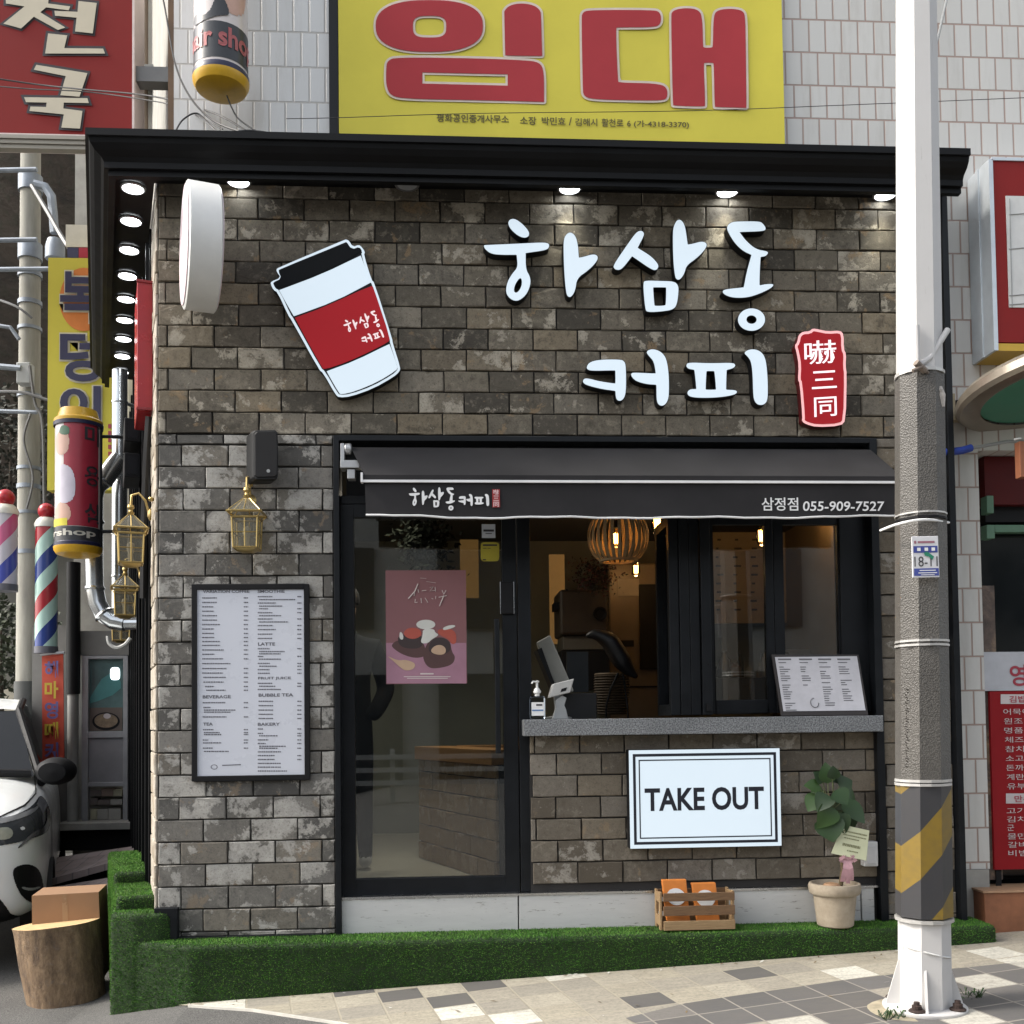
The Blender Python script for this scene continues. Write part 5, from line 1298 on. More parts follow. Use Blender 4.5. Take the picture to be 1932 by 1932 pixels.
# small weeds at the pad
wd = MB(); r = random.Random(4)
for cx_, cy_, n in ((1838,1884,40),(1685,1925,50)):
    g0 = G(cx_, cy_)
    for i in range(n):
        b_ = g0+Vector((r.uniform(-.05,.05),r.uniform(-.03,.03),0)); tip = b_+Vector((r.uniform(-.03,.03),r.uniform(-.03,.03),r.uniform(.01,.045))); s_ = Vector((r.uniform(-1,1),r.uniform(-1,1),0)).normalized()*.004
        wd.add([b_-s_*.4,b_+s_*.4,tip+s_,tip-s_],[(0,1,2,3)])
tag(wd.build('weeds', m_leaf, fix=False), 'tufts of small green weeds in the paving round the lamp post base', 'weeds', kind='stuff')
# address plate
ap = thing('address_plate', 'white and blue plate numbered 18-11 strapped to the lamp post', 'address plate', Pd(1746,1050,dP-.13))
dA = dP-.135
aq = [Pd(1720,1012,dA),Pd(1770,1011,dA),Pd(1773,1089,dA),Pd(1722,1090,dA)]
def am(u, v, o=.002): return (aq[0]*(1-u)+aq[1]*u)*(1-v)+(aq[3]*(1-u)+aq[2]*u)*v-UY*o
q = MB(); q.hexa(aq, [v+UY*.006 for v in aq]); bo = q.build('plate', M('plate_white', (.66,.66,.68), .3), ap, bevel=.002)
def quad(mb, u0, v0, u1, v1, o): mb.sheet([am(u0,v0,o),am(u1,v0,o),am(u1,v1,o),am(u0,v1,o)])
m_blue = M('plate_blue', (.06,.08,.30), .35)
q = MB(); quad(q,.05,.24,.95,.40,.0015); q2 = quad(q,.05,.78,.97,.96,.0015); q.build('blue_band', m_blue, bo, fix=False)
q = MB()
for u0 in (.18,.46,.72): quad(q,u0,.28,u0+.13,.36,.003)
quad(q,.25,.82,.85,.84,.003); quad(q,.2,.88,.9,.90,.003); quad(q,.3,.93,.8,.945,.003); q.build('white_marks', m_white, bo, fix=False)
q = MB(); quad(q,.22,.12,.85,.17,.0015); quad(q,.08,.11,.16,.18,.0015); q.build('header_marks', M('plate_header', (.32,.14,.18), .5), bo, fix=False)
q = MB(); e_ = (aq[1]-aq[0]).normalized(); q.text('18-11', am(.50,.615,.003), e_, UP, w=.095, h=.042, bold=.0); q.build('plate_number', m_print, bo, fix=False)
q = MB(); q.poly([[(.42,.40),(.55,.38),(.80,.50),(.74,.58),(.60,.50),(.46,.48)]], lambda u, v: am(u,v,.0045)); q.build('green_mark', M('green_mark', (.02,.20,.12), .5), bo, fix=False)
cable('white cable tie end sticking out left of the lamp post', [Pd(1661,1001,dP-.02),Pd(1690,990,dP-.10),Pd(1726,982,dP-.135),Pd(1758,981,dP-.12),Pd(1790,986,dP-.02)], .0055, m_white)
br_ = thing('pole_bracket', 'white stub bracket rods tied to the lamp post with white rags', 'bracket', Pd(1750,690,dP))
q = MB(); q.tube([Pd(1731,683,dP-.1),Pd(1729,614,dP-.1)], .012, 10); q.tube([Pd(1733,690,dP-.09),Pd(1754,676,dP-.08),Pd(1788,622,dP-.05)], .013, 10); build_each(q, 'rod', m_pole, br_)
q = MB(); q.tube([Pd(1722,700,dP-.12),Pd(1738,692,dP-.12),Pd(1760,712,dP-.06),Pd(1770,730,dP-.03)], .008, 8); q.tube([Pd(1728,684,dP-.12),Pd(1745,700,dP-.10)], .014, 8); q.build('clamp', M('rusty_clamp', (.20,.16,.13), .7, 0, .4, 30), br_)
q = MB()
for (x0,y0,x1,y1) in ((1760,722,1762,765),(1768,724,1776,768),(1764,722,1772,752)): q.tube([Pd(x0,y0,dP-.05),Pd((x0+x1)/2+3,(y0+y1)/2,dP-.06),Pd(x1,y1,dP-.05)], [.013,.019,.014], 7)
q.build('tied_rag', M('dirty_white_rag', (.50,.46,.42), .9, 0, .3, 30, .8, 60), br_, smooth=True)

# ================================================================ RIGHT NEIGHBOUR: restaurant
m_dred = M('dark_red_fascia', (.08,.006,.006), .5, 0, .15, spec=.2)
rs = thing('restaurant', 'restaurant shopfront with dark red fascia and green window frame beside the tiled pier', 'shopfront', P(1900,1200,.25))
Yr = .22
q = MB(); q.pbox(1858,862,2250,952,Yr,Yr+.25); q.build('fascia', m_dred, rs)
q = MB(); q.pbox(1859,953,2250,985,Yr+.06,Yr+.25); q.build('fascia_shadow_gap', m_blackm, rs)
m_green = M('green_frame_paint', (.10,.20,.13), .5, 0, .2)
q = MB(); q.pbox(1862,935,1875,968,Yr-.02,Yr+.05); q.pbox(1862,990,1877,1016,Yr-.02,Yr+.05); q.pbox(1877,990,2250,1004,Yr+.03,Yr+.09); q.build('window_frame', m_green, rs, bevel=.003)
q = MB(); q.pbox(1859,986,2250,1690,Yr+.12,Yr+.14); q.build('dark_glass', M('dark_shop_glass', (.010,.012,.013), .08), rs)
t = NT('brown_stone_strip'); c = t.coord(); n1 = t.noise(c, 5, 8, .7, 1.0); n2 = t.noise(c, 26, 6, .7)
t.set(Base_Color=t.mix(t.ramp(n2,[(.4,0),(.7,.6)]), t.ramp(n1,[(.3,(.05,.035,.03)),(.5,(.13,.09,.07)),(.68,(.40,.27,.15))]), (.03,.022,.02)), Roughness=.6); t.bump(n1,.8,.02)
q = MB(); q.pbox(1860,1105,1884,1660,YT+.03,Yr+.2); q.build('stone_strip', t.mat, rs)
mbr = thing('restaurant_menu', 'tall red restaurant menu board with grey header and white writing', 'menu board', P(1900,1450,.15))
Yv = .12
q = MB(); q.pbox(1872,1303,2150,1638,Yv,Yv+.03); rp = q.build('red_panel', M('menu_red', (.24,.008,.012), .5, 0, .06, spec=.2), mbr)
q = MB(); q.pbox(1857,1229,2150,1302,Yv-.002,Yv+.03); gpn = q.build('header_panel', M('header_grey', (.42,.43,.46), .4), mbr)
q = MB(); q.text('영', P(1921,1274,Yv-.005), UX, UP, w=.098, h=.122, bold=.02); q.build('header_letter', M('header_red_print', (.30,.03,.05), .5), gpn, fix=False)
m_mw = M('menu_white_print', (.52,.47,.47), .5)
q = MB(); q.poly([[(1888,1310),(2080,1310),(2080,1328),(1888,1328)]], lambda x, y: P(x,y,Yv-.003)); q.poly([[(1898,1497),(2080,1497),(2080,1516),(1898,1516)]], lambda x, y: P(x,y,Yv-.003)); q.build('white_tab', m_mw, rp, fix=False)
q = MB()
for s_, x, y in (('김밥',1908,1319),('만두',1918,1507)): q = MB(); q.text(s_, P(x+12,y,Yv-.006), UX, UP, w=.098, h=.038, bold=.01); q.build('tab_print', m_rd, rp, fix=False)
q = MB()
for i, s_ in enumerate(('어묵이','원조','명품','체즈','참치','소고기','돈까스','계란말','유부')): q.text(s_, P(1893+i*.9,1343+i*17.6,Yv-.004), UX, UP, w=(.155 if len(s_) > 2 else .110), h=.034, bold=.0, align='l')
for i, s_ in enumerate(('고기','김치','군','물만','갈비','비빔')): q.text(s_, P(1899+i*.7,1530+i*16,Yv-.004), UX, UP, w=(.110 if len(s_) > 1 else .04), h=.034, align='l')
q.build('menu_print', m_mw, rp, fix=False)
q = MB(); q.pbox(1880,1640,1890,1700,Yv+.01,Yv+.02); q.pbox(2040,1640,2050,1700,Yv+.01,Yv+.02); build_each(q, 'board_leg', m_blackm, mbr)
stp = thing('brick_step', 'low step faced with orange brown tiles before the restaurant', 'step', P(1900,1700,.05))
q = MB(); z1 = P(1900,1684,-.02).z; z0 = P(1900,1716,-.02).z; x0 = P(1858,1700,-.02).x
q.box(x0,-.02,z0-.2,x0+2.5,.24,z1); q.build('step_body', M('orange_brown_tile', (.24,.095,.045), .6, 0, .25, 8), stp, bevel=.004)
q = MB(); q.box(x0-.01,-.03,z1+.001,x0+2.5,.20,z1+.012)
q.build('step_nosing', M('tan_tile', (.36,.22,.13), .6, 0, .2), stp)
bs_ = thing('wall_sign', 'large red sign box with white centre panel and yellow foot beyond the lamp post', 'sign', P(1900,480,-.1))
Yw = -.12
q = MB(); q.pbox(1875,306,2300,648,Yw,YT-.005)
sgn = q.build('sign_box', M('sign_red', (.22,.013,.012), .5, 0, .06, spec=.2), bs_)
q = MB(); xs = P(1875,480,Yw).x; z0, z1 = P(1900,662,Yw).z, P(1900,302,Yw).z
q.box(xs-.018,Yw-.004,z0,xs-.0005,YT-.006,z1); q.box(xs-.0178,Yw-.008,z0,xs+.006,Yw-.001,z1); q.box(xs-.024,Yw+.10,z0,xs-.019,Yw+.13,z1); q.box(xs,Yw-.008,z1-.006,xs+2.2,YT-.006,z1+.01); q.build('aluminium_edge', M('sign_aluminium', (.56,.60,.63), .35, .5), bs_)
q = MB(); q.box(xs,Yw-.002,z0,xs+2.2,YT-.006,P(1900,648,Yw).z-.001); q.build('yellow_foot', M('sign_yellow', (.52,.33,.03), .4), bs_)
q = MB(); q.pbox(1901,373,2250,582,Yw-.005,Yw-.0005); wp = q.build('white_panel', M('sign_white', (.62,.62,.60), .4), sgn)
q = MB()
for y in (590,405,470,558): q.tube([P(1904,y if y < 580 else 575,Yw-.007),P(2000,y-8 if y < 580 else 568,Yw-.007)], .003, 5)
q.tube([P(1905,375,Yw-.007),P(1910,580,Yw-.007)], .0025, 5)
q.build('panel_outline', m_grey, wp)
# round canopy
gc_ = thing('round_canopy', 'round canopy with beige metal rim and green underside over the restaurant entrance', 'canopy', P(2010,735,-.35))
ccx = P(2012,735,-.35); RC = .54
nax = Vector((-.10,.13,1)).normalized()
q = MB(); q.lathe(ccx, [(RC*.78,-.010),(RC*.86,-.016),(RC*.97,-.012),(RC,.01),(RC*.995,.05),(RC*.95,.075),(RC*.5,.10),(0,.11)], 64, nax, cap=False); q.build('rim', M('beige_metal_rim', (.30,.26,.21), .32, .6, .2), gc_, smooth=True)
q = MB(); q.lathe(ccx, [(0,.0),(RC*.78,.002)], 64, nax, cap=False); q.build('green_underside', M('green_canopy_panel', (.06,.22,.145), .5, 0, .12), gc_)
q = MB(); q.tube([ccx+UP*.05+UX*.3, Vector((ccx.x+.3,YT,ccx.z+.02))], .03); q.build('support_arm', m_black, gc_)
q = MB(); q.box(P(1924,850,-.3).x,-.30,P(1924,900,-.3).z,P(1960,850,-.3).x,-.25,P(1924,832,-.3).z); q.build('copper_bracket', M('copper_paint', (.32,.12,.06), .5, .2, .2), gc_, bevel=.003)
q = MB(); q.tube([P(1914,829,-.28),P(1926,827,-.28)], .006); q.build('bracket_pin', m_white, gc_)
bp_ = thing('blue_pipe', 'short blue foam-wrapped pipe joining the restaurant wall behind the lamp post', 'pipe', P(1810,848,-.02))
q = MB(); q.tube([P(1760,856,-.03),P(1815,850,-.03),P(1832,845,-.02)], .021, 12); q.build('pipe_sleeve', M('blue_foam', (.02,.05,.30), .6, 0, .2, 20), bp_, smooth=True)
q = MB(); q.tube([P(1832,845,-.02),P(1848,843,-.01),P(1900,833,.0),P(1960,832,.0)], .010, 8); q.build('pipe_core', m_grey, bp_, smooth=True)
jb = thing('junction_tray', 'rusty cream cable tray under the round canopy', 'cable tray', P(1830,770,0))
q = MB(); q.pbox(1796,742,1803,792,-.0,.1); q.pbox(1804,774,1862,788,-.0,.1); build_each(q, 'tray', M('rusty_cream', (.34,.28,.18), .7, 0, .35, 20), jb, bevel=.002)
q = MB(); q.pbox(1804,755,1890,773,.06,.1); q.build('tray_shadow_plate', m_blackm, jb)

# ================================================================ LEFT: roadside sign, alley buildings
Y1 = 1.5
big = thing('roadside_sign', 'large red sign with cream letters 천국 above the alley at upper left', 'sign', P(100,100,Y1))
x1 = P(250,120,Y1).x; z0 = P(100,254,Y1).z
q = MB(); q.box(x1-3.6,Y1,z0,x1,Y1+.22,6.6); sp_ = q.build('sign_panel', M('flex_sign_red', (.20,.011,.009), .5, 0, .06, 1, spec=.2), big)
q = MB(); q.box(x1+.001,Y1-.012,z0,x1+.016,Y1+.22,6.6); q.box(x1-3.6,Y1-.010,z0-.010,x1+.016,Y1+.22,z0-.001)
q.build('edge_trim', M('pinkish_white_trim', (.62,.52,.50), .5), big)
q = MB(); z2 = P(100,280,Y1).z
for k in range(3): q.box(x1-3.6,Y1-.02+.012*k,z2+(z0-.012-z2)*(2-k)/3,x1-.02,Y1+.06,z2+(z0-.012-z2)*(3-k)/3-.003)
q.build('lower_moulding', M('taupe_moulding', (.30,.28,.24), .6, 0, .12, 3), big)
A0 = (0,0,3.45)
SL = [[(60,-40),(60,35),(250,65),(35,240),(215,290),(345,170),(590,305),(665,280),(410,125),(470,75),(700,105),(715,65),(490,35),(500,-40)],
      [(800,10),(985,30),(945,340),(765,320),(780,180),(560,160),(555,110),(790,120)],
      [(490,340),(685,360),(655,490),(1050,495),(1070,545),(460,545)],
      [(370,660),(890,745),(810,985),(615,970),(670,775),(345,710)],
      [(245,990),(890,1000),(905,1050),(650,1045),(645,1105),(840,1130),(815,1310),(625,1300),(650,1165),(300,1130),(310,1085),(470,1090),(475,1045),(265,1040)]]
q = MB(); q2 = MB()
for i, l in enumerate(SL):
    l = tz(l, *A0)
    q.poly([grow(l, 4.6)], on_plane(Y1-.003-.001*i)); q2.poly([l], on_plane(Y1-.011-.001*i))
q.build('dark_letter_outline', M('maroon_black', (.018,.010,.014), .5), sp_, fix=False); q2.build('sign_letters', M('cream_letter', (.52,.47,.36), .5, 0, .05), sp_, fix=False)  # dark printed outline behind the cream letters
q = MB(); q.box(x1+.0165,Y1+.02,P(290,150,Y1).z,P(332,135,Y1).x,Y1+.12,P(290,122,Y1).z); q.build('support_beam', M('grey_steel_beam', (.14,.14,.14), .5, .4, .2), big)
q = MB(); q.box(x1-3.6,Y1+.23,z0+.4,x1-.3,Y1+.5,6.6); q.build('sign_frame', m_blackm, big)
# corner post of the tiled building, neighbour's white siding
q = MB(); q.box(P(317,120,YT+.1).x,YT+.1,4.2,XT0-.001,YT+.2,9.5); q.build('corner_post', M('rusty_brown_post', (.10,.06,.035), .8, 0, .35, 5), tb)
sb2 = thing('siding_building', 'building with ribbed white siding seen between the red sign and the tiles', 'building', Pd(290,130,9))
Y2 = 3.9; xs0, xs1 = P(225,130,Y2).x, P(360,130,Y2).x
q = MB()
pxs = [xs0]
r = random.Random(8)
while pxs[-1] < xs1: pxs.append(pxs[-1]+r.choice((.05,.09,.16,.22)))
for a, b in zip(pxs, pxs[1:]): q.box(a,Y2+r.uniform(0,.05),4.0,b-.006,Y2+.3,9.6)
q.build('ribbed_wall', M('ivory_siding', (.62,.61,.57), .5, 0, .14, 2), sb2)
q = MB(); q.box(xs0,Y2-.25,P(290,148,Y2-.2).z,xs1,Y2-.005,P(290,128,Y2-.2).z); q.build('ledge', M('grey_ledge', (.22,.22,.21), .6), sb2)
q = MB(); q.tube([Vector((P(313,100,Y2-.1).x,Y2-.06,4.1)),Vector((P(313,100,Y2-.1).x,Y2-.06,9.4))], .05, 10); q.tube([Vector((P(270,100,Y2-.1).x,Y2-.05,4.1)),Vector((P(270,100,Y2-.1).x,Y2-.05,9.4))], .03, 10); build_each(q, 'downpipe', M('brown_downpipe', (.20,.15,.11), .6), sb2)
q = MB(); q.box(xs0-.5,Y2+.301,-.3,xs1+2,Y2+.5,9.6); q.build('wall_core', m_conc, sb2)

# concrete utility pole
up_ = thing('utility_pole', 'weathered concrete utility pole with steel bands in the alley', 'utility pole', Pd(52,1400,10))
dU = 10.0
c0 = Pd(52,1400,dU); rU = 20*dU/F
q = MB(); q.lathe(Vector((c0.x,c0.y,-.4)), [(rU*1.18,0),(rU*1.08,2.0),(rU*.96,5.5),(rU*.82,10.5)], 24); q.build('shaft', M('weathered_concrete', (.33,.32,.28), .9, 0, .22, 3, .3, 40, stretch=(4,4,.6)), up_, smooth=True)
m_galv = M('galvanised_steel', (.26,.29,.33), .5, .4, .2)
for y, h_ in ((327,30),(525-65,30),(505,8),(560,8),(610,6),(740,6),(880,6),(915,8),(965,6),(1040,8)):
    z = Pd(52,y,dU).z; q = MB(); q.lathe(Vector((c0.x,c0.y,z)), [(rU*1.1,-h_*.0026),(rU*1.1,h_*.0026)], 20); q.build('band', m_galv, up_, smooth=True)
q = MB()
for y in (320,452,507): q.tube([Pd(-40,y+2,dU-.1),Pd(70 if y != 507 else 125,y,dU-.1)], .024, 8)
q.tube([Pd(-30,610,dU-.1),Pd(20,618,dU-.1),Pd(36,640,dU-.1)], .02, 8); q.tube([Pd(-20,690,dU-.1),Pd(40,695,dU-.1)], .03, 8); q.tube([Pd(-20,775,dU-.1),Pd(70,778,dU-.1)], .02, 8)
build_each(q, 'crossarm', m_galv, up_)
q = MB(); q.tube([Pd(65,347,dU-.1),Pd(85,352,dU-.1),Pd(97,370,dU-.1),Pd(100,400,dU-.1),Pd(103,440,dU-.1)], .042, 8); q.lathe(Pd(104,470,dU-.1), [(.01,.12),(.07,.09),(.09,.02),(.09,-.10),(.05,-.13)], 14); q.tube([Pd(102,490,dU-.1),Pd(104,530,dU-.1)], .05, 8); q.build('cable_conduit', m_galv, up_, smooth=True)
q = MB(); q.box(c0.x-.03,c0.y-rU-.14,Pd(48,730,dU).z,c0.x+.1,c0.y-rU-.02,Pd(48,690,dU).z); q.build('terminal_box', M('pole_box', (.42,.43,.42), .5), up_, bevel=.01)
q = MB(); q.lathe(Vector((c0.x,c0.y,Pd(52,1425,dU).z)), [(rU*1.2,0),(rU*1.2,.72)], 20, cap=False); q.build('dark_wrap', M('pole_wrap_grey', (.085,.088,.085), .7), up_, smooth=True)
for pts, rr, lb in (([Pd(60,350,dU-.15),Pd(90,400,dU-.3),Pd(125,460,dU-.5),Pd(175,525,dU-.8)], .022, 'grey cable running from the utility pole down behind the yellow sign'),
                ([Pd(56,690,dU-.15),Pd(66,760,dU-.15),Pd(80,800,dU-.15),Pd(84,960,dU-.15),Pd(90,1040,dU-.15)], .016, 'dark cable hanging down the right face of the utility pole'),
                ([Pd(-20,560,dU),Pd(30,578,dU-.15),Pd(60,600,dU-.15)], .012, 'short black cable meeting the utility pole from the left'),
                ([Pd(-30,740,dU),Pd(40,740,dU-.15),Pd(100,756,dU-.2),Pd(160,750,dU-.3)], .014, 'dark cable crossing the utility pole beside the yellow sign'),
                ([Pd(58,780,dU-.15),Pd(45,830,dU-.15),Pd(62,900,dU-.15),Pd(50,960,dU-.15)], .012, 'loose wire looping on the front of the utility pole')):
    cable(lb, pts, rr, M('cable_grey', (.12,.12,.12), .5))
# barber poles
def barber(x, y0, y1, w_, d_, lab, c1, c2, base):
    b = thing('barber_pole', lab, 'barber pole', Pd(x, y1, d_), 'barber poles in the alley')
    c = Pd(x, y1, d_); h_ = Pd(x, y0, d_).z-c.z; r_ = w_/2*d_/F
    t = NT('barber_stripes'); co = t.coord(); sp = t.new('ShaderNodeSeparateXYZ'); t.link(co, sp.inputs[0])
    an = t.math('ARCTAN2', sp.outputs[1], sp.outputs[0])
    f = t.math('FRACT', t.math('ADD', t.math('MULTIPLY', sp.outputs[2], 1.55/(r_*2.6)*.24), t.math('MULTIPLY', an, -1/(2*math.pi))))
    t.set(Base_Color=t.ramp(f, [(0,base),(.25,c1),(.5,base),(.75,c2)], 'CONSTANT'), Roughness=.15)
    q = MB(); q.lathe(c, [(r_,0),(r_,h_)], 32, cap=False); q.build('striped_cylinder', t.mat, b, smooth=True)
    q = MB(); q.lathe(c+UP*h_, [(r_*1.08,-.012),(r_*1.10,.02),(r_*.95,.05),(r_*.7,.075),(.0,.08)], 28, cap=False); q.build('white_cap', M('cap_white', (.66,.65,.60), .3), b, smooth=True)
    rb_ = r_*.80; q = MB(); q.lathe(c+UP*(h_+.07+rb_*.85), [(rb_*math.sin(a*math.pi/12), -rb_*math.cos(a*math.pi/12)) for a in range(13)], 24, cap=False); q.build('red_ball', M('red_ball', (.40,.02,.03), .3), b, smooth=True)
    q = MB(); q.lathe(c, [(r_*1.06,-.05),(r_*1.06,.008)], 24); q.build('foot_ring', M('foot_ring', (.10,.10,.12), .4), b, smooth=True)
    q = MB(); q.tube([c+UP*(h_*.3)+UY*r_, c+UP*(h_*.3)+UY*(r_+.12)], .02); q.tube([c+UP*(h_*.75)+UY*r_, c+UP*(h_*.75)+UY*(r_+.12)], .02); build_each(q, 'bracket', m_grey, b)
barber(87, 992, 1222, 40, 8.9, 'barber pole with red ball and teal white stripes right of the utility pole', (.03,.055,.22), (.36,.03,.04), (.42,.60,.54))
barber(10, 968, 1105, 42, 8.9, 'barber pole with lilac and pink stripes at the left edge', (.06,.08,.36), (.50,.10,.22), (.52,.50,.56))
# yellow vertical sign
ys = thing('vertical_sign', 'tall yellow sign with navy letters 복덩이 behind the cornice', 'sign', Pd(150,700,9.0))
Yy = 3.35
q = MB(); q.pbox(90,487,216,925,Yy,Yy+.12); yp = q.build('sign_board', m_yel, ys)
q = MB(); q.poly([ell(158,565,46,60,32)], lambda x, y: P(x,y,Yy-.004)); q.build('orange_disc', M('orange_print', (.62,.19,.03), .5), yp, fix=False)
m_nvy = M('navy_letter', (.022,.022,.07), .5); m_ltr = M('pale_letter_edge', (.60,.56,.42), .5)
q = MB(); q2 = MB()
for s_, y, h_ in (('복',560,.60),('덩',672,.60),('이',765,.46)):
    c = P(152,y,Yy-.010); q.text(s_, c+UY*.004, UX, UP, w=.36, h=h_*.78, bold=.06); q2.text(s_, c-UY*.004, UX, UP, w=.34, h=h_*.73, bold=.03)
q.build('letter_edge', m_ltr, yp, fix=False); q2.build('sign_letters', m_nvy, yp, fix=False)
q = MB()
for i in range(9): q.pbox(204,800+i*13,210,808+i*13,Yy-.006,Yy-.002)
q.build('small_marks', m_rd, yp, fix=False)
q = MB(); q.tube([P(216,560,Yy+.06),P(262,560,Yy+.06)], .03); q.build('mount_arm', m_grey, ys)
wp_ = thing('small_sign', 'cream sign with navy and red band on top of the yellow sign', 'sign', Pd(140,450,9.4))
q = MB(); q.pbox(124,424,170,466,Yy+.3,Yy+.36); q.build('board', M('cream_board', (.55,.52,.44), .5), wp_)
q = MB(); q.pbox(127,467,148,486,Yy+.3,Yy+.36); q.build('navy_band', m_nvy, wp_); q = MB(); q.pbox(148.5,467,170,486,Yy+.3,Yy+.36); q.build('red_band', m_rd, wp_)
# ducts
m_duct = M('galvanised_duct', (.60,.62,.63), .22, .9, .15, 4)
dd = thing('vent_duct', 'tall galvanised vent duct on the alley wall below the lit soffit', 'duct', L(2.9,.3,0))
dD = 8.0
def ringed(mb, pts, r_, step):
    mb.tube(pts, r_, 20)
x_ = 226
q = MB(); top_ = Pd(x_,700,dD); bot_ = Pd(x_,1150,dD); q.tube([Vector((top_.x,top_.y,top_.z)), Vector((top_.x,top_.y,bot_.z))], .058, 20); q.build('duct_pipe', m_duct, dd, smooth=True)
for y in (760,830,905,1010,1090):
    q = MB(); q.lathe(Vector((top_.x,top_.y,Pd(x_,y,dD).z)), [(.060,-.012),(.064,0),(.060,.012)], 20); q.build('duct_ring', m_duct, dd, smooth=True)
q = MB(); q.tube([Vector((top_.x,top_.y,Pd(0,760,dD).z)), L(2.9,0,Pd(0,760,dD).z)], .015); q.build('wall_clip', m_grey, dd)
d2 = thing('vent_duct', 'shiny bent vent duct elbowing down beside the crimson hair shop cylinder', 'duct', Pd(190,1000,7.7))
dE = 7.75
pts = [Pd(228,862,dE),Pd(214,880,dE),Pd(196,905,dE),Pd(182,918,dE),Pd(178,938,dE),Pd(178,985,dE),Pd(178,1060,dE),Pd(179,1110,dE),Pd(184,1138,dE),Pd(196,1160,dE),Pd(214,1172,dE),Pd(236,1176,dE)]
q = MB(); q.tube(pts, [.066,.070,.070,.068,.064,.064,.064,.064,.066,.068,.066,.06], 20); q.build('duct_elbow', m_duct, d2, smooth=True)
for p_, ax in ((pts[2],pts[3]-pts[1]),(pts[5],UP),(pts[7],UP),(pts[9],pts[10]-pts[8])):
    q = MB(); q.lathe(p_, [(.070,-.014),(.077,0),(.070,.014)], 20, ax); q.build('duct_ring', m_duct, d2, smooth=True)
q = MB(); q.tube([pts[11], pts[11]+UX*.12], .05, 16); q.build('wall_collar', m_duct, d2)
cable('white flexible hose sagging below the lanterns on the alley wall', [Pd(203,1200,7.6),Pd(206,1214,7.6),Pd(220,1222,7.6),Pd(236,1216,7.6),Pd(246,1204,7.6)], .014, M('white_hose', (.5,.5,.47), .6))
# black cabinets on the alley wall
for s_, ya, yb, lb in ((1.2,785,830,'upper black equipment box on the alley wall under the red box sign'),(1.25,848,895,'lower black equipment box on the alley wall above the lanterns')):
    z0, z1 = (Pd(270,yb,6.5).z, Pd(270,ya,6.5).z)
    bx = thing('equipment_box', lb, 'equipment box', L(s_,.03,z0)); q = MB(); q.obox(L(s_,.042,z0), dL*.35, nL*.10, UP*(z1-z0)); bo = q.build('casing', m_blackm, bx, bevel=.006)
    q = MB(); q.obox(L(s_-.003,.06,z0+.02), dL*.002, nL*.06, UP*(z1-z0-.04)); q.build('front_grille', m_black, bo)
cable('black cable sloping down the alley wall to the first lantern', [L(.36,.03,3.1),L(.42,.04,2.9),L(.55,.05,2.5),L(.62,.05,2.1)], .022)
# alley shop with display window at the end
ash = thing('alley_shop', 'small shop with aluminium framed display window at the back of the alley', 'shop', Pd(200,1560,9.6))
Ya = 4.05
q = MB(); q.pbox(130,1190,300,1236,Ya+.02,Ya+.3); q.pbox(241,1236,300,1560,Ya+.05,Ya+.3); q.pbox(60,1180,128,1560,Ya+.1,Ya+.3); q.build('shop_wall', M('grey_alley_wall', (.17,.165,.155), .85, 0, .25, 2), ash)
m_alu = M('aluminium_frame', (.30,.30,.31), .4, .3, .12)
q = MB(); q.pbox(154,1237,166,1552,Ya,Ya+.06); q.pbox(232,1237,241,1552,Ya,Ya+.06); q.pbox(166,1380,232,1392,Ya,Ya+.06); q.pbox(166,1476,232,1484,Ya,Ya+.06); q.pbox(166,1237,232,1243,Ya,Ya+.06); q.build('window_frame', m_alu, ash, bevel=.003)
q = MB(); q.pbox(166,1392,232,1476,Ya+.02,Ya+.04); q.build('grey_panel', M('frosted_panel', (.20,.195,.205), .4), ash)
q = MB(); q.pbox(166,1243,232,1380,Ya+.05,Ya+.09); pst = q.build('window_poster', M('teal_poster', (.09,.15,.15), .2, 0, .3, 3), ash)
q = MB(); q.poly([chaikin([(167,1330),(228,1305),(228,1280),(200,1268),(167,1320)],1)], lambda x, y: P(x,y,Ya+.047)); q.build('teal_shape', M('teal_print', (.06,.22,.22), .4), pst, fix=False)
q = MB(); q.pbox(168,1335,231,1379,Ya+.043,Ya+.047); q.build('poster_tray', M('poster_brown', (.11,.085,.07), .5), pst)
q = MB(); q.poly([ell(200,1360,22,13,28)], lambda x, y: P(x,y,Ya+.040)); q.build('bowl_print', M('bowl_soup', (.20,.145,.09), .5, 0, .4, 30), pst, fix=False)
q = MB(); q.poly([ell(200,1361,26,17,28), ell(200,1359,22,13,28)], lambda x, y: P(x,y,Ya+.041)); q.build('bowl_rim_print', m_blackm, pst, fix=False)
q = MB(); q.poly([ell(202,1351,7,5,14)], lambda x, y: P(x,y,Ya+.038)); q.build('garnish_print', M('garnish', (.5,.44,.44), .5), pst, fix=False)
q = MB(); q.poly([ell(217,1271,9,12,24,3.5)], lambda x, y: P(x,y,Ya+.044), UY*.003); q.build('lit_lamp', M('lit_window_lamp', (.9,.9,.9), .4, emit=(.85,.95,1), es=1.3), pst)
q = MB(); q.pbox(166,1484,232,1550,Ya+.2,Ya+.24); q.build('shelf_back', m_blackm, ash)
r = random.Random(6)
for y0, y1, x0 in ((1488,1502,168),(1506,1518,170),(1524,1546,171)):
    x = x0
    while x < 226:
        w_ = r.uniform(8,26); q = MB(); q.pbox(x,y0+r.uniform(0,4),min(x+w_,230),y1,Ya+.06,Ya+.18); q.build('stacked_goods', M('stacked_goods', r.choice(((.30,.29,.26),(.22,.16,.13),(.36,.34,.24),(.12,.10,.09))), .7), ash); x += w_+1
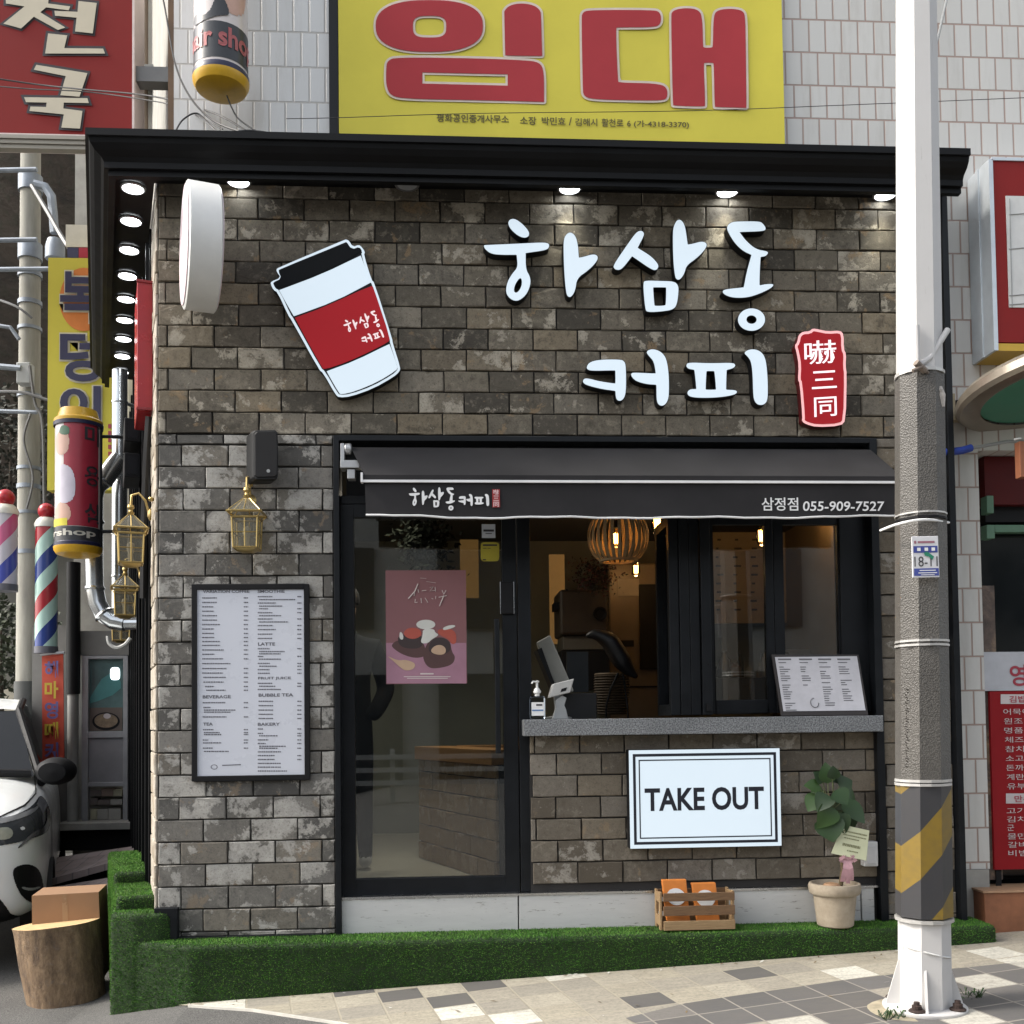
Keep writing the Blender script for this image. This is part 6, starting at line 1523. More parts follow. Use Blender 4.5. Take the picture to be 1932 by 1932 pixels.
q = MB(); q.pbox(100,1553,262,1566,Ya-.25,Ya+.3); q.build('sill', M('pale_sill', (.30,.29,.26), .7, 0, .2), ash, bevel=.003)
q = MB(); q.pbox(104,1567,260,1604,Ya-.12,Ya+.3); q.build('dark_base', m_blackm, ash)
# tiled steps rising to the right
ts = thing('tiled_steps', 'worn pink tiled steps leading up to the alley shop', 'steps', Pd(170,1640,9))
t = NT('worn_pink_tile'); c = t.coord(); n1 = t.noise(c, 7, 7, .7); w_ = t.new('ShaderNodeTexBrick'); t.link(c, w_.inputs['Vector']); w_.inputs['Scale'].default_value = 1; w_.inputs['Brick Width'].default_value = .12; w_.inputs['Row Height'].default_value = .3; w_.inputs['Mortar Size'].default_value = .006
w_.inputs['Color1'].default_value = (.22,.17,.16,1); w_.inputs['Color2'].default_value = (.30,.24,.23,1); w_.inputs['Mortar'].default_value = (.14,.12,.12,1)
t.set(Base_Color=t.mix(t.ramp(n1,[(.4,0),(.75,.5)]), w_.outputs[0], (.36,.33,.31)), Roughness=.8)
def slab(px, th, name):
    a = [Pd(*v) for v in px]; q = MB(); q.hexa(a, [v-UP*th for v in a]); return q.build(name, t.mat, ts)
slab([(90,1660,7.6),(262,1612,7.6),(262,1595,8.3),(90,1620,8.3)], .05, 'upper_tread'); slab([(90,1700,6.9),(240,1665,6.9),(240,1650,7.5),(90,1675,7.5)], .05, 'lower_tread')
q = MB(); a = [Pd(80,1662,7.7),Pd(262,1616,7.7),Pd(262,1700,7.7),Pd(80,1750,7.7)]; q.hexa(a, [v+UY*.5 for v in a]); q.build('riser', m_blackm, ts)
q = MB(); a = [Pd(80,1704,7.05),Pd(240,1669,7.05),Pd(240,1760,7.05),Pd(80,1780,7.05)]; q.hexa(a, [v+UY*.3 for v in a]); q.build('riser', M('brown_riser', (.045,.036,.03), .9), ts)
# red hanging banner, grey pipe, house wall behind
rb2 = thing('hanging_banner', 'narrow orange red vertical banner with purple and yellow letters beside a grey pipe', 'banner', Pd(100,1340,8.9))
q = MB(); a = [Pd(79,1238,8.9),Pd(119,1232,8.9),Pd(121,1440,8.9),Pd(80,1448,8.9)]; q.hexa(a, [v+UY*.01 for v in a]); bo = q.build('banner_cloth', M('orange_red_cloth', (.46,.060,.030), .7, 0, .1), rb2)
m_pl = M('purple_letter', (.12,.09,.24), .6); m_yl = M('yellow_letter', (.50,.36,.03), .6)
for i, s_ in enumerate('해마영때커'):
    q = MB(); q.text(s_, Pd(97,1263+i*38.5,8.87), UX, UP, w=.115, h=.15, bold=.03); q.build('banner_letter', m_pl if i % 2 == 0 else m_yl, bo, fix=False)

q = MB(); q.tube([Pd(76,1234,8.88),Pd(122,1231,8.88)], .012); q.build('hanging_rod', m_alu, rb2)
gp2 = thing('drain_pipe', 'grey vertical drain pipe with black upper half in the alley', 'pipe', Pd(138,1400,9.2))
q = MB(); a, b = Pd(138,1310,9.3), Pd(138,1560,9.3); q.tube([Vector((a.x,a.y,b.z)),Vector((a.x,a.y,a.z))], .048, 14); q.build('grey_pipe', M('grey_pvc', (.25,.25,.235), .5), gp2, smooth=True)
q = MB(); b2 = Pd(138,1060,9.3); q.tube([Vector((a.x,a.y,a.z+.002)),Vector((a.x,a.y,b2.z))], .060, 14); q.build('black_pipe', m_blackm, gp2, smooth=True)
hw_ = thing('alley_house', 'grey rendered house wall closing the alley behind the utility pole', 'house', Pd(60,1300,14))
Yz = 8.6
q = MB(); q.pbox(-260,985,260,1640,Yz,Yz+.4); q.build('house_wall', M('stained_render', (.15,.145,.125), .9, 0, .4, .8), hw_)
q = MB(); q.pbox(-260,962,262,984,Yz-.5,Yz+.4); q.build('eave', M('eave_grey', (.11,.10,.09), .8), hw_)
q = MB(); q.pbox(-40,1300,34,1420,Yz-.05,Yz-.002); q.build('cream_panel', M('cream_render', (.46,.42,.33), .8, 0, .15), hw_)
# bushes behind the utility pole
def bush(label, cx, cy, d_, rx, rz, n, seed, cols):
    b = thing('bush', label, 'bush', Pd(cx, cy+30, d_), 'bushes behind the alley')
    q = MB(); r = random.Random(seed); c = Pd(cx, cy, d_)
    for i in range(n):
        a, e = r.uniform(0, 6.283), math.asin(r.uniform(-1, 1)); k = r.uniform(.35,1)**.6
        p_ = c+Vector((math.cos(a)*math.cos(e)*rx*k, math.sin(a)*math.cos(e)*rx*.7*k, math.sin(e)*rz*k*(1+.3*math.sin(a*3))))
        d1 = Vector((r.uniform(-1,1),r.uniform(-1,1),r.uniform(-.6,1))).normalized()*r.uniform(.05,.11); s1 = d1.orthogonal().normalized()*.028
        q.add([p_, p_+d1*.5+s1, p_+d1, p_+d1*.5-s1], [(0,1,2,3)])
    q.build('leaves', cols, b, fix=False)
    q = MB(); q.tube([c-UP*rz*1.1, c+UP*rz*.4], [.04,.01], 6); q.build('stem', M('bush_stem', (.06,.045,.03), .9), b)
m_bl = M('dull_green_leaf', (.045,.055,.028), .7, 0, .5, 3)
bush('dull green bush at the left edge behind the utility pole', 2, 1225, 11.5, .75, .65, 1700, 3, m_bl)
bush('dark bush on the slope behind the utility pole, higher up', 20, 850, 15, 1.1, .8, 1800, 4, M('dark_scrub', (.030,.030,.018), .8, 0, .5, 3))

# ================================================================ CAR
car = thing('parked_car', 'white compact car cut off by the left edge of the photo', 'car', Pd(-60,1720,6.6))
cu = -dL; cs = Vector((-cu.y, cu.x, 0))       # cu: nose direction; cs: towards image right
cs = cs if cs.x > 0 else -cs
nose = Pd(60,1725,6.6); gcar = gz(nose.x-.6)
HW = .88
n0 = Vector((nose.x,nose.y,0))+cs*.09          # right front corner in plan
cen = n0-cs*HW
def C(s, w_, z): return cen-cu*s+cs*w_+UP*(gcar+z*1.165)   # s metres behind the nose
m_car = M('white_car_paint', (.80,.82,.81), .22, 0, .01, spec=.4)
m_tint = M('dark_car_glass', (.008,.009,.010), .04, spec=.3)
secs = [ # s, half width, [ (w fraction, z) from bottom to hood centre ]
 (-.04, .60, [(.95,.30),(1.0,.45),(1.02,.60),(.98,.72),(.86,.78),(.5,.80),(0,.81)]),
 (.05, .74, [(.97,.27),(1.0,.42),(1.01,.60),(.99,.76),(.90,.86),(.5,.89),(0,.90)]),
 (.16, .815, [(.97,.25),(1.0,.42),(1.0,.60),(.99,.78),(.92,.91),(.5,.96),(0,.97)]),
 (.40, .855, [(.97,.25),(1.0,.42),(1.0,.62),(.985,.82),(.92,.96),(.5,1.02),(0,1.03)]),
 (.80, .87, [(.97,.25),(1.0,.42),(1.0,.62),(.985,.85),(.93,1.00),(.5,1.06),(0,1.07)]),
 (1.15, .88, [(.97,.25),(1.0,.42),(1.0,.62),(.99,.88),(.94,1.03),(.5,1.09),(0,1.10)]),
 (1.9, .88, [(.97,.25),(1.0,.42),(1.0,.62),(.99,.90),(.93,1.04),(.5,1.06),(0,1.06)]),
 (3.9, .86, [(.97,.27),(1.0,.42),(1.0,.62),(.99,.92),(.93,1.04),(.5,1.06),(0,1.06)]),
 (4.1, .78, [(.97,.32),(1.0,.42),(1.0,.62),(.97,.86),(.93,.98),(.5,1.0),(0,1.0)])]
q = MB(); vs = []
for s_, hw, pr2 in secs:
    half = [(w_*hw, z) for w_, z in pr2]
    vs += [C(s_, w_, z) for w_, z in half]+[C(s_, -w_, z) for w_, z in half[:-1][::-1]]
N = 13
q.add(vs, [(i*N+k,i*N+k+1,(i+1)*N+k+1,(i+1)*N+k) for i in range(len(secs)-1) for k in range(N-1)]+[list(range(N)),[(len(secs)-1)*N+k for k in range(N)][::-1]]+[(i*N,(i+1)*N,(i+1)*N+N-1,i*N+N-1) for i in range(len(secs)-1)])
bo = q.build('body', m_car, car, smooth=True)
sm_ = bo.modifiers.new('smooth', 'SUBSURF'); sm_.levels = 2; sm_.render_levels = 2
# cabin
q = MB()
cab = [(1.12,.76,1.06),(1.75,.60,1.50),(2.3,.585,1.58),(3.2,.57,1.55),(3.85,.72,1.05)]
ring2 = []
for s_, hw, z in cab: ring2 += [C(s_, hw, z), C(s_, hw*.5, z+.02), C(s_, -hw*.5, z+.02), C(s_, -hw, z)]
base2 = [(1.12,.79),(1.7,.80),(2.3,.80),(3.2,.80),(3.85,.76)]
q.add(ring2, [(i*4+k,i*4+k+1,(i+1)*4+k+1,(i+1)*4+k) for i in (1,2) for k in range(3)]); q.build('roof', m_car, car, smooth=True)
q = MB(); q.add([C(1.10,.74,1.07),C(1.10,-.74,1.07),C(1.75,-.585,1.495),C(1.75,.585,1.495)], [(0,1,2,3)]); q.build('windscreen', m_tint, car)
q = MB()
for sg in (1,-1):
    q.add([C(1.2,.80*sg,1.04),C(1.78,.605*sg,1.49),C(2.3,.59*sg,1.56),C(3.2,.575*sg,1.54),C(3.8,.74*sg,1.04)], [(0,1,2,3,4)])
build_each(q, 'side_window', m_tint, car)
q = MB()
for sg in (1,-1): q.tube([C(1.08,.79*sg,1.04),C(1.75,.595*sg,1.50),C(2.3,.59*sg,1.575)], .028, 8)
build_each(q, 'pillar', m_blackm, car)
q = MB(); q.tube([C(1.10,-.7,1.085),C(1.08,0,1.12),C(1.10,.72,1.085)], .03, 8); q.build('wiper_cowl', m_blackm, car)
# mirror
q = MB(); mc = C(1.05,.90,1.10)
q.lathe(mc, [(.0,-.11),(.075,-.10),(.105,-.05),(.11,.0),(.095,.055),(.05,.085),(.0,.09)], 20, -cu*.75+cs*.2+UP*.05, cap=False); q.v = [mc+(v-mc)+cs*((v-mc).dot(cs)*.30)-UP*((v-mc).z*.05) for v in q.v]; mo = q.build('wing_mirror', m_blackm, car, smooth=True)
q = MB(); q.tube([C(1.15,.78,1.02), mc], .03, 8); q.build('mirror_stalk', m_blackm, mo)
# lamps, grille, bumper: set on the nose at its right-hand corner
from mathutils.bvhtree import BVHTree
bpy.context.view_layer.update()
_bv = BVHTree.FromObject(bo, bpy.context.evaluated_depsgraph_get())
def inside(x, y, pl):
    r_ = False
    for i in range(len(pl)):
        (ax_, ay_), (bx_, by_) = pl[i], pl[i-1]
        if (ay_ > y) != (by_ > y) and x < (bx_-ax_)*(y-ay_)/(by_-ay_)+ax_: r_ = not r_
    return r_
def conform(name, outline, mt, par, off=.004, n=2, step=1.5, src=None):
    """panel lying on the curved car body inside a drawn outline"""
    pl = chaikin(outline, n); xs = [p[0] for p in pl]; ys = [p[1] for p in pl]
    q = MB(); idx = {}
    o_loc = bo.matrix_world.inverted()
    def vert(i, j):
        if (i, j) not in idx:
            x, y = min(xs)+i*step, min(ys)+j*step
            if not inside(x, y, pl):     # pull edge points on to the outline
                best = min(((p[0]-x)**2+(p[1]-y)**2, p) for k in range(len(pl)) for p in ((pl[k][0]*(1-t_)+pl[k-1][0]*t_, pl[k][1]*(1-t_)+pl[k-1][1]*t_) for t_ in (0,.25,.5,.75)))[1]
                x, y = best
            e_, d_ = src(x, y) if src else (EYE, ray(x, y))
            hit = _bv.ray_cast(o_loc @ e_, (o_loc.to_3x3() @ d_).normalized())
            if hit[0] is None: idx[(i, j)] = None
            else:
                p = bo.matrix_world @ hit[0]; nn = hit[1] if hit[1].dot(e_-p) > 0 else -hit[1]
                idx[(i, j)] = len(q.v); q.v.append(p+nn*off)
        return idx[(i, j)]
    nx_, ny_ = int((max(xs)-min(xs))/step)+1, int((max(ys)-min(ys))/step)+1
    for i in range(nx_):
        for j in range(ny_):
            x, y = min(xs)+(i+.5)*step, min(ys)+(j+.5)*step
            if inside(x, y, pl):
                f = [vert(i,j), vert(i+1,j), vert(i+1,j+1), vert(i,j+1)]
                if None not in f: q.f.append(f); q.m.append(0)
    return q.build(name, mt, par, smooth=True)
m_hl = M('headlight_dark', (.05,.055,.06), .06)
hl = conform('headlight', [(-60,1556),(0,1547),(40,1534),(64,1518),(74,1500),(84,1506),(93,1524),(95,1552),(88,1572),(62,1582),(24,1592),(-10,1597),(-60,1597)], m_hl, car)
conform('headlight_lens', [(-12,1566),(0,1562),(20,1562),(25,1574),(18,1584),(-12,1586)], M('projector_lens', (.32,.33,.27), .05), hl, .008)
conform('headlight_band', [(-30,1549),(20,1542),(60,1528),(72,1518),(70,1528),(50,1542),(10,1554),(-30,1560)], M('lamp_mid_grey', (.22,.225,.23), .1), hl, .008)
conform('light_strip', [(86,1522),(91,1530),(92,1556),(84,1572),(60,1580),(42,1596),(33,1602),(32,1598),(44,1586),(60,1570),(80,1562),(87,1548)], M('chrome_strip', (.6,.6,.6), .12, .9), hl, .009)
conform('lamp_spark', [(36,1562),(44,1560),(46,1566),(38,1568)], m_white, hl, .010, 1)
conform('fog_lamp_recess', [(22,1642),(34,1632),(56,1630),(72,1638),(80,1660),(84,1700),(78,1706),(58,1704),(40,1692),(28,1668)], m_blackm, car)
conform('fog_fin', [(40,1672),(56,1676),(74,1672),(74,1676),(56,1681),(40,1677)], m_grey, car, .008, 1)
conform('lower_bumper', [(-60,1690),(-6,1690),(6,1702),(24,1730),(64,1718),(64,1790),(-60,1790)], m_blackm, car, .005, 1)
head_on = lambda w_, z: (cen+cu*2+cs*w_+UP*z, -cu)
conform('grille', [(-.42,gcar+.80),(.42,gcar+.80),(.36,gcar+.66),(-.36,gcar+.66)], m_blackm, car, .005, 1, .02, head_on)
conform('air_intake', [(-.40,gcar+.46),(.40,gcar+.46),(.34,gcar+.34),(-.34,gcar+.34)], m_blackm, car, .005, 1, .02, head_on)
conform('number_plate', [(-.26,gcar+.62),(.26,gcar+.62),(.26,gcar+.51),(-.26,gcar+.51)], m_white, car, .008, 0, .02, head_on)
for src_ in [o_ for o_ in list(car.children) if o_.name.startswith(('headlight','fog_lamp_recess'))]:
    q = MB(); mw = Vector(car.location)
    for v in src_.data.vertices: p = v.co+mw; q.v.append(p-cs*(2*(p-cen).dot(cs)))
    q.f = [list(p.vertices) for p in src_.data.polygons]; q.m = [0]*len(q.f)
    q.build(src_.name.split('.')[0], src_.data.materials[0], car, smooth=True)
conform('bonnet_seam', [(-60,1541),(0,1540),(46,1518),(66,1497),(64,1460),(66,1460),(68.5,1498),(48,1521),(0,1543.5),(-60,1545)], m_blackm, car, .003, 0, .8)
conform('fender_seam', [(96,1530),(97.5,1530),(99,1600),(97,1650),(95.5,1650),(97,1600)], m_grey, car, .003, 0, .8)
q = MB(); 
for sg in (1,-1):
    for s_ in (.78, 3.3): q.lathe(C(s_,.86*sg,.31), [(.0,0),(.20,.0),(.30,.01),(.315,.03),(.315,-.17),(.0,-.17)], 32, cs*sg, cap=False)
build_each(q, 'wheel', M('tyre_rubber', (.02,.02,.02), .8), car, smooth=True)

# ================================================================ log stump and carton
lg_ = thing('log_stump', 'tilted sawn log stump standing on the asphalt beside the turf', 'log stump', G(125,1888))
lb_ = G(126,1884); lt_ = P(107,1742,lb_.y+.02)
ax = (lt_-lb_).normalized()
t = NT('log_bark'); c = t.coord(); mp = t.new('ShaderNodeMapping'); mp.inputs['Scale'].default_value = (1,1,.35); t.link(c, mp.inputs[0]); n1 = t.noise(mp.outputs[0], 17, 9, .72, .25); n2 = t.noise(c, 26, 7, .72)
col = t.ramp(n1,[(.3,(.06,.038,.024)),(.5,(.19,.125,.072)),(.7,(.34,.235,.14))]); col = t.mix(t.ramp(n2,[(.55,0),(.7,.5)]), col, (.16,.13,.11)); t.set(Base_Color=col, Roughness=.85); t.bump(t.math('ADD', n1, n2),.8,.014); m_bark = t.mat
r_ = .226; rg = random.Random(12)
q = MB(); n = 40; hgt = (lt_-lb_).length
wob = [1+.02*math.sin(i*.9)+rg.uniform(-.008,.008) for i in range(n)]
side1 = ax.cross(UY).normalized(); side2 = ax.cross(side1)
def lring(t_, k): return [lb_+ax*(hgt*t_)+(side1*math.cos(2*math.pi*i/n)+side2*math.sin(2*math.pi*i/n))*(r_*k*wob[i]) for i in range(n)]
tp_ = lring(1,1.02); lift = UX*0
tp_ = [v+UP*(-.078*(v-lt_).x) for v in tp_]
rs_ = [lring(-.05,.90), lring(.1,.92), lring(.5,.97), lring(.92,1.0)]
rs_[3] = [v+UP*(-.078*(v-lt_).x) for v in rs_[3]]
vs = [v for r__ in rs_ for v in r__]+tp_
q.add(vs, [(i*n+k,i*n+(k+1)%n,(i+1)*n+(k+1)%n,(i+1)*n+k) for i in range(4) for k in range(n)]+[list(range(n))[::-1]])
q.build('log_side', m_bark, lg_, smooth=True)
t = NT('sawn_log_end'); c = t.coord(); le = t.new('ShaderNodeVectorMath', operation='LENGTH'); t.link(c, le.inputs[0]); rr_ = t.math('FRACT', t.math('ADD', t.math('MULTIPLY', le.outputs['Value'], 38), t.math('MULTIPLY', t.noise(c, 9, 5), 1.2)))
t.set(Base_Color=t.mix(t.ramp(rr_,[(0,0),(.5,.35),(1,0)]), (.58,.40,.20), (.38,.24,.11)), Roughness=.8)
q = MB(); q.add(tp_+[v*.999+lt_*.001 for v in [lt_]], [list(range(n))]); q.build('sawn_top', t.mat, lg_)
cb = thing('cardboard_box', 'brown cardboard box standing behind the log stump', 'cardboard box', G(128,1850))
yb0 = .66; m_card = M('brown_cardboard', (.27,.155,.085), .85, 0, .1, 3)
a = [Vector(P(60,1690,yb0)),Vector(P(186,1683,yb0+.02)),Vector(P(192,1850,yb0+.02)),Vector(P(62,1858,yb0))]
q = MB(); q.hexa(a, [v+UY*.30-UX*.05 for v in a]); bo = q.build('carton', m_card, cb)
q = MB(); q.sheet([a[0]*.55+a[1]*.45-UY*.001, a[0]*.47+a[1]*.53-UY*.001, a[3]*.47+a[2]*.53-UY*.001, a[3]*.55+a[2]*.45-UY*.001]); q.build('packing_tape', M('packing_tape', (.30,.19,.11), .3), bo)

# ================================================================ SHOP INTERIOR
FZI = .445; CZI = 2.86; YBK = 3.0
room = [('interior_back_wall', (XC+.25,YBK,FZI,2.75,YBK+.1,CZI), M('interior_khaki_wall', (.20,.205,.175), .8, 0, .12, 2)),
        ('interior_side_wall', (XC+.17,.17,FZI,XC+.25,YBK,CZI), M('interior_grey_wall', (.34,.36,.31), .8, 0, .1, 2)),
        ('interior_right_wall', (2.74,.17,FZI,2.8,YBK,CZI), M('interior_brown_wall', (.17,.12,.075), .8, 0, .15, 2)),
        ('interior_ceiling', (XC+.17,.17,CZI,2.8,YBK+.1,CZI+.05), M('interior_ceiling_dark', (.06,.055,.05), .9))]
for nm, b_, mt in room:
    q = MB(); q.box(*b_); q.build(nm, mt, shop)
q = MB(); q.box(XC+.17,.105,FZI-.06,2.8,YBK+.1,FZI); q.build('interior_floor', M('interior_floor_tile', (.46,.43,.36), .35, 0, .15, 2), shop)
Yi = 1.55
# brick-faced counter seen through the door
ic = thing('service_counter', 'brick faced inner counter with wood top seen through the glass door', 'counter', P(850,1500,Yi))
fA = Vector((P(793,1500,1.45).x, 1.45, 0)); fB = Vector((P(940,1500,.30).x, .30, 0)); fd = (fB-fA).normalized(); fn_ = Vector((fd.y, -fd.x, 0)); fn_ = fn_ if fn_.x < 0 else -fn_
zt2_ = P(845,1432,1.40).z; fl_n = (fB-fA).length
q = MB(); bricks(q, 0, fl_n, FZI, zt2_, lambda u, z, d: Vector((fA.x,fA.y,z))+fd*u+fn_*d, seed=55, zo=FZI, cw=.2445)
bricks(q, 0, 1.9, FZI, zt2_, lambda u, z, d: Vector((fA.x+u, 1.45-d, z)), seed=56, zo=FZI)
q.build('brick_face', brick_mat('lamplit_brick_tile', .60, (.46,.28,.13,.55)), ic)  # warm lamplight put into the brick tint
q = MB(); q.obox(Vector((fA.x,fA.y,FZI))-fn_*.004, fd*fl_n, -fn_*.10, UP*(zt2_-FZI)); q.box(fA.x+.12,1.454,FZI,fA.x+1.9,1.6,zt2_); q.build('counter_core', m_mortar, ic)
q = MB(); q.obox(Vector((fA.x,fA.y,zt2_+.001))+fn_*.03-fd*.02, fd*(fl_n+.0), -fn_*.25, UP*.085); q.box(fA.x+.25,1.40,zt2_+.001,fA.x+1.9,1.75,zt2_+.084); q.build('wood_top', wood_mat('oak_top', (.28,.13,.04), (.46,.24,.08)), ic)
# person standing behind the door
def skin_body(name, joints, edges, mat, parent, lv=2):
    me = bpy.data.meshes.new(name); me.from_pydata([Vector(j[0]) for j in joints], edges, [])
    o = bpy.data.objects.new(name, me); COL.objects.link(o)
    md = o.modifiers.new('skin', 'SKIN'); md.use_smooth_shade = True
    for i, j in enumerate(joints):
        me.skin_vertices[0].data[i].radius = (j[1], j[1]*(j[2] if len(j) > 2 else 1)); me.skin_vertices[0].data[i].use_root = (i == 0)
    sb = o.modifiers.new('sub', 'SUBSURF'); sb.levels = lv; sb.render_levels = lv
    dg = bpy.context.evaluated_depsgraph_get(); m2 = bpy.data.meshes.new_from_object(o.evaluated_get(dg))
    bpy.data.objects.remove(o)
    for p_ in m2.polygons: p_.use_smooth = True
    for mt in (mat if isinstance(mat, list) else [mat]): m2.materials.append(mt)
    o = bpy.data.objects.new(name, m2); COL.objects.link(o)
    if parent is not None: o.parent = parent
    return o
Yp_ = 1.0; px_ = P(652,1500,Yp_).x
pe = thing('person', 'person in dark jacket, hands in pockets, standing inside the door half hidden by its frame', 'person', (px_, Yp_, FZI+.006))
H_ = [((0,0,.92),.175,.75), ((0,0,1.12),.165,.75), ((0,0,1.34),.18,.72), ((0,0,1.46),.075), ((0,-.01,1.53),.060), ((0,-.02,1.62),.088,1.1), ((0,-.02,1.70),.080,1.1),
      ((.095,0,.86),.095), ((.11,-.02,.48),.068), ((.12,.02,.08),.048), ((.13,-.12,.035),.040), ((-.095,0,.86),.095), ((-.11,-.02,.48),.068), ((-.12,.02,.08),.048), ((-.13,-.12,.035),.040),
      ((.185,0,1.38),.075), ((.265,.03,1.12),.062), ((.20,-.07,.98),.055), ((.15,-.07,.93),.05), ((-.185,0,1.38),.075), ((-.265,.03,1.12),.062), ((-.20,-.07,.98),.055), ((-.15,-.07,.93),.05)]
E_ = [(0,1),(1,2),(2,3),(3,4),(4,5),(5,6),(0,7),(7,8),(8,9),(9,10),(0,11),(11,12),(12,13),(13,14),(2,15),(15,16),(16,17),(17,18),(2,19),(19,20),(20,21),(21,22)]
m_cloth = M('dark_clothing', (.007,.007,.008), .9, spec=.2); m_skinp = M('skin', (.40,.25,.18), .55)
pb_ = skin_body('body', H_, E_, [m_cloth, m_skinp, M('white_shoe', (.45,.45,.45), .5)], pe)
for p_ in pb_.data.polygons:
    z = p_.center.z
    if z > 1.49: p_.material_index = 1
    elif z < .075: p_.material_index = 2
q = MB(); q.lathe(Vector((px_,Yp_-.01,FZI+1.66)), [(.098*math.sin(a*math.pi/16), .098*math.cos(a*math.pi/16)*1.15+.025) for a in range(10)], 24, cap=False); q.build('hair', M('black_hair', (.012,.010,.009), .6), pe, smooth=True)
# interior lamps
def bulb(label, x, y, Y, sc=1.0, watt=1.6):
    b = thing('filament_bulb', label, 'light bulb', P(x,y,Y), 'lit filament bulbs in the shop')
    c = P(x,y,Y)
    q = MB(); q.lathe(c, [(.0,-.055*sc),(.022*sc,-.045*sc),(.034*sc,-.015*sc),(.032*sc,.015*sc),(.018*sc,.05*sc),(.014*sc,.07*sc)], 20, cap=False); q.build('glass_globe', glass_mat('bulb_glass', (.97,.85,.6), 1.2), b, smooth=True)
    q = MB()
    for k in range(6):
        a = k*math.pi/3; q.tube([c+Vector((math.cos(a)*.012,math.sin(a)*.012,-.028))*sc, c+Vector((math.cos(a)*.016,math.sin(a)*.016,.035))*sc], .0028*sc, 5)
    q.build('filament', M('hot_filament', (1,.6,.2), .5, emit=(1.0,.50,.13), es=11), b)
    q = MB(); q.lathe(c+UP*.068*sc, [(.015*sc,0),(.016*sc,.035*sc),(.008*sc,.05*sc)], 14); q.tube([c+UP*.1*sc, Vector((c.x,c.y,CZI))], .003); q.build('lamp_holder', m_blackm, b)
    l = bpy.data.lights.new('bulb_light', 'POINT'); l.energy = watt*.4; l.color = (1,.70,.42); l.shadow_soft_size = .03
    lo = bpy.data.objects.new('bulb_light', l); COL.objects.link(lo); lo.location = c; return b
bulb('lit filament bulb inside the slatted wooden pendant', 1163,1017,.75,1.0,.07)
bulb('bright bare filament bulb hanging just under the awning edge', 1240,990,.9,1.15,1.2)
bulb('bright filament bulb behind the left window pane', 1437,1012,1.0,1.15,3.2)
bulb('small warm bulb below the wooden pendant lamp', 1200,1075,1.9,.9,1.6)
bulb('filament bulb deep in the shop near the right pane', 1530,960,1.6,.9,5)
bulb('filament bulb deep in the shop above the door poster', 830,940,1.8,.9,3)
for lb_c, (x_c, y_c) in (('unseen round fill light added inside the shop over the door', (-.15,.75)), ('unseen round fill light added inside the shop over the service counter', (-.35,1.3))):  # unseen fill lamps added to brighten the room behind the door
    cl = thing('ceiling_fill_light', lb_c, 'ceiling fill light', (x_c,y_c,CZI), 'added fill lights in the shop')
    q = MB(); q.lathe(Vector((x_c,y_c,CZI-.001)), [(.13,0),(.13,-.02),(.11,-.024)], 24, cap=False); q.build('rim', m_grey, cl, smooth=True)
    q = MB(); q.lathe(Vector((x_c,y_c,CZI-.018)), [(.11,0),(.0,-.004)], 24, cap=False); q.build('diffuser', M('fill_light_diffuser', (.9,.88,.8), .5, emit=(1,.90,.72), es=5), cl)
    l = bpy.data.lights.new('ceiling_fill_beam', 'SPOT'); l.energy = 17; l.spot_size = R(150); l.spot_blend = .5; l.color = (1,.93,.80); l.shadow_soft_size = .1
    lo = bpy.data.objects.new('ceiling_fill_beam', l); COL.objects.link(lo); lo.location = (x_c,y_c,CZI-.04)
pdl = thing('pendant_lamp', 'round pendant lamp of pale wooden slats inside the serving hatch', 'pendant lamp', P(1165,1020,.75))
pcn = P(1166,1012,.75); RP = .19; hP = .155
q = MB()
for k in range(26):
    a = 2*math.pi*k/26; d_ = Vector((math.cos(a), math.sin(a), 0)); s_ = Vector((-d_.y, d_.x, 0))*.010
    pts = [(d_*(RP*math.cos(e)**.7 if math.cos(e) > 0 else 0)+UP*(hP*math.sin(e)*1.12)) for e in [R(-62+i*12.4) for i in range(11)]]
    vs = []
    for p_ in pts: vs += [pcn+p_-s_, pcn+p_+s_, pcn+p_+s_-d_*.003, pcn+p_-s_-d_*.003]
    q.add(vs, [(i*4+j,i*4+(j+1)%4,(i+1)*4+(j+1)%4,(i+1)*4+j) for i in range(10) for j in range(4)])
q.build('slat_shade', wood_mat('pale_plywood', (.34,.24,.13), (.50,.38,.22)), pdl)
for sg in (-1, 1):
    q = MB(); rr_ = RP*math.cos(R(62))**.7; q.lathe(pcn+UP*(sg*hP*math.sin(R(62))*1.12), [(rr_*1.06,-.006),(rr_*1.06,.006),(rr_*.85,.006),(rr_*.85,-.006),(rr_*1.06,-.006)], 32, cap=False); q.build('shade_ring', wood_mat('ring_plywood', (.34,.24,.13), (.48,.36,.2)), pdl)
q = MB(); q.tube([pcn+UP*.1, Vector((pcn.x,pcn.y,CZI))], .004); q.build('lamp_cord', m_blackm, pdl)
# warm backlit panels
def litpanel(label, x0, y0, x1, y1, Y, es):
    o = thing('wall_light', label, 'wall light', P((x0+x1)/2,(y0+y1)/2,Y))
    q = MB(); q.pbox(x0,y0,x1,y1,Y,Y+.02); q.build('panel', M('warm_lit_panel', (.34,.22,.09), .6, 0, .3, 2, emit=(.9,.48,.15), es=.05), o); return o
litpanel('tall warm lit wall panel left of the brown cabinet in the hatch', 1037,1046,1066,1215,2.3,.3)
litpanel('short warm lit panel seen through the door beside the poster', 868,1018,903,1128,2.3,.3)
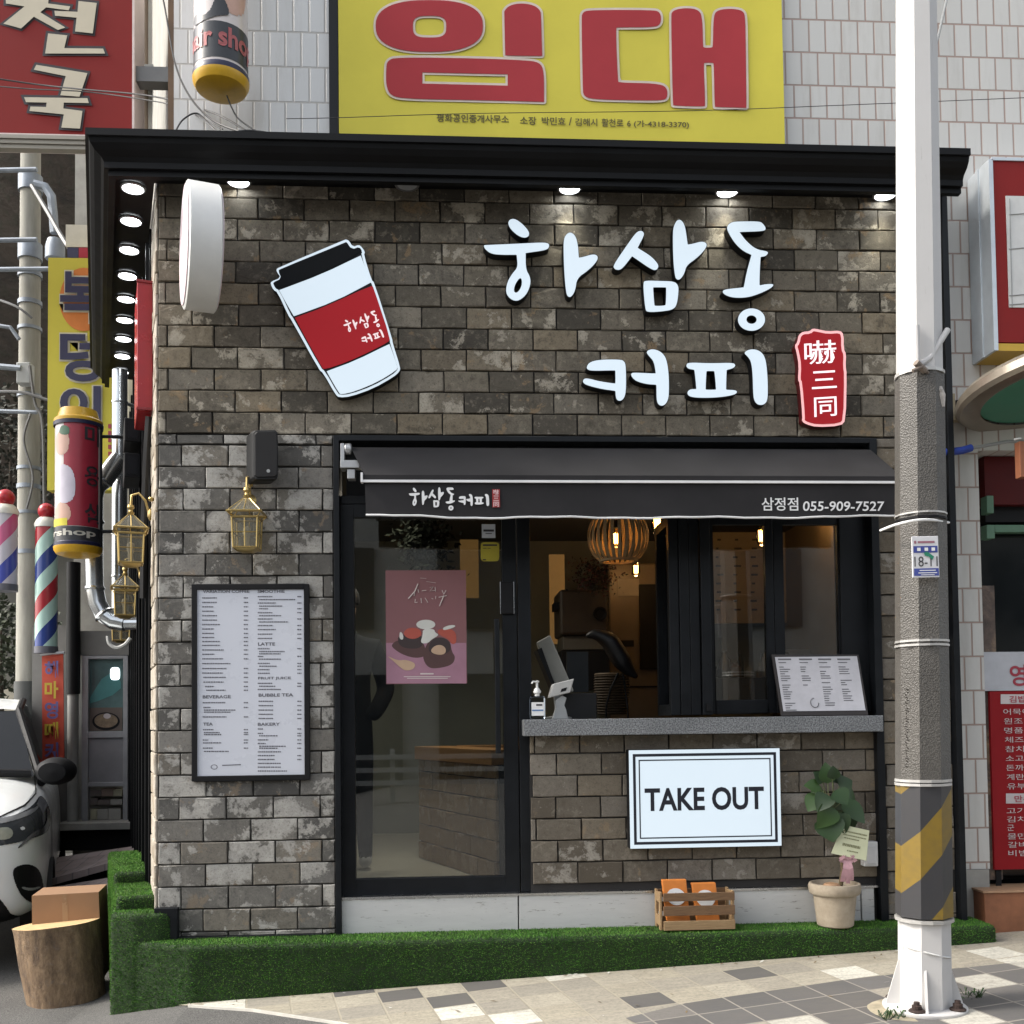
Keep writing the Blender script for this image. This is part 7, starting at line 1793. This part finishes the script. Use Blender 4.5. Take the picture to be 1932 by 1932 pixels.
# brown cabinet / machine, fridge
cbn = thing('coffee_machine', 'dark brown and grey coffee machine on the inner counter of the hatch', 'coffee machine', P(1110,1160,1.9))
q = MB(); q.pbox(1056,1112,1148,1198,1.7,2.1); bo = q.build('machine_body', M('taupe_metal', (.055,.040,.028), .4, .2, .2), cbn, bevel=.02)
q = MB(); q.pbox(1062,1199,1140,1226,1.74,2.1); q.build('drip_base', M('grey_metal', (.13,.12,.10), .4, .3), cbn, bevel=.005)
q = MB(); q.lathe(P(1132,1158,1.69), [(.0,.0),(.03,.0),(.04,.012),(.05,.012),(.05,-.005)], 20, -UY, cap=False); q.build('dial', m_blackm, bo); q = MB(); q.pbox(1046,1136,1057,1150,1.72,1.9); q.build('side_knob', m_blackm, bo)
q = MB(); q.pbox(1060,1227,1150,1300,1.7,2.1); q.build('machine_stand', m_blackm, cbn)
fg = thing('refrigerator', 'tall beige refrigerator with a black door at the back of the hatch', 'refrigerator', P(1220,1200,2.4))
q = MB(); q.pbox(1150,1062,1300,1500,2.25,2.8); q.build('fridge_body', M('beige_appliance', (.13,.10,.065), .4, 0, .1), fg, bevel=.015)
q = MB(); q.pbox(1207,1102,1300,1262,2.225,2.247); q.build('black_door', m_blackm, fg, bevel=.004)
q = MB(); q.pbox(1166,1092,1206,1124,2.24,2.247); q.build('notice_sheet', M('notice_grey', (.26,.23,.19), .7), fg)
q = MB(); q.pbox(1168,1208,1196,1220,2.24,2.247); q.build('control_display', m_blackm, fg)
q = MB(); q.pbox(1160,1294,1300,1297,2.24,2.247); q.build('door_gap', m_blackm, fg)
# dark flower arrangement
fa_ = thing('dried_flowers', 'dark red dried flower bunch hanging behind the pendant lamp', 'flowers', P(1120,1090,1.4))
q = MB(); r = random.Random(31)
for i in range(420):
    c = P(1125+r.gauss(0,20), 1085+r.gauss(0,16), 1.4+r.uniform(-.1,.1)); d1 = Vector((r.uniform(-1,1),r.uniform(-1,1),r.uniform(-1,1))).normalized()*r.uniform(.015,.035); s1 = d1.orthogonal().normalized()*.01
    q.add([c,c+d1*.5+s1,c+d1,c+d1*.5-s1],[(0,1,2,3)], 0 if r.random() < .5 else 1)
q.build('petals', [M('dried_red', (.06,.012,.012), .8), M('dried_dark', (.014,.012,.01), .9)], fa_, fix=False)['kind'] = 'stuff'
q = MB(); q.tube([P(1140,1100,1.4), P(1150,1040,1.4), Vector((P(1150,1040,1.4).x,1.4,CZI))], .006); q.build('stalk', m_blackm, fa_)
# hanging plant behind the door glass, top
hp = thing('hanging_plant', 'dark hanging plant and sack near the ceiling behind the door glass', 'plant', P(800,1010,1.5))
q = MB(); r = random.Random(37)
for i in range(700):
    c = P(800+r.gauss(0,24), 1020+r.gauss(0,26), 1.5+r.uniform(-.15,.15)); d1 = Vector((r.uniform(-1,1),r.uniform(-1,1),r.uniform(-1,.4))).normalized()*r.uniform(.03,.07); s1 = d1.orthogonal().normalized()*.014
    q.add([c,c+d1*.5+s1,c+d1,c+d1*.5-s1],[(0,1,2,3)])
q.build('foliage', M('dark_foliage', (.004,.005,.003), .9, spec=.1), hp, fix=False)
q = MB(); q.tube([P(800,1010,1.5), Vector((P(800,1010,1.5).x,1.5,CZI))], .006); q.build('hanger', m_blackm, hp)
# black bird ornament on wicker basket
Yb_ = .75
wb = thing('wicker_basket', 'tall brown wicker basket standing on the inside ledge of the hatch', 'basket', P(1150,1340,Yb_+.15))
c = P(1155,1348,Yb_+.12); 
q = MB()
for k in range(15): q.lathe(c+UP*(.0+k*.0165), [(.088+.02*math.sin(k*.16),0),(.096+.02*math.sin(k*.16),.007),(.088+.02*math.sin(k*.16),.014)], 28, cap=False)
q.lathe(c, [(.086,0),(.100,.25)], 24, cap=False); q.build('woven_body', wood_mat('wicker', (.025,.016,.009), (.075,.048,.025)), wb, smooth=True)
q = MB(); q.lathe(c+UP*.25, [(.104,-.008),(.110,0),(.104,.008)], 28, cap=False); q.build('basket_rim', wood_mat('wicker_rim', (.06,.04,.02), (.14,.09,.045)), wb, smooth=True)
bd = thing('bird_ornament', 'glossy black bird ornament perched before the wicker basket in the hatch', 'ornament', P(1160,1345,Yb_))
bj = [((1165,1232),.066), ((1150,1209),.064), ((1134,1200),.046), ((1120,1196),.036), ((1105,1201),.010), ((1178,1255),.055), ((1191,1269),.034), ((1203,1279),.012)]
loc0 = P(1160,1345,Yb_)
sk = skin_body('bird_body', [(P(x,y,Yb_)-loc0, r__) for (x,y), r__ in bj], [(0,1),(1,2),(2,3),(3,4),(0,5),(5,6),(6,7)], M('black_feather', (.006,.006,.007), .45), bd)
q = MB(); q.tube([P(1166,1270,Yb_),P(1152,1300,Yb_-.01),P(1144,1330,Yb_),Vector((P(1143,1345,Yb_).x,Yb_,ZC-.001))], .006); q.tube([P(1176,1272,Yb_),P(1180,1305,Yb_+.02),P(1184,1335,Yb_),Vector((P(1185,1345,Yb_).x,Yb_,ZC-.001))], .006); build_each(q, 'leg', m_blackm, bd)
# inner ledge carrying the basket and bird, black till box
q = MB(); q.box(P(1003,1368,YD).x+.006,.402,P(1300,1385,Yc).z,X(1650),1.05,ZC-.002); q.build('inner_ledge', m_blackm, shop)
tb2 = thing('till_box', 'black box beside the device stand on the inner ledge', 'box', P(1100,1330,.45))
q = MB(); c = P(1094,1340,.42); q.box(P(1063,1330,.42).x,.42,ZC,P(1126,1330,.42).x,.62,P(1094,1308,.42).z); bo = q.build('box_body', M('till_black', (.012,.012,.013), .4), tb2, bevel=.004)
q = MB(); q.pbox(1070,1230,1110,1306,.6,.64); q.build('screen_panel', M('dark_screen', (.02,.025,.03), .15), tb2)
# wall menu seen through the right panes
wm = thing('wall_menu', 'brown wall menu board with small dark lettering inside behind the panes', 'menu board', P(1500,1100,2.6))
q = MB(); q.pbox(1330,985,1640,1175,2.6,2.64); bo = q.build('menu_panel', M('kraft_panel', (.34,.25,.16), .6, 0, .1), wm)
q = MB(); r = random.Random(44)
for col_ in range(9):
    for row_ in range(10):
        x = 1350+col_*33+r.uniform(0,4); y = 1000+row_*16.5; q.pbox(x,y,x+r.uniform(5,14),y+3.5,2.594,2.598)
q.build('menu_marks', m_print, bo, fix=False)
sh_ = thing('bottle_shelf', 'dark back counter crowded with machines and bottles behind the right panes', 'shelf', P(1480,1260,2.0))
q = MB(); q.pbox(1320,1278,1660,1340,1.9,2.4); q.build('shelf_body', M('shelf_dark', (.025,.02,.017), .6), sh_)
r = random.Random(45)
for i in range(16):
    x = 1352+i*16+r.uniform(-4,4); c = P(x,1278,2.05+r.uniform(-.08,.08)); hh_ = r.uniform(.07,.22); rr_ = r.uniform(.022,.05)
    q = MB(); q.lathe(c, [(rr_,0),(rr_,hh_*.65),(rr_*.45,hh_*.85),(rr_*.4,hh_)], 14); q.build('bottle', M('bottle_tone', r.choice(((.04,.03,.02),(.12,.08,.05),(.20,.19,.17),(.03,.035,.03))), .2), sh_, smooth=True)
q = MB(); q.pbox(1462,1225,1530,1277,1.95,2.3); q.build('grinder', M('steel_grey', (.25,.24,.22), .3, .7), sh_, bevel=.008)

# ================================================================ small litter along the turf foot
lt = MB(); r = random.Random(77)
for i in range(70):
    x = r.uniform(-1.1, 2.8); y = -.235-abs(r.gauss(0, .05)) if i < 45 else r.uniform(-1.1, -.3)
    p = gx(x, y, .012); a = r.uniform(0, 6.28); l_ = r.uniform(.006, .02); d = Vector((math.cos(a), math.sin(a), r.uniform(.0,.25)))*l_; s_ = Vector((-math.sin(a), math.cos(a), r.uniform(-.2,.2)))*l_*.35
    lt.add([p-d, p+s_, p+d, p-s_], [(0,1,2,3)], 0 if r.random() < .75 else 1)
tag(lt.build('leaf_litter', [M('dry_leaf_bits', (.14,.10,.055), .9, 0, .4, 60), M('paper_scraps', (.5,.49,.45), .9)], fix=False), 'tiny dry leaf bits and scraps scattered on the pavement along the turf', 'litter', kind='stuff')
